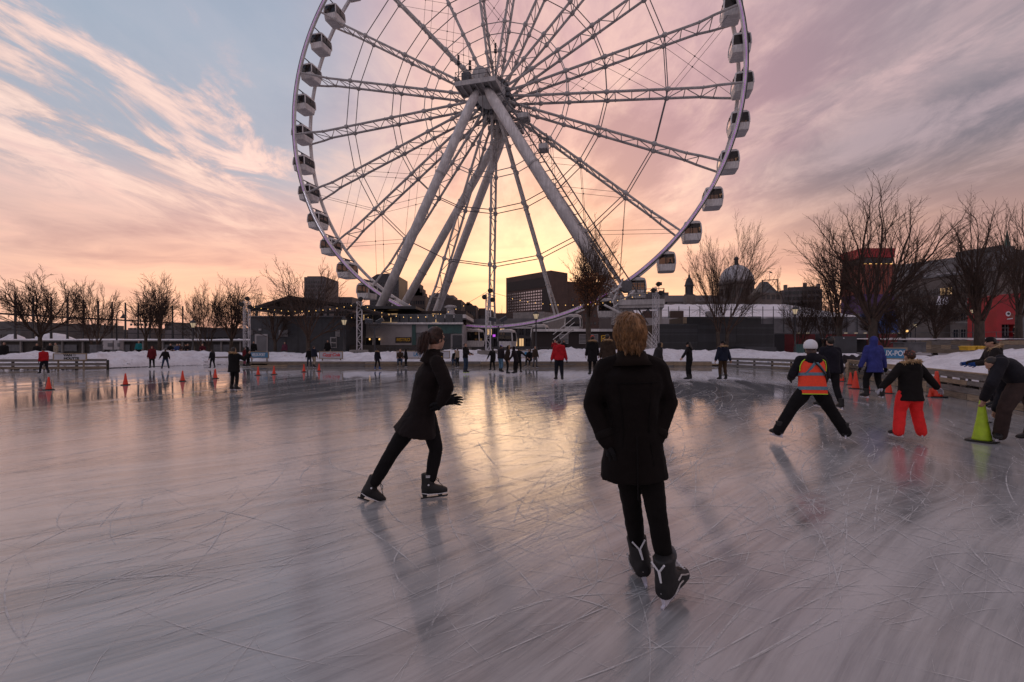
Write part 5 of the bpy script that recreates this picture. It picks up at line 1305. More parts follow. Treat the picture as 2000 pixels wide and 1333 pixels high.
def head_mesh(q, hc, s, hr, hf, hu):
    R3 = Matrix((hr, hf, hu)).transposed(); P = lambda r, f, u: hc + hr * (r * s) + hf * (f * s) + hu * (u * s)
    q.ell(P(0, -.006, .010), (.043 * s, .054 * s, .056 * s), R3, 16, 12)
    q.ell(P(0, .018, -.022), (.034 * s, .036 * s, .042 * s), R3, 14, 10)
    q.ell(P(0, .034, -.048), (.018 * s, .018 * s, .016 * s), R3, 10, 8)
    q.poly([P(0, .044, .012), P(0, .058, -.010), P(0, .056, -.016), P(0, .042, -.018)], [.006 * s, .009 * s, .010 * s, .009 * s], 8)
    q.ell(P(0, .049, -.031), (.014 * s, .008 * s, .0045 * s), R3, 10, 6); q.ell(P(0, .048, -.038), (.012 * s, .008 * s, .005 * s), R3, 10, 6)
    q.ell(P(0, .044, .014), (.03 * s, .01 * s, .006 * s), R3, 10, 6)
    for e in (-1, 1): q.ell(P(e * .044, -.006, -.006), (.006 * s, .011 * s, .018 * s), R3, 8, 6)
    return P
def fur_ring(root, pts, ln, count, seed, m='fur', name='fur_trim'):
    rn = random.Random(seed); q = MB(); q.poly(pts, [ln * .42] * len(pts), 7)
    for i in range(count):
        t = rn.random() * (len(pts) - 1); k = min(int(t), len(pts) - 2); c = pts[k].lerp(pts[k + 1], t - k)
        u = V((rn.gauss(0, 1), rn.gauss(0, 1), rn.gauss(0, 1))).normalized(); w = u.cross(V((rn.gauss(0, 1), rn.gauss(0, 1), rn.gauss(0, 1)))).normalized()
        b = c + u * (ln * .3); q.add([b - w * (ln * .11), b + w * (ln * .11), c + u * (ln * rn.uniform(.75, 1.15)) - Z * ln * .15], [(0, 1, 2)])
    return build(q, name, M[m], root, False, True)
BLACK = (.012, .011, .012); DARK = (.02, .018, .02)
def person(label, px, fy, hy, face=0, kind='jacket', topc=BLACK, legc=(.011, .010, .011), hat=None, hatc=BLACK, hair='short', hairm='darkhair', hood=None, fur=None, glove=None, boot='boot',
           skate=True, sw=.26, stag=0.0, out=12, lean=0, side=0, turn=0, nod=0, armL=(10, 4, 14), armR=(10, 4, 14), sit=None, vox=.022, Y=None, zb=0.0, H=None, loose=1.0, puff=1.0, group='people on and round the ice',
           J=None, scale_h=1.0, kneeb=0.0, foots=None, runner=None, extra=None, handcurl=.4, seed=0, bodyfwd=None, hemt=None, hemw=None, waist=1.0, hemoff=None, skscale=1.0):
    Y = Y or depth(fy); X = (px - 1000) / FOC * Y
    root = thing('person', label, 'person', (X, Y, zb), 0, group)
    lift = .075 if skate else .0
    tot = H or (fy - hy) * Y / FOC
    s = (tot - lift) / (1.0 if not hat else 1.012) * scale_h
    lift = .0755 * s + 0.0 if skate else .0
    fa = rad(face); fw = V((math.sin(fa), math.cos(fa), 0)); rt = V((math.cos(fa), -math.sin(fa), 0))
    lb = .245 * s
    j = {}
    ank = {}
    for k, sg in (('L', -1), ('R', 1)):
        f = V((0, 0, 0)) + rt * (sg * sw / 2) + fw * (-sg * stag / 2)
        if foots: f = V(foots[k])
        ank[k] = f + Z * (lift + .042 * s if f.z < .001 else 0)
        ta = rad(out) * sg; j['toe' + k] = (fw * math.cos(ta) + rt * math.sin(ta)).normalized()
    if sit:
        pel = fw * (-.22 * s) + Z * sit
        for k, sg in (('L', -1), ('R', 1)): ank[k] = fw * (.10 * s + .03 * sg) + rt * (sg * .07 * s) + Z * (lift + .042 * s)
    else:
        mid = (ank['L'] + ank['R']) / 2; mid = V((mid.x, mid.y, 0)) + fw * (-.22 * s * math.sin(rad(lean))) * .6
        zz = min(ank[k].z + math.sqrt(max(.01, (.487 * s) ** 2 - (V((mid.x, mid.y, 0)) + rt * (sg * .05 * s) - V((ank[k].x, ank[k].y, 0))).length_squared)) for k, sg in (('L', -1), ('R', 1)))
        pel = mid + Z * (min(zz - kneeb * s, .53 * s + lift + .02))
    la, sa = rad(lean), rad(side)
    sp = (Z * math.cos(la) * math.cos(sa) + fw * math.sin(la) + rt * math.sin(sa)).normalized()
    tr = (rt - sp * rt.dot(sp)).normalized(); tf = sp.cross(tr).normalized() * 1.0
    if tf.dot(fw) < 0 and abs(lean) < 80: tf = -tf
    j['pel'] = pel; j['neck'] = pel + sp * (.300 * s)
    hd = rad(turn)
    sp2 = (sp + Z * .8 + fw * math.sin(rad(nod)) * .5).normalized()
    hf = (fw * math.cos(hd) + rt * math.sin(hd)); hf = (hf * math.cos(rad(nod)) - Z * math.sin(rad(nod))).normalized()
    j['head'] = j['neck'] + sp2 * (.098 * s)
    hu = (Z - hf * Z.dot(hf)).normalized(); hr = hf.cross(hu).normalized()
    for k, sg, arm in (('L', -1, armL), ('R', 1, armR)):
        j['sh' + k] = j['neck'] - sp * (.022 * s) + tr * (sg * .098 * s)
        o, f, b = (rad(q) for q in arm[:3]); inn = rad(arm[3]) if len(arm) > 3 else 0
        dn = (-sp * .5 - Z * .5).normalized()
        d1 = (dn * math.cos(f) * math.cos(o) + tr * (sg * math.sin(o)) + tf * math.sin(f) * math.cos(o)).normalized()
        d2 = (dn * math.cos(f + b) * math.cos(o - inn) + tr * (sg * math.sin(o - inn)) + tf * math.sin(f + b) * math.cos(o - inn)).normalized()
        j['el' + k] = j['sh' + k] + d1 * (.170 * s); j['wr' + k] = j['el' + k] + d2 * (.148 * s)
        j['hd' + k] = d2; j['hu' + k] = tr * (sg * .9) + tf * .2
        j['hip' + k] = pel + tr * (sg * .048 * s); j['an' + k] = ank[k]
        j['kn' + k] = ik(j['hip' + k], ank[k], lb, lb, fw + rt * (sg * .12))
    if J:
        for k, v in J.items(): j[k] = (v - root.location) if k[:3] not in ('toe', 'hdL', 'hdR', 'huL', 'huR', 'til') else v
        pel = j['pel']; sp = (j['neck'] - pel).normalized(); s_ = s
        if 'shL' in J: tr = (j['shR'] - j['shL']); tr = (tr - sp * tr.dot(sp)).normalized(); tf = sp.cross(tr).normalized(); tf = tf if tf.dot(bodyfwd or fw) > 0 else -tf
    # skin: one continuous figure
    q = MB(); P = head_mesh(q, j['head'], s, hr, hf, hu)
    q.caps([j['neck'] - sp * (.03 * s), j['head'] - hu * (.02 * s) - hf * (.008 * s)], [.034 * s, .032 * s], 12)
    q.loft([ering(pel + sp * (.30 * s * t), rx * s, ry * s, tr, tf, 14) for t, rx, ry in ((-.12, .07, .055), (.1, .082, .06), (.4, .075, .052), (.8, .085, .056), (.95, .06, .042), (1.02, .03, .03))])
    for k in 'LR':
        q.caps([j['sh' + k], j['el' + k], j['wr' + k]], [.030 * s, .024 * s, .018 * s], 8)
        q.caps([j['hip' + k], j['kn' + k], j['an' + k]], [.046 * s, .030 * s, .022 * s], 8)
    skin_over(q, 'body', M['skin'], root, max(.009, vox * .75), 2)
    # upper garment
    q = MB(); pf = puff
    dn = (sp * .35 + Z * .65).normalized()
    hem = hemt or {'jacket': -.16, 'parka': -.42, 'coat': -.66}[kind]
    prof = [(hem, .106 + .012 * (kind != 'jacket'), .082 + .012 * (kind != 'jacket')), (hem * .5, .108, .083), (0, .106, .082), (.22, .098, .076), (.50, .104, .078), (.72, .112, .078), (.86, .110, .070), (.95, .080, .055), (1.03, .050, .046)]
    if hemw: prof[0] = (hem, hemw, hemw * .78); prof[1] = (hem * .5, (hemw + .106) / 2, (hemw * .78 + .083) / 2)
    prof = [(t, rx * (waist if .1 < t < .6 else 1), ry) for t, rx, ry in prof]
    rings = []
    for t, rx, ry in prof: rings.append(ering(pel + (sp if t >= 0 else dn) * (.30 * s * t) + (V(hemoff) * (t / hem) if hemoff and t < 0 else V((0, 0, 0))), rx * s * pf, ry * s * pf, tr, tf, 20, .9))
    q.loft(rings)
    for k in 'LR':
        a, b_, c = j['sh' + k], j['el' + k], j['wr' + k]
        q.poly([j['neck'] - sp * (.012 * s), a.lerp(j['neck'], .45) - sp * (.006 * s), a], [.036 * s, .041 * s * pf, .043 * s * pf], 10)
        q.caps([a, a.lerp(b_, .5), b_, b_.lerp(c, .5), c], [.044 * s * pf, .042 * s * pf, .039 * s * pf, .037 * s * pf, .032 * s * pf], 10)
    if hood == 'down': q.ell(j['neck'] - tf * (.058 * s) - sp * (.020 * s), (.084 * s, .050 * s, .066 * s), Matrix((tr, tf, sp)).transposed(), 14, 8)
    else: q.caps([j['neck'] - sp * (.01 * s), j['neck'] + sp * (.025 * s)], [.050 * s, .044 * s], 12)
    if hood == 'up':
        q.ell(j['head'] - hf * (.018 * s) + hu * (.006 * s), (.060 * s, .064 * s, .074 * s), Matrix((hr, hf, hu)).transposed(), 14, 10)
        q.caps([j['neck'], j['head'] - hf * (.02 * s)], [.06 * s, .055 * s], 12)
    top = skin_over(q, kind, cloth(topc), root, vox, 4, .020 if vox < .013 else .016, .10 if vox < .013 else .075)
    # trousers
    q = MB()
    q.loft([ering(pel + sp * (.30 * s * t), rx * s, ry * s, tr, tf, 16) for t, rx, ry in ((-.22, .07, .062), (-.08, .094, .074), (.10, .095, .072), (.2, .085, .066))])
    for k in 'LR':
        a, b_, c = j['hip' + k], j['kn' + k], j['an' + k]; c2 = c + (b_ - c).normalized() * ((.055 if loose < 1.2 else -.012) * s if skate else .01 * s)
        q.caps([a, a.lerp(b_, .5), b_, b_.lerp(c2, .45), c2], [.060 * s * max(.9, min(loose, 1.15)), .054 * s * loose, .043 * s * loose, .042 * s * loose, (.035 if loose < 1.2 else .040) * s * loose], 12)
    skin_over(q, 'trousers', cloth(legc), root, vox, 4, .012, .06)
    # feet
    for k in 'LR':
        tl = J.get('tilt' + k) if J else None
        if skate: make_skate(root, j['an' + k], j['toe' + k], s * skscale, max(.010, vox * .7), boot, True, tilt=tl, runner=runner)
        else: make_skate(root, j['an' + k], j['toe' + k], s * .96, max(.012, vox * .7), boot, False)
    # hands
    for k, sg in (('L', -1), ('R', 1)):
        if 'no' + k in (J or {}): continue
        h = hand_mesh(j['wr' + k], j['hd' + k], j['hu' + k], 1 if k == 'R' else -1, .115 * s * 1.0, .17 if extra and vox < .013 else .15, handcurl, 1.12 if glove else 1.0)
        build(h, 'glove' if glove else 'hand', cloth(glove) if glove else M['skin'], root, True, True)
    # head: hair, hat, helmet
    R3 = Matrix((hr, hf, hu)).transposed()
    if hood != 'up' and hair:
        q = MB(); q.ell(P(0, -.016, .014), (.048 * s, .055 * s, .060 * s), R3, 16, 12)
        if hair in ('long',): q.loft([ering(P(0, f, u), rx * s, ry * s, hr, hf, 12) for f, u, rx, ry in ((-.02, .02, .05, .045), (-.035, -.04, .052, .036), (-.05, -.10, .056, .030), (-.052, -.15, .045, .022), (-.05, -.18, .02, .012))])
        skin_over(q, 'hair', M[hairm], root, max(.011, vox * .7), 2, .010, .03)
    for e in (-1, 1):
        q = MB(); q.ell(P(e * .018, .0445, .002), (.0058 * s,) * 3, None, 8, 6); build(q, 'eye', M['inkblack'], root, True, True)
    if hat == 'beanie':
        q = MB(); C0 = P(0, -.006, .014)
        q.loft([ering(C0 + hu * (u * s), r * s * .93, r * s * 1.08, hr, hf, 18) for u, r in ((-.006, .052), (.012, .0545), (.014, .051), (.035, .047), (.052, .034), (.061, .016), (.063, .003))]); build(q, 'beanie', cloth(hatc), root, True, True)
    if hat == 'helmet':
        q = MB(); C0 = P(0, -.006, .012)
        q.loft([ering(C0 + hu * (u * s) - hf * 0, r * s * .95, r * s * 1.1, hr, hf, 24) for u, r in ((-.022, .058), (-.008, .063), (.015, .064), (.04, .057), (.060, .040), (.071, .018), (.073, .002))]); hm = build(q, 'helmet', M['inkwhite'], root, True, True)
        q = MB(); q.loft([ering(C0 + hu * (-.020 * s) + hf * (.030 * s), .050 * s, .062 * s, hr, hf, 16), ering(C0 + hu * (-.012 * s) + hf * (.018 * s), .058 * s, .062 * s, hr, hf, 16)]); build(q, 'helmet_brim', M['inkwhite'], hm, True, True)
        q = MB(); q.poly([P(-.05, -.005, -.01), P(-.044, .005, -.045), P(0, .02, -.07), P(.044, .005, -.045), P(.05, -.005, -.01)], [.004 * s] * 5, 6); build(q, 'chin_strap', M['black'], hm, False, True)
    if fur:
        if hood == 'up': pts = [P(.056 * math.cos(t), .022, .004 + .068 * math.sin(t)) for t in [math.pi * 2 * i / 16 for i in range(17)]]
        else: pts = [j['neck'] + tr * (.092 * s * math.cos(t)) - tf * (.098 * s * math.sin(t)) + sp * (.016 * s + .028 * s * math.sin(t)) for t in [math.pi * (-.15 + 1.3 * i / 12) for i in range(13)]]
        fur_ring(root, pts, .046 * s, 420, seed + 5, fur)
    if extra: extra(root, j, s, tr, tf, sp, P, hr, hf, hu)
    return root, j, s
P_ = person
NAVY = (.016, .019, .035); BROWN = (.045, .030, .022); JEANS = (.035, .055, .10); TAN = (.30, .24, .18); RED = (.36, .012, .018); DKRED = (.11, .012, .018); GREYT = (.09, .085, .09); BEIGE = (.28, .23, .18)

# --- the two skaters in front
def man_extra(root, j, s, tr, tf, sp, P, hr, hf, hu):
    # collar, seams, vent
    q = MB(); n = 22; rings = []
    for u, r, o in ((-.046, .070, 0), (-.022, .056, .003), (.004, .046, .006), (.006, .042, .006), (-.018, .045, 0)):
        rings.append([j['neck'] + tr * (r * 1.12 * s * math.cos(2 * math.pi * i / n)) + tf * (r * s * math.sin(2 * math.pi * i / n) - .006 * s) + sp * ((u + .012 * (1 - math.sin(2 * math.pi * i / n)) * .6) * s) for i in range(n)])
    q.loft(rings); build(q, 'collar', cloth((.014, .009, .007)), root, True, True)
    # wavy collar-length hair built of tapered locks
    rn = random.Random(12); q = MB(); C0 = P(0, -.008, .010)
    R3 = Matrix((hr, hf, hu)).transposed(); RI = R3.transposed(); ex, ey, ez = .0465, .056, .060
    crown = V((.10, -.35, .93)).normalized()
    locks = []
    for i in range(190):                   # locks of many strands each, swirling out from the crown
        th = rn.uniform(0, 2 * math.pi); z = rn.uniform(-.62, 1.0); ph = math.acos(z); u = V((math.sin(ph) * math.cos(th), math.sin(ph) * math.sin(th), math.cos(ph)))
        if u.y > .5 and z < .45: continue
        locks.append((u, rn.uniform(0, 6.28), rn.uniform(.7, 1.3), rn.uniform(.10, .30), rn.uniform(-1, 1)))
    for u0, phs, Lf, amp, tw in locks:
        for k in range(15):
            u = (u0 + V((rn.gauss(0, .075), rn.gauss(0, .075), rn.gauss(0, .075)))).normalized()
            L = rn.uniform(.060, .088) * Lf; pts = []; rr_ = 1.0 + rn.uniform(0, .08); n = 9; lift = (.5 + .5 * math.sin(phs * 3)) * .12; free = None
            for a in range(n):
                if free is None:
                    pts.append(C0 + R3 @ V((u.x * ex * rr_ * s, u.y * ey * rr_ * s, u.z * ez * rr_ * s)))
                    away = (u - crown); away = (away - u * away.dot(u)); away = away.normalized() if away.length > .02 else V((1, 0, 0))
                    dn = V((0, 0, -1)); dn = dn - u * dn.dot(u); dn = dn.normalized() if dn.length > .05 else away
                    d = (away * .7 + dn * (.25 + .5 * a / n)).normalized(); sw_ = u.cross(d)
                    d = (d + sw_ * (amp * 2.6 * math.sin(phs + a * 1.25) + tw * .3)).normalized()
                    u = (u + d * (L / .052 / n)).normalized()
                    rr_ += .014 + lift * .22 + .03 * math.sin(phs + a * 1.4)
                    if u.z < -.55: free = (R3 @ V((-u.x * .35 + tw * .3, u.y * .3 + .1, 0))).normalized()
                else:
                    pts.append(pts[-1] + (free * (.15 + .55 * math.sin(phs + a) * amp * 3) - hu + sw_ * 0).normalized() * (L * s / n * .9) + hr * (.0022 * s * math.sin(phs * 2 + a * 1.5)))
                    if RI @ (pts[-1] - C0) and (RI @ (pts[-1] - C0)).z < -.084 * s: break
            if len(pts) < 3: continue
            w = rn.uniform(.0011, .0020) * s; m_ = len(pts); q.poly(pts, [w * (1.0 if t < m_ * .6 else max(.25, 1.6 - t / m_ * 1.5)) for t in range(m_)], 3, False)
    build(q, 'hair_locks', M['blond'], root, True, True)
    q = MB(); c0 = j['pel'] - tf * (.0835 * s); q.prism([j['pel'] - tf * (.094 * s) + sp * (.05 * s) - tr * .004, j['pel'] - tf * (.094 * s) + sp * (.05 * s) + tr * .004, j['pel'] - tf * (.102 * s) - Z * (.17 * s) + tr * .004, j['pel'] - tf * (.102 * s) - Z * (.17 * s) - tr * .004], tf * .01); build(q, 'coat_vent', cloth((.006, .005, .005)), root, False, True)
    q = MB(); n = 18
    for t, rx, ry in ((.78, .1145, .0775),):
        q.poly([j['pel'] + sp * (.30 * s * t) + tr * (rx * s * math.cos(a)) - tf * (ry * s * math.sin(a)) for a in [math.pi * (.12 + .76 * i / n) for i in range(n + 1)]], [.0016 * s] * (n + 1), 4, False)
    for x in (-.052, .052): q.poly([j['pel'] + sp * (.30 * s * t) + tr * (x * k * s) - tf * (y * s) for t, k, y in ((.78, 1.1, .069), (.5, .95, .071), (.22, .85, .069), (0, .95, .074), (-.2, 1.1, .080))], [.0013 * s] * 5, 4, False)
    build(q, 'coat_seams', cloth((.005, .004, .004)), root, False, True)
    for k in 'LR':
        q = MB(); c = j['el' + k].lerp(j['wr' + k], .80); d_ = (j['wr' + k] - j['el' + k]).normalized(); a_, b_, _ = frame(d_); q.loft([ering(c + d_ * (e * s), r_ * s, r_ * s, a_, b_, 16) for e, r_ in ((-.012, .0345), (-.004, .0372), (.010, .0372), (.016, .033))]); build(q, 'cuff', cloth((.010, .0075, .007)), root, True, True)
def wpt(px, py, Y): return at(px, py, Y)
ManJ = {'pel': wpt(1237, 868, 3.02), 'neck': wpt(1232, 694, 3.0), 'head': wpt(1230, 652, 3.0), 'shL': wpt(1184, 721, 3.03), 'shR': wpt(1282, 721, 3.0), 'elL': wpt(1157, 790, 3.05), 'wrL': wpt(1187, 862, 2.97), 'elR': wpt(1304, 785, 3.03), 'wrR': wpt(1280, 858, 2.97),
        'hipL': wpt(1222, 880, 3.03), 'hipR': wpt(1262, 880, 3.0), 'knL': wpt(1234, 990, 3.06), 'knR': wpt(1283, 1005, 2.93), 'anL': wpt(1250, 1094, 3.15), 'anR': wpt(1304, 1133, 2.88), 'toeL': V((.10, 1, -.05)).normalized(), 'toeR': V((.62, .62, 0)).normalized(), 'tiltL': V((-.16, .06, 1)), 'tiltR': V((-.14, -.12, 1)), 'noL': 1, 'noR': 1}
del ManJ['noL'], ManJ['noR']
for k in 'LR': ManJ['hd' + k] = (V((.10 if k == 'L' else -.12, .12, -1))).normalized(); ManJ['hu' + k] = V((-1 if k == 'L' else 1, -.1, 0))
man, mj, ms = P_('man with wavy blond hair in a long black coat skating away, seen from behind', 1240, 1160, 600, 0, 'coat', (.0075, .0050, .0046), (.0065, .005, .005), None, BLACK, 'short', 'blond', None, None, BLACK, 'boot', H=1.88, J=ManJ, vox=.0105, extra=man_extra, Y=2.98, hemt=-.40, hemw=.122, waist=.90, loose=.84, skscale=1.12, group='skaters in front')
# skate trim on the man
def skate_trim(root, an, toe, tilt, s, v=True):
    up = tilt.normalized(); t = (toe - up * toe.dot(up)).normalized(); sd = t.cross(up).normalized(); P = lambda f, u, r=0: an + t * (f * s) + up * (u * s) + sd * (r * s)
    q = MB(); b = -.0505
    for pts in (((b - .000, .082, -.020), (b + .004, .055, -.002), (b + .002, .020, .004)), ((b - .000, .084, .022), (b + .004, .055, .002), (b + .002, .020, .004))): q.poly([P(*p) for p in pts], [.0030 * s] * 3, 6)
    build(q, 'heel_stripe', M['inkwhite'], root, False, True)
    q = MB()
    for i in range(6):
        f, u = .030 + .011 * i, .060 - .0135 * i
        q.tube(P(f, u, -.016), P(f + .006, u - .003, .016), .0026 * s, n=5); q.tube(P(f, u, .016), P(f + .006, u - .003, -.016), .0026 * s, n=5)
    build(q, 'laces', M['inkwhite'], root, False, True)
    q = MB()
    for sg in (-1, 1): q.poly([P(.0, .012, sg * .0365), P(.022, .018, sg * .037), P(.05, .002, sg * .0365), P(.072, -.008, sg * .035)], [.0024 * s] * 4, 5); q.poly([P(-.02, -.022, sg * .034), P(.008, -.004, sg * .037), P(.03, -.006, sg * .037)], [.0022 * s] * 3, 5)
    q.poly([P(-.046, -.020, 0), P(-.03, -.026, -.031), P(.05, -.034, -.034), P(.10, -.037, -.022)], [.002 * s] * 4, 5); build(q, 'boot_piping', M['steel'], root, False, True)
    q = MB(); q.ell(P(.034, .072, 0), (.022 * s, .010 * s, .030 * s), Matrix((sd, t, up)).transposed(), 10, 8); build(q, 'skate_tongue', M['gunmetal'], root, True, True)
for k in 'LR': skate_trim(man, mj['an' + k], ManJ['toe' + k], ManJ['tilt' + k], ms * 1.12)

def woman_extra(root, j, s, tr, tf, sp, P, hr, hf, hu):
    rn = random.Random(5); q = MB(); R3 = Matrix((hr, hf, hu)).transposed(); C0 = P(0, -.010, .012)
    tie = P(0, -.062, .014)
    for i in range(900):                   # hair swept back to the tie
        th = rn.uniform(0, 2 * math.pi); z = rn.uniform(-.45, 1); ph = math.acos(z); loc = V((.0485 * math.sin(ph) * math.cos(th), .0565 * math.sin(ph) * math.sin(th), .0605 * z))
        if loc.y > .032 and z < .5: continue
        p = C0 + R3 @ (loc * s); pts = [p]
        for a in range(1, 6):
            x = p.lerp(tie, a / 5.0); l2 = R3.transposed() @ (x - C0) / s; e = math.sqrt((l2.x / .0485) ** 2 + (l2.y / .0565) ** 2 + (l2.z / .0605) ** 2)
            if e < 1.02: x = C0 + R3 @ (l2 * (1.03 / max(e, .2)) * s)
            pts.append(x)
        w = .0016 * s; q.poly(pts, [w * .6, w, w, w, w, w * .8], 3, False)
    for i in range(420):                   # pony tail
        o = V((rn.gauss(0, .009), rn.gauss(0, .009), rn.gauss(0, .009))) * s; f = rn.uniform(.8, 1.15)
        pts = [tie + o * .4, tie - hf * (.014 * s) + hu * .004 + o * 1.0, tie - hf * (.026 * s * f) - hu * (.020 * s) + o * 1.3, tie - hf * (.030 * s * f) - hu * (.050 * s * f) + o * 1.3, tie - hf * (.034 * s * f) - hu * (.078 * s * f) + o * 1.2, tie - hf * (.048 * s * f) - hu * (.100 * s * f) + o * 1.3]
        w = .0018 * s; q.poly(pts, [w, w * 1.2, w * 1.2, w, w * .8, w * .2], 3, False)
    build(q, 'hair_locks', M['brownhair'], root, True, True)
    q = MB()
    for e in (-1, 1):
        c = P(e * .021, .055, .004); q.poly([c + hr * (.017 * s * math.cos(t)) + hu * (.014 * s * math.sin(t)) for t in [2 * math.pi * i / 12 for i in range(13)]], [.0016 * s] * 13, 4); q.tube(P(e * .038, .052, .006), P(e * .047, -.004, .002), .0016 * s, n=4)
    q.tube(P(-.005, .057, .006), P(.005, .057, .006), .0016 * s, n=4); build(q, 'glasses', M['black'], root, False, True)
    q = MB(); n = 20; rings = []
    for u, r in ((-.04, .074), (-.012, .066), (.020, .058), (.034, .057), (.030, .050), (-.02, .05)): rings.append([j['neck'] + tr * (r * 1.05 * s * math.cos(2 * math.pi * i / n)) + tf * (r * s * math.sin(2 * math.pi * i / n)) + sp * (u * s) for i in range(n)])
    q.loft(rings); build(q, 'collar', cloth((.017, .012, .012)), root, True, True)
    a = j['neck'] + tr * (.058 * s) + tf * (.036 * s) + sp * (.018 * s); q = MB(); q.tube(a, a - sp * (.03 * s) + tf * (.012 * s), .0028 * s, n=6); build(q, 'zip_pull', M['yellow'], root, False, True)
    q = MB()
    for t in (.78, .6, .42, .24, .06, -.14, -.32, -.50):   # stitched rows of the quilted coat
        n = 28; c = j['pel'] + (sp if t > 0 else (sp * .35 + Z * .65).normalized()) * (.30 * s * t); rx, ry = (.113, .083) if t > .5 else ((.106, .083) if t > 0 else (.113, .090))
        q.poly([c + tr * ((rx + .002) * s * math.cos(2 * math.pi * i / n)) + tf * ((ry + .002) * s * math.sin(2 * math.pi * i / n)) for i in range(n + 1)], [.0016 * s] * (n + 1), 4, False)
WomJ = {'pel': wpt(822, 806, 4.80), 'neck': wpt(846, 697, 4.78), 'head': wpt(852, 662, 4.78), 'shL': wpt(840, 708, 4.93), 'shR': wpt(855, 709, 4.62), 'elL': wpt(868, 758, 4.98), 'wrL': wpt(872, 783, 4.80), 'elR': wpt(874, 758, 4.58), 'wrR': wpt(862, 786, 4.60),
        'hipL': wpt(834, 816, 4.86), 'hipR': wpt(812, 816, 4.74), 'knL': wpt(852, 878, 4.86), 'knR': wpt(764, 886, 4.74), 'anL': wpt(838, 951, 4.83), 'anR': wpt(724, 957, 4.77), 'toeL': V((.92, .30, 0)).normalized(), 'toeR': V((.80, .30, -.32)).normalized(), 'tiltL': V((-.03, 0, 1)), 'tiltR': V((.42, .10, .9)),
        'hdL': V((1, -.25, .04)).normalized(), 'huL': V((0.1, -1, .45)), 'hdR': V((-.5, .5, -.6)).normalized(), 'huR': V((.5, -.6, .3))}
woman, wj, ws = P_('woman with a pony tail and glasses in a long dark coat striding on skates', 822, 978, 632, 62, 'coat', (.0135, .0095, .0095), (.010, .009, .010), None, BLACK, 'short', 'brownhair', None, None, (.012, .012, .014), 'boot', H=1.80, J=WomJ, vox=.012, Y=4.80, extra=woman_extra, turn=-20, nod=6, handcurl=.30, group='skaters in front', runner='black', hemt=-.40, hemw=.165, hemoff=(-.05, -.02, 0), bodyfwd=V((.9, .45, 0)))
for k in 'LR':
    up = WomJ['tilt' + k].normalized(); t = WomJ['toe' + k]; t = (t - up * t.dot(up)).normalized(); sd = t.cross(up).normalized(); an = wj['an' + k]
    PP = lambda f, u, r=0: an + t * (f * ws) + up * (u * ws) + sd * (r * ws)
    q = MB(); q.tube(PP(-.022, .076, .030), PP(.004, .074, .036), .0030 * ws, n=5); q.tube(PP(-.022, .068, .031), PP(.002, .066, .036), .0026 * ws, n=5); q.ell(PP(-.008, .022, .040), (.006 * ws,) * 3, None, 8, 6); q.poly([PP(-.046, -.030, .022), PP(-.01, -.036, .034), PP(.06, -.040, .036), PP(.108, -.042, .020)], [.0024 * ws] * 4, 5); build(q, 'boot_trim', M['inkwhite'], woman, False, True)
    q = MB()
    for i in range(5): f, u = .030 + .012 * i, .058 - .014 * i; q.tube(PP(f, u, -.016), PP(f + .005, u - .004, .016), .0022 * ws, n=5)
    q.poly([PP(.034, .06, .012), PP(.054, .05, .026), PP(.058, .03, .03)], [.0022 * ws] * 3, 5); build(q, 'laces', M['inkblack'], woman, False, True)

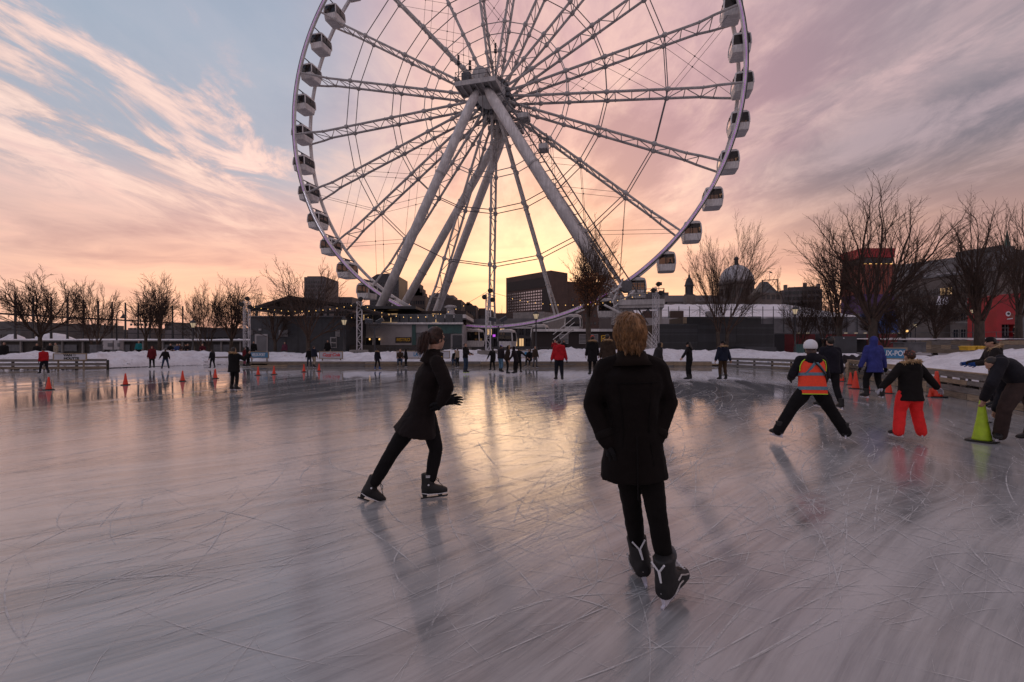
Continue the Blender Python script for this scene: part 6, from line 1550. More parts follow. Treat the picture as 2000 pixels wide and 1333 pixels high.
# --- right hand group
def vest_extra(root, j, s, tr, tf, sp, P, hr, hf, hu):
    pel = j['pel']; R = lambda t, rx, ry: ering(pel + (sp if t >= 0 else (sp * .35 + Z * .65).normalized()) * (.30 * s * t), rx * s, ry * s, tr, tf, 26, .9)
    q = MB(); q.loft([R(-.18, .128, .106), R(0, .125, .104), (R(.22, .116, .098)), R(.5, .117, .098), R(.72, .120, .096), R(.86, .112, .088), R(.97, .078, .068)], False); v = build(q, 'safety_vest', M['hivis'], root, True, True)
    for t0, t1 in ((-.06, .05), (.40, .50)):
        q = MB(); q.loft([R(t0, .130 if t0 < .2 else .1205, .109 if t0 < .2 else .102), R(t1, .1285 if t0 < .2 else .1205, .1075 if t0 < .2 else .102)], False); build(q, 'reflective_band', M['reflect'], v, True, True)
    q = MB(); q.loft([R(-.205, .1285, .1065), R(-.18, .1295, .1075)], False); q2 = q
    for sg in (-1, 1): q.poly([pel + sp * (.30 * s * t) + tr * (sg * x * s) - tf * (y * s) for t, x, y in ((.97, .066, .060), (.86, .104, .058), (.72, .118, .040), (.55, .119, .03))], [.0045 * s] * 4, 6)
    build(q, 'lime_trim', M['neon'], v, False, True)
    q = MB()
    for sg in (-1, 1):
        pts = []
        for i in range(8):
            f = i / 7; t = .92 - .46 * f; x = sg * (-.015 + .098 * f); rx = .118; ry = .0985 - .01 * max(0, t - .75) * 4; y = ry * math.sqrt(max(0, 1 - (abs(x) / rx) ** 2.2)) + .004
            pts.append((t, x, y))
        for (t0, x0, y0), (t1, x1, y1) in zip(pts[:-1], pts[1:]):
            a0 = pel + sp * (.30 * s * t0) - tf * (y0 * s); a1 = pel + sp * (.30 * s * t1) - tf * (y1 * s); w = .016 * s
            q.add([a0 + tr * (x0 * s - w), a0 + tr * (x0 * s + w), a1 + tr * (x1 * s + w), a1 + tr * (x1 * s - w)], [(0, 1, 2, 3)])
    build(q, 'reflective_brace', M['reflect'], v, False, True)
    q = MB(); q.poly([pel + sp * (.30 * s * t) + tr * (x * s) - tf * (y * s) for t, x, y in ((1.0, -.045, .05), (.86, -.02, .098), (.66, .03, .110), (.44, .08, .094), (.25, .115, .04))], [.007 * s] * 5, 6); build(q, 'shoulder_strap', M['black'], root, False, True)
    q = MB(); q.loft([ering(P(0, f, u), rx * s, ry * s, hr, hf, 12) for f, u, rx, ry in ((-.02, -.02, .048, .05), (-.04, -.05, .045, .03), (-.05, -.075, .03, .018))]); build(q, 'loose_hair', M['brownhair'], root, True, True)
P_('skater in a white helmet and orange safety vest with legs wide apart', 1585, 864, 660, 8, 'jacket', (.014, .013, .018), (.010, .009, .010), 'helmet', hair='short', hairm='brownhair', hood='down', glove=BLACK, sw=1.02, lean=6, out=20, turn=14, armL=(22, 12, 70, 40), armR=(20, 14, 74, 40), vox=.015, loose=1.3, extra=vest_extra, puff=1.05, H=1.86, scale_h=.96)
P_('man in a black quilted jacket and cap behind the orange vest', 1622, 804, 657, 2, 'jacket', (.014, .013, .020), (.012, .011, .013), 'beanie', BLACK, hair='short', sw=.20, stag=.45, armL=(12, 0, 12), armR=(12, 2, 10), vox=.016, puff=1.12, seed=3, lean=3)
P_('skater in a royal blue hooded jacket with black trousers', 1707, 783, 659, 6, 'parka', (.042, .048, .20), BLACK, hood='up', sw=.42, lean=5, armL=(16, 2, 10), armR=(16, 0, 14), glove=BLACK, vox=.017, puff=1.08, seed=4, kneeb=.01, loose=1.1)
def child_extra(root, j, s, tr, tf, sp, P, hr, hf, hu):
    q = MB(); rn = random.Random(2)
    for i in range(26):
        th, u = rn.uniform(0, 6.28), rn.uniform(.0, .05); r = .055 * math.sqrt(max(.05, 1 - (u / .066) ** 2)); c = P(0, -.006, .014) + hr * (r * .95 * s * math.cos(th)) + hf * (r * 1.1 * s * math.sin(th)) + hu * (u * s)
        q.ell(c, (.006 * s,) * 3, None, 6, 5)
    build(q, 'beanie_flecks', M['rust'], root, True, True)
P_('child in bright red snow trousers and a black jacket with a fur edged hood', 1777, 861, 685, 4, 'parka', (.013, .011, .011), (.95, .035, .035), 'beanie', (.05, .035, .035), 'short', 'brownhair', 'down', 'fur', (.42, .40, .45), sw=.36, out=22, armL=(38, 2, 6), armR=(40, 0, 2), vox=.014, loose=1.42, puff=1.16, extra=child_extra, lean=2, seed=8, turn=-6)
def toggles(root, j, s, tr, tf, sp, P, hr, hf, hu):
    q = MB(); q.box(j['pel'] + tf * (.07 * s) - tr * (.06 * s) - Z * (.10 * s), (.12, .10, .24)); build(q, 'blue_bag', M['blue'], root, False, True)
P_('skater in a dark parka and black beanie half hidden by the bending man', 1944, 806, 660, -62, 'parka', (.022, .018, .018), (.018, .016, .02), 'beanie', BLACK, 'short', 'darkhair', 'down', 'fur', (.02, .06, .22), sw=.25, lean=12, nod=12, armL=(10, 30, 60), armR=(10, 28, 62), vox=.017, puff=1.15, seed=11, extra=toggles)
BendJ = {'pel': wpt(1997, 752, 7.50), 'neck': wpt(1958, 705, 7.42), 'head': wpt(1938, 713, 7.35), 'shL': wpt(1955, 708, 7.28), 'shR': wpt(1962, 716, 7.6), 'elL': wpt(1938, 748, 7.24), 'wrL': wpt(1922, 778, 7.52), 'elR': wpt(1958, 770, 7.66), 'wrR': wpt(1946, 800, 7.62),
         'hipL': wpt(1988, 752, 7.40), 'hipR': wpt(2004, 752, 7.62), 'knL': wpt(1962, 800, 7.36), 'knR': wpt(2026, 812, 7.6), 'anL': wpt(1953, 848, 7.50), 'anR': wpt(2012, 848, 7.75), 'toeL': V((-.7, -.42, 0)).normalized(), 'toeR': V((-.9, .2, 0)).normalized(), 'tiltL': V((.12, 0, 1)), 'hdL': V((-.22, .05, -1)).normalized(), 'huL': V((.2, -1, 0)), 'hdR': V((-.3, 0, -1)).normalized(), 'huR': V((.2, 1, 0))}
P_('man in a quilted jacket and brown trousers bending over the lime green cone', 1975, 866, 700, -80, 'jacket', (.020, .019, .024), (.050, .033, .030), None, BLACK, 'short', 'darkhair', None, None, None, 'boot', H=1.80, J=BendJ, vox=.016, Y=7.5, puff=1.2, loose=1.3, nod=50, turn=-10, bodyfwd=V((-.7, 0, -.7)), handcurl=.7)

# --- on the far half of the ice and behind the bank
def chest_badge(root, j, s, tr, tf, sp, P, hr, hf, hu):
    q = MB(); c = j['pel'] + sp * (.2 * s) + tf * (.088 * s) - tr * (.01 * s); q.prism([c + tr * (.028 * s * math.cos(t)) + sp * (.03 * s * math.sin(t)) for t in [math.pi * i / 4 for i in range(8)]], tf * .01); build(q, 'badge', M['inkwhite'], root, False, True)
P_('man in a red jacket with a white badge skating left past the white banner', 86, 735.5, 680, -66, 'jacket', RED, (.016, .015, .022), 'beanie', BLACK, 'short', glove=NAVY, sw=.2, stag=.34, lean=16, armL=(8, -14, 30), armR=(8, 12, 30), extra=chest_badge, puff=1.05, Y=23.5)
P_('person in a dark red coat and hood standing by the left corner rail', 297, 721.5, 677, 150, 'parka', DKRED, BLACK, hood='up', sw=.2, armL=(10, 6, 40), puff=1.2)
P_('skater in a black jacket, pale cap and jeans at the left corner', 323, 723, 681, -40, 'jacket', BLACK, JEANS, 'beanie', (.45, .40, .42), 'short', sw=.34, lean=10, armL=(24, 0, 30), armR=(14, 5, 20), puff=1.05)
P_('skater in a long dark jacket alone near the fourth red cone', 415, 721.5, 682, -70, 'parka', (.014, .014, .018), BLACK, 'beanie', BLACK, 'long', sw=.3, lean=6, nod=12, puff=1.0)
P_('woman in a black parka with a wide fur hood photographing the wheel', 457, 766.5, 680, 12, 'parka', (.011, .010, .011), BLACK, None, BLACK, 'long', 'darkhair', 'down', 'fur', sw=.20, armL=(30, 46, 96, 20), armR=(30, 46, 96, 20), vox=.018, puff=1.22, seed=20, out=8)
P_('person in a dark red coat and rose trousers in front of the left blue banner', 477, 718.5, 679, 40, 'parka', DKRED, (.20, .05, .08), None, BLACK, 'long', sw=.18, puff=1.1, group='pair by the left blue banner')
P_('person in black close beside the dark red coat at the left blue banner', 484, 718, 678.5, 20, 'parka', BLACK, BLACK, hood='up', sw=.16, puff=1.05)
P_('person in a dark jacket with a blue hood and beige trousers by the rink edge', 613, 720, 676.5, 20, 'jacket', NAVY, BEIGE, None, BLACK, 'short', 'brownhair', 'down', None, sw=.26, stag=.2, puff=1.1)
P_('person in dark jeans half hidden beside the beige trousers', 604, 719.5, 680, -30, 'jacket', BLACK, (.03, .04, .06), None, BLACK, 'short', sw=.2, stag=.25)
P_('skater in a dark hooded coat and bright blue skates left of the striding woman', 737, 724.5, 681, 20, 'parka', (.013, .012, .020), BLACK, 'beanie', BLACK, 'long', 'darkhair', 'down', 'fur', sw=.34, boot='blue', puff=1.0, armL=(16, 4, 14))
P_('woman with long hair in a brown jacket sitting on the rink edge', 781, 718.5, 687, 170, 'jacket', BROWN, JEANS, None, BLACK, 'long', 'brownhair', sit=.50, Y=31.6, H=1.70, armL=(8, 30, 50, 20), armR=(8, 30, 50, 20))
P_('person in a black hooded coat standing beside the seated woman', 793, 719, 682, -80, 'parka', BLACK, BLACK, hood='up', sw=.18, lean=8)
P_('person in a pale jacket and teal scarf at the rink edge', 894, 719.5, 681, -60, 'jacket', TAN, BLACK, None, BLACK, 'short', 'darkhair', 'down', None, sw=.2, lean=6, group='trio right of the striding woman')
P_('person in jeans sitting low behind the pale jacket', 888, 718.5, 691, 180, 'jacket', BLACK, JEANS, None, BLACK, 'short', sit=.48, Y=31.8, H=1.6)
P_('man in a black jacket, jeans and green bladed skates facing right', 909, 731.5, 672, 120, 'jacket', BLACK, (.03, .05, .085), None, BLACK, 'short', 'brownhair', sw=.2, armL=(10, 20, 60, 20), armR=(8, 20, 60, 20), runner='neon')
P_('slim skater in black gliding on one foot left of the huddled group', 962, 727, 679, -30, 'parka', BLACK, BLACK, None, BLACK, 'long', sw=.12, stag=.3, armL=(26, 0, 10), lean=4)
P_('person in a lilac beanie and light jeans in the huddled group', 978, 730, 674, 40, 'jacket', (.022, .017, .020), (.10, .19, .28), 'beanie', (.36, .32, .62), 'short', sw=.3, stag=.2, lean=8, puff=1.15)
P_('person in a brown hooded coat with fur in the middle of the huddled group', 991, 733.5, 676, 90, 'jacket', (.028, .018, .014), BLACK, None, BLACK, None, 'darkhair', 'up', 'fur', sw=.3, lean=12, puff=1.2)
P_('person in black leaning forward at the right of the huddled group', 1006, 733, 677, -70, 'parka', (.018, .013, .016), BLACK, hood='up', sw=.26, lean=18, puff=1.12, armL=(10, 20, 30))
P_('person with one arm stretched out behind the huddled group', 1013, 731, 679, 20, 'jacket', (.014, .013, .015), BLACK, None, BLACK, 'short', sw=.24, armR=(48, 10, 8))
P_('person in black with a hood crouched on the timber edge right of the group', 1032, 719.5, 689, 200, 'jacket', BLACK, BLACK, hood='up', sit=.52, Y=31.4, H=1.72, lean=14, armL=(8, 30, 50, 20), armR=(8, 30, 50, 20))
P_('person in a brown jacket and grey trousers standing by the crouched one', 1045, 720.5, 677, 150, 'jacket', BROWN, GREYT, None, BLACK, 'short', sw=.14, stag=.2, puff=1.05)
P_('man in a bright red jacket and dark trousers skating away in the middle', 1092, 747.5, 664, -2, 'jacket', (.42, .016, .024), (.013, .014, .02), 'beanie', BLACK, 'short', 'darkhair', 'down', None, BLACK, sw=.24, stag=.15, armL=(15, 2, 8), armR=(16, 2, 10), puff=1.16, vox=.018, loose=1.12)
P_('person in a red jacket standing behind the snow bank holding something to the mouth', 1084, 712, 664, 190, 'jacket', (.30, .012, .018), BLACK, None, BLACK, 'short', Y=36.2, zb=.25, H=1.70, skate=False, armL=(14, 40, 110, 20), armR=(12, 40, 110, 20))
P_('person in dark clothes standing behind the snow bank beside the red jacket', 1101, 712, 665, 170, 'jacket', BLACK, BLACK, hood='up', Y=36.2, zb=.25, H=1.68, skate=False)
P_('person in a bright orange beanie and black fur hooded coat beside the blond man', 1157, 737, 657.5, 4, 'coat', BLACK, BLACK, 'beanie', (.85, .06, .02), 'short', 'darkhair', 'down', 'fur', sw=.24, puff=1.16, vox=.018, seed=31)
P_('dark haired person with a broad tan fur collar hidden behind the blond man', 1187, 748, 656, 10, 'coat', BROWN, BLACK, None, BLACK, 'short', 'darkhair', 'down', 'fur', sw=.22, puff=1.18, vox=.018, seed=33, turn=40)
P_('person in a grey hooded coat with fur bending right behind the blond man', 1284, 738, 670, 70, 'parka', (.030, .027, .028), BLACK, None, BLACK, None, 'darkhair', 'up', 'fur', sw=.2, lean=22, nod=20, puff=1.2, vox=.018, seed=35)
P_('skater in black looking down with the left arm held out', 1346, 746, 669.5, -50, 'jacket', (.013, .012, .013), BLACK, 'beanie', BLACK, 'long', 'darkhair', sw=.30, nod=18, turn=-10, armL=(44, 16, 6), armR=(6, 4, 8), vox=.018, lean=4, loose=1.1)
P_('skater in a navy bomber jacket with fur collar and brown trousers', 1412, 746.5, 667.5, -4, 'jacket', NAVY, (.060, .036, .022), 'beanie', BLACK, 'short', 'darkhair', 'down', 'fur', sw=.26, armL=(18, -4, 8), armR=(18, -4, 8), vox=.018, puff=1.18, seed=41, turn=-60, nod=8)
# onlookers on the left promenade, by the pavilion and far right
BG = 'onlookers behind the rink'
P_('onlooker in dark clothes at the far left rail', 8, 700, 665, 160, 'parka', BLACK, BLACK, None, BLACK, 'long', Y=36, zb=.0, H=1.75, skate=False, group=BG, puff=1.2)
P_('onlooker with folded arms in black behind the red coated skater', 72, 700, 671, 150, 'jacket', (.014, .013, .014), BLACK, None, BLACK, 'short', Y=38, zb=.0, H=1.66, skate=False, group=BG)
P_('onlooker in dark clothes beside the pale jacketed one at the left', 98, 700, 670, 170, 'jacket', BLACK, BLACK, None, BLACK, 'short', Y=38, zb=.0, H=1.70, skate=False, group=BG)
P_('onlooker in a pale beige jacket above the white banner', 109, 700, 668, 200, 'jacket', (.26, .22, .17), BLACK, None, BLACK, 'short', Y=38, zb=.0, H=1.74, skate=False, group=BG)
P_('person in a teal jacket with a dark hood beside the third tree', 271, 690, 667, 150, 'jacket', (.02, .17, .19), BLACK, None, BLACK, 'short', 'darkhair', 'down', None, Y=42.5, zb=.3, H=1.60, skate=False, group=BG)
for lab, px, c, fc, hy in (('person in dark clothes sitting at the left end of the bench group', 332, BLACK, 150, 676), ('person in a blue jacket sitting low in the bench group', 339, (.03, .05, .14), 190, 678), ('person in brown sitting in the middle of the bench group', 347, (.05, .03, .03), 170, 677), ('person in black with a hood sitting right of the brown one', 355, BLACK, 200, 677), ('person with dark hair sitting at the right end of the bench group', 364, (.02, .016, .02), 160, 680), ('person in dark maroon sitting alone beside the fourth tree', 395, (.07, .012, .02), 150, 678)):
    P_(lab, px, 693, hy, fc, 'jacket', c, BLACK, 'beanie' if px == 355 else None, BLACK, 'short', Y=38.5 + (px % 3) * .4, zb=.42, H=1.62, sit=.46, skate=False, group='people sitting on the left bench', armL=(8, 30, 60, 20), armR=(8, 30, 60, 20))
P_('person in black sitting before the pavilion door', 494, 690, 668, 160, 'jacket', BLACK, BLACK, None, BLACK, 'short', Y=40.5, zb=.62, H=1.66, sit=.46, skate=False, group='people before the pavilion')
P_('person in dark pink resting against the pavilion wall', 551, 690, 666, 190, 'jacket', (.10, .03, .05), BLACK, None, BLACK, 'long', Y=41, zb=.4, H=1.66, sit=.62, skate=False, group='people before the pavilion', puff=1.2)
P_('person in black standing before the pavilion windows', 640, 692, 665, 170, 'jacket', BLACK, BLACK, None, BLACK, 'short', Y=41, zb=.3, H=1.66, skate=False, group='people before the pavilion')
P_('small distant person walking before the red kiosk', 1981, 656, 643, 170, 'jacket', BLACK, BLACK, None, BLACK, 'short', Y=56, zb=2.15, H=1.05 + .6, skate=False, group='distant walkers', vox=.03)
# ------------------------------------------------------------------ cones
def cone_parts(root, h, m):
    r = .175 * h + .01
    q = MB(); q.lathe([(r * .98, .03), (r * .95, .05), (r * .55, h * .55), (r * .30, h * .93), (r * .26, h * .985), (r * .20, h), (r * .16, h), (r * .16, h - .05)], (0, 0, 0), 20); build(q, 'cone_body', M[m], root, True, True)
    q = MB(); b = r * 1.38; c = b * .25
    q.prism([V(p) for p in ((-b + c, -b, 0), (b - c, -b, 0), (b, -b + c, 0), (b, b - c, 0), (b - c, b, 0), (-b + c, b, 0), (-b, b - c, 0), (-b, -b + c, 0))], (0, 0, .03)); build(q, 'base', M['black'], root, False, True)
cone0 = thing('traffic_cone', '', 'traffic cone', (0, 0, 0), 0, 'orange cones on the ice'); cone_parts(cone0, .46, 'orange')
LC = [(95, 764.5, 'orange cone furthest left on the ice below the red coated skater'), (245, 755, 'orange cone on the ice second in the line from the left'), (356.5, 747.5, 'orange cone on the ice third in the left line'), (420.5, 742.5, 'orange cone on the ice just left of the photographing woman'), (504, 736, 'orange cone on the ice right of the photographing woman'), (535, 734.5, 'orange cone on the ice between the blue banner and the beige trousers'), (593.5, 729.5, 'orange cone on the ice below the person in beige trousers'), (623, 728, 'orange cone on the ice under the red lettered white banner')]
for i, (px, py, lab) in enumerate(LC):
    Y = depth(py - 2.5); p = ((px - 1000) / FOC * Y, Y, 0)
    if i == 0: cone0.location = p; cone0['label'] = lab
    else: copy_tree(cone0, p, .3 * i, lab)
tall0 = thing('traffic_cone', '', 'traffic cone', (0, 0, 0), 0, 'tall orange cones at the right'); cone_parts(tall0, .80, 'orange')
TC = [(1644, 748, .60, 'tall orange cone furthest back behind the man in the black cap'), (1661, 755, .62, 'orange cone half hidden behind the tallest cone'), (1671, 762.5, .80, 'tallest orange cone left of the blue jacketed skater'), (1694.5, 765.5, .46, 'short orange cone beside the boots of the blue jacketed skater'), (1736, 771.5, .62, 'orange cone between the blue jacket and the child'), (1829.5, 779, 1.0, 'tall orange cone on a black base right of the child'), (1817, 779, .34, 'small orange cone peeping out beside the mitten of the child'), (1931, 782, .40, 'small red orange cone behind the lime green cone')]
for i, (px, py, hs, lab) in enumerate(TC):
    Y = depth(py - 3); p = ((px - 1000) / FOC * Y, Y, 0)
    if i == 0: o = tall0; o.location = p; o['label'] = lab; o.rotation_euler = (0, 0, .4)
    else: o = copy_tree(tall0, p, .4 + .5 * i, lab)
    k = hs; o.scale = (k ** .75, k ** .75, k)
gc = thing('traffic_cone', 'lime green cone on a black base held at its tip by the bending man', 'traffic cone', ((1918 - 1000) / FOC * 7.66, 7.66, 0), .5, 'lime cone'); cone_parts(gc, .69, 'lime')
q = MB(); 
for dxq, a in ((-.03, .25), (.015, -.1), (.045, .35)): q.box((dxq, -.093, .33 + a * .02), (.035, .03, .005), Matrix.Rotation(a, 3, 'Y'))
build(q, 'scuff', M['inkblack'], gc, False, True)

# ------------------------------------------------------------------ banners
def banner(label, p0, p1, y0, y1, Y, panel, fm='wood2', Y1=None, legs=True):
    a, b = at(p0, y0, Y), at(p1, y1, Y1 or Y); b.z = at(p1, y1, Y1 or Y).z
    u = V((b.x - a.x, b.y - a.y, 0)); L = u.length; ang = math.atan2(u.y, u.x); zc = (a.z + b.z) / 2; h = a.z - b.z
    r = thing('banner', label, 'banner', ((a.x + b.x) / 2, (a.y + b.y) / 2, zc), ang)
    q = MB(); q.box((0, 0, 0), (L - .1, .03, h - .1)); build(q, 'panel', M[panel], r, False, True)
    t = .05
    for nm, c, sz in (('frame', (0, 0, h / 2 - t / 2), (L, .06, t)), ('frame', (0, 0, -h / 2 + t / 2), (L, .06, t)), ('frame', (-L / 2 + t / 2, 0, 0), (t, .06, h - 2 * t)), ('frame', (L / 2 - t / 2, 0, 0), (t, .06, h - 2 * t))):
        q = MB(); q.box(c, sz); build(q, nm, M[fm], r, False, True)
    if legs:
        for sx in (-.38, .38): q = MB(); q.box((L * sx, .06, -h / 2 - zc / 2 + h * .2), (.07, .06, zc + h * .2)); build(q, 'leg', M['wood'], r, False, True)
    return r, L, h
def put(r, body, size, m, x=0, z=0, **k):
    cu = text(body, size, wloc(r), m, r, **k); cu.location = (x, -.022, z); return cu
r, L, h = banner('white timber framed banner with black lettering on the left rail', 104, 169.5, 690.5, 704.5, 27.3, 'signwhite')
put(r, 'VAN', .20, M['inkblack'], -.12, .10, sx=1.25, bold=.010); put(r, 'HOUTTE', .20, M['inkblack'], .10, -.10, sx=1.15, bold=.010)
q = MB(); q.poly([V((.28 + .075 * math.cos(t), -.02, .10 + .06 * math.sin(t))) for t in [2 * math.pi * i / 14 for i in range(15)]], [.009] * 15, 5); q.poly([V((.25, -.02, .12)), V((.28, -.02, .09)), V((.31, -.02, .12))], [.008] * 3, 5); build(q, 'emblem', M['gunmetal'], r, False, True)
r, L, h = banner('blue banner with pale lettering beside the pavilion', 486, 525, 687, 700.5, 33.5, 'signblue', Y1=33.0)
put(r, 'VIEUX-PORT', .30, M['inkwhite'], 0, 0, sx=.72, bold=.006)
r, L, h = banner('white banner with red script lettering under the pavilion windows', 623.5, 670, 686.5, 701.5, 33.2, 'signwhite')
put(r, 'Coca‑Cola', .34, M['inkred'], 0, .02, sx=.86, shear=.35, bold=.008)
q = MB(); q.poly([V((-.44, -.02, -.07)), V((-.30, -.02, -.13)), V((-.05, -.02, -.12)), V((.18, -.02, -.15))], [.008, .014, .014, .006], 5); q.poly([V((-.10, -.02, .13)), V((.08, -.02, .17)), V((.26, -.02, .14))], [.006, .013, .005], 5); build(q, 'swash', M['inkred'], r, False, True)
r, L, h = banner('long white banner with pale blue lettering behind the striding woman', 774.5, 879, 685.5, 700.5, 33.4, 'signwhite')
put(r, "LA", .36, M["inkblue"], -.55, 0, sx=.8, bold=.012)
q = MB(); q.box((-.22, -.02, 0), (.03, .02, .34)); build(q, 'divider', M['inkblue'], r, False, True)
r, L, h = banner('small white notice board behind the huddled group', 1014, 1041, 684, 699, 33.4, 'signwhite')
q = MB(); q.prism([V((-.02 + .10 * math.cos(math.pi * i / 6), -.03, .04 + .10 * math.sin(math.pi * i / 6))) for i in range(12)], (0, .02, 0)); build(q, 'emblem', M['inkblue'], r, False, True)
r, L, h = banner('pale blue banner in a tan frame on the snow behind the child', 1716, 1772, 679, 703, 21.5, 'signblue', Y1=20.6)
put(r, 'VIEUX-PORT', .34, M['inkwhite'], 0, .0, sx=.72, bold=.006)
q = MB(); q.box(at(952, 694, 34.4), (1.5, .5, .72)); tag(build(q, 'concrete_block', M['conc']), 'pale concrete block half sunk in the snow bank in the middle', 'block')
q = MB(); c = at(701, 690, 36); q.box(c, (1.3, .6, .5)); o = tag(build(q, 'barrier_block', M['conc']), 'stained concrete barrier in the snow below the floodlight post', 'barrier')
q = MB(); 
for i in range(5): q.box(c + V((-.5 + i * .25, -.31, .02 * (i % 3))), (.10, .03, .16 + .05 * (i % 2)))
build(q, 'stain', M['gunmetal'], o)

# ------------------------------------------------------------------ lattice masts with lights
def truss_mast(label, px, Y, ytop, w, z0, name='truss_mast', heads=3, m='truss', ybase=None):
    X = (px - 1000) / FOC * Y; zt = zat(ytop, Y); r = thing(name, label, 'lighting mast', (X, Y, z0), rad(12), 'lattice masts')
    H = zt - z0; c = w / 2
    for sx in (-1, 1):
        for sy in (-1, 1): q = MB(); q.tube((sx * c, sy * c, 0), (sx * c, sy * c, H), .028, n=6); build(q, 'chord', M[m], r, True, True)
    q = MB(); n = int(H / .5)
    for i in range(n):
        z0_, z1_ = H * i / n, H * (i + 1) / n; s = 1 if i % 2 else -1
        for y in (-c, c): q.tube((-c * s, y, z0_), (c * s, y, z1_), .016, n=4); q.tube((-c, y, z1_), (c, y, z1_), .014, n=4)
        for x in (-c, c): q.tube((x, -c * s, z0_), (x, c * s, z1_), .016, n=4)
    build(q, 'lattice', M[m], r, False, True)
    q = MB(); q.box((0, 0, .03), (w * 2, w * 2, .06)); build(q, 'base_plate', M[m], r, False, True)
    for i in range(heads):
        q = MB(); x, z = ((-.35, -.3), (.12, .22), (.32, -.5), (-.1, -.8))[i]; q.ell((x, -.2, H + z), (.2, .22, .2), None, 10, 7); q.box((x, 0, H + z + .05), (.06, .5, .06)); q.box((x + .05, -.42, H + z), (.26, .05, .26)); build(q, 'spotlight', M['black'], r, False, True)
    return r
truss_mast('white lattice mast with spotlights at the left end of the pavilion', 482, 40, 589, .42, .4)
truss_mast('white lattice mast with spotlights before the thick left leg', 702, 38.5, 590, .40, .4)
truss_mast('white lattice mast with spotlights in front of the lowest gondolas', 953.5, 36.5, 574, .36, .5)
truss_mast('white ladder like mast with spotlights right of the blond man', 1281, 37.5, 561, .36, .5)
# ------------------------------------------------------------------ lamps
def lantern(label, px, Y, ytop, z0=.4, on=False):
    X = (px - 1000) / FOC * Y; H = zat(ytop, Y) - z0; r = thing('street_lamp', label, 'street lamp', (X, Y, z0), 0, 'lantern posts')
    q = MB(); q.lathe([(.22, 0), (.22, .12), (.14, .2), (.12, .9), (.07, 1.0), (.055, H - .95), (.09, H - .9), (.10, H - .78)], (0, 0, 0), 10); build(q, 'post', M['darksteel'], r, True, True)
    q = MB(); q.lathe([(.12, H - .78), (.25, H - .38), (.25, H - .36)], (0, 0, 0), 8); build(q, 'lantern_glass', M['bulb'] if on else M['lampglass'], r, False, True)
    q = MB(); q.lathe([(.30, H - .36), (.27, H - .28), (.12, H - .10), (.05, H - .06), (.03, H)], (0, 0, 0), 8); build(q, 'lantern_cap', M['darksteel'], r, False, True)
    q = MB()
    for i in range(6): t = math.pi * i / 3; q.tube((.12 * math.cos(t), .12 * math.sin(t), H - .78), (.26 * math.cos(t), .26 * math.sin(t), H - .36), .015, n=4)
    build(q, 'lantern_bars', M['darksteel'], r, False, True)
lantern('lantern lamp post at the right corner of the dark pavilion', 672, 41, 618)
lantern('lantern lamp post between the dense forked tree and the pole row', 377, 43, 624)
lantern('lantern lamp post before the gondolas left of the brown leaved tree', 1047, 40, 606)
lantern('lantern lamp post beside the slatted building at the right', 1553, 41, 597)
lantern('lantern lamp post far back between the blue booth and the warehouse', 1788, 62, 628)
lantern('tall lantern lamp post behind the tall right tree', 1900, 60, 600)
def lamp_small(label, px, Y, ytop):
    r = thing('street_lamp', label, 'street lamp', ((px - 1000) / FOC * Y, Y, .4)); H = zat(ytop, Y) - .4
    q = MB(); q.tube((0, 0, 0), (0, 0, H), .06, .05, 6); build(q, 'post', M['darksteel'], r, False, True); q = MB(); q.ell((0, 0, H + .12), (.24, .24, .17), None, 10, 6); build(q, 'globe', M['bulb'], r, True, True)
lamp_small('small lamp glowing yellow at the end of the red hoarding', 1769, 53, 649)
r = thing('street_lamp', 'curved crook street lamp among the left trees', 'street lamp', (at(228, 0, 50).x, 50, .3))
H = zat(609, 50) - .3; q = MB(); q.poly([V((0, 0, 0)), V((0, 0, H - .5)), V((.1, 0, H - .1)), V((.35, 0, H + .15)), V((.62, 0, H + .05)), V((.72, 0, H - .3))], [.09, .06, .05, .05, .05, .05], 8); build(q, 'post', M['darksteel'], r, True, True)
q = MB(); q.lathe([(.08, 0), (.12, -.15), (.30, -.42), (.30, -.46)], (.72, 0, H - .28), 12); build(q, 'lamp_shade', M['darksteel'], r, True, True)
def flood(label, px, Y, ytop):
    r = thing('floodlight_post', label, 'floodlight', ((px - 1000) / FOC * Y, Y, .3), 0, 'double floodlight posts'); H = zat(ytop, Y) - .3
    q = MB(); q.tube((0, 0, 0), (0, 0, H), .07, .06, 8); build(q, 'post', M['darksteel'], r, True, True)
    q = MB(); q.poly([V((-.42, 0, H + .38)), V((-.42, 0, H)), V((.42, 0, H)), V((.42, 0, H + .38))], [.03] * 4, 6); build(q, 'yoke', M['darksteel'], r, False, True)
    for sx, a in ((-.44, .15), (.42, -.5)):
        q = MB(); R3 = Matrix.Rotation(a, 3, 'Y') @ Matrix.Rotation(.4, 3, 'X'); c = V((sx, -.05, H + .52)); q.box(c, (.60, .16, .30), R3); q.box(c + R3 @ V((0, .12, 0)), (.5, .12, .22), R3); h_ = build(q, 'floodlight', M['gunmetal'], r, False, True)
        q = MB(); q.box(c + R3 @ V((0, -.085, 0)), (.54, .02, .25), R3); build(q, 'lens', M['glassblue'], h_, False, True)
flood('double floodlight post in front of the thick left leg', 732, 36.2, 640)
flood('double floodlight post in front of the lowest gondolas', 973, 36.0, 637)
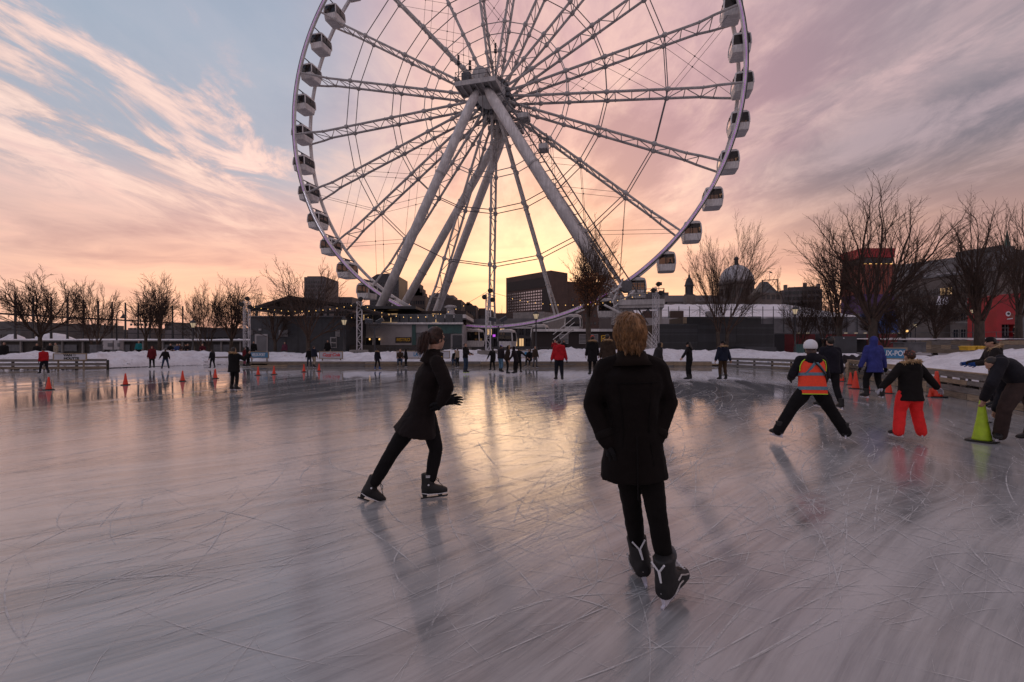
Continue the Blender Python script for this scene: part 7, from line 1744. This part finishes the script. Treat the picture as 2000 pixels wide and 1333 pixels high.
# ------------------------------------------------------------------ strings of bulbs
def string(label, a, b, sag, n):
    a, b = V(a), V(b); r = thing('string_lights', label, 'string lights', a); q = MB(); pts = []
    for i in range(25): t = i / 24; pts.append(a.lerp(b, t) - Z * (sag * 4 * t * (1 - t)))
    q.poly(pts, [.014] * 25, 4); build(q, 'cable', M['black'], r)
    me = MB(); me.ell((0, 0, -.09), (.03, .03, .042), None, 8, 6); me = me.mesh('bulb', M['bulb'])
    for i in range(1, n): t = i / n; p = a.lerp(b, t) - Z * (sag * 4 * t * (1 - t)); shared('bulb', me, r, p - a)
string('string of warm bulbs from the left lattice mast to the mast before the thick leg', at(484, 596, 40), at(700, 592, 38.5), .55, 16)
string('string of warm bulbs from the thick leg mast to the middle lattice mast', at(704, 592, 38.5), at(951, 570, 36.5), 1.55, 17)
string('string of warm bulbs from the middle lattice mast towards the right mast', at(956, 570, 36.5), at(1278, 566, 37.5), 1.1, 22)
for i, yy in ((1, 615),): string('string of warm bulbs under the pavilion canopy', at(494, yy - 4, 45 + 2.5 * i), at(735, yy + 4, 45 + 2.5 * i), .15, 15)
# ------------------------------------------------------------------ odds and ends
def bench(label, px, Y, z, w=1.8):
    r = thing('bench', label, 'bench', ((px - 1000) / FOC * Y, Y, z), 0, 'benches')
    for y in (-.16, 0, .16): q = MB(); q.box((0, y, .44), (w, .13, .05)); build(q, 'seat_plank', M['darkwood'], r, False, True)
    for x in (-w * .4, w * .4): q = MB(); q.box((x, 0, .21), (.08, .4, .41)); build(q, 'leg', M['gunmetal'], r, False, True)
for i in range(3): bench(['left bench of the three by the left lamp post', 'middle bench of the three by the left lamp post', 'right bench of the three by the left lamp post'][i], 334 + i * 15 + (30 if i == 2 else 0), 38.4, .38)
bench('bench before the pavilion door', 494, 40.2, .5)
bench('long bench against the pavilion wall', 556, 41.2, .5, 2.4)
q = MB(); q.box(at(1646, 674, 27), (1.15, .7, 1.0)); o = tag(build(q, 'utility_cabinet', M['charcoal']), 'wide grey utility cabinet on the snow above the black cap', 'cabinet')
q = MB(); q.box(at(1648, 660.8, 26.6), (.05, .03, .05)); build(q, 'cabinet_light', M['inkwhite'], o)
q = MB(); q.box(at(1776, 679, 27.5), (1.3, .8, .55)); q.box(at(1774, 669.5, 27.5), (1.42, .9, .06)); tag(build(q, 'storage_box', M['gunmetal']), 'low grey storage box behind the pale blue banner', 'storage box')
q = MB(); q.box(at(1564, 682, 33), (.42, .4, .7)); tag(build(q, 'waste_bin', M['teal']), 'green waste bin left of the white helmet', 'waste bin')
for px, lab in ((1889, 'yellow grit box left of the tall right tree'), (1908, 'yellow grit box partly behind the tall right tree')):
    r = thing('grit_box', lab, 'grit box', at(px, 683, 30), 0, 'yellow grit boxes'); q = MB(); q.loft([[V((sx * w, sy * .3, z)) for sx, sy in ((-1, -1), (1, -1), (1, 1), (-1, 1))] for w, z in ((.22, -.05), (.26, .16))]); build(q, 'bin', M['yellow'], r, False, True)
    q = MB(); q.loft([[V((sx * w, sy * w * 1.15, z)) for sx, sy in ((-1, -1), (1, -1), (1, 1), (-1, 1))] for w, z in ((.28, .165), (.28, .20), (.18, .24))]); build(q, 'lid', M['yellow'], r, False, True)
for px, py, lab in ((188, 685, 'dark bin with a snowy lid under the twin stemmed tree'),):
    q = MB(); q.box(at(px, py, 40), (.6, .6, .8)); q.box(at(px, py - 10, 40), (.66, .66, .1)); tag(build(q, 'waste_bin', M['gunmetal']), lab, 'waste bin')
for px, w, lab in ((215, .9, 'white van sized cabinet on the quay behind the twin stemmed tree'), (232, .5, 'small white cabinet with a panel right of the larger quay cabinet')):
    q = MB(); q.box(at(px, 674, 44), (w, .5, .9)); o = tag(build(q, 'quay_cabinet', M['pale']), lab, 'cabinet'); q = MB(); q.box(at(px, 674, 43.72), (w * .5, .03, .35)); build(q, 'panel', M['gunmetal'], o)
yr = thing('yellow_scaffold', 'yellow scaffold frame behind the fur collared person', 'scaffold', at(1182, 690, 42))
for a, b in (((1175, 692), (1175, 656)), ((1190, 692), (1190, 658)), ((1175, 656), (1186, 656)), ((1175, 664), (1184, 658))): q = MB(); q.bar(at(*a, 42), at(*b, 42), .08, .08); build(q, 'bar', M['yellow'], yr)
q = MB(); c = at(965, 656, 48); q.box(c, (.28, .1, .24)); tag(build(q, 'violet_sign', M['led']), 'small glowing violet sign between the lowest gondolas', 'sign')
rp = thing('white_stair_rail', 'white stair rails descending behind the blond man', 'stair rail', at(1265, 690, 41))
for dy in (0, 8, 16, 24): q = MB(); q.bar(at(1258, 640 + dy, 41), at(1283, 666 + dy, 41), .05, .05); build(q, 'rail', M['white'], rp)
for px in (1261, 1272, 1282): q = MB(); q.tube(at(px, 696, 41), at(px, 642 + (px - 1258), 41), .03, n=5); build(q, 'post', M['white'], rp)
finish()
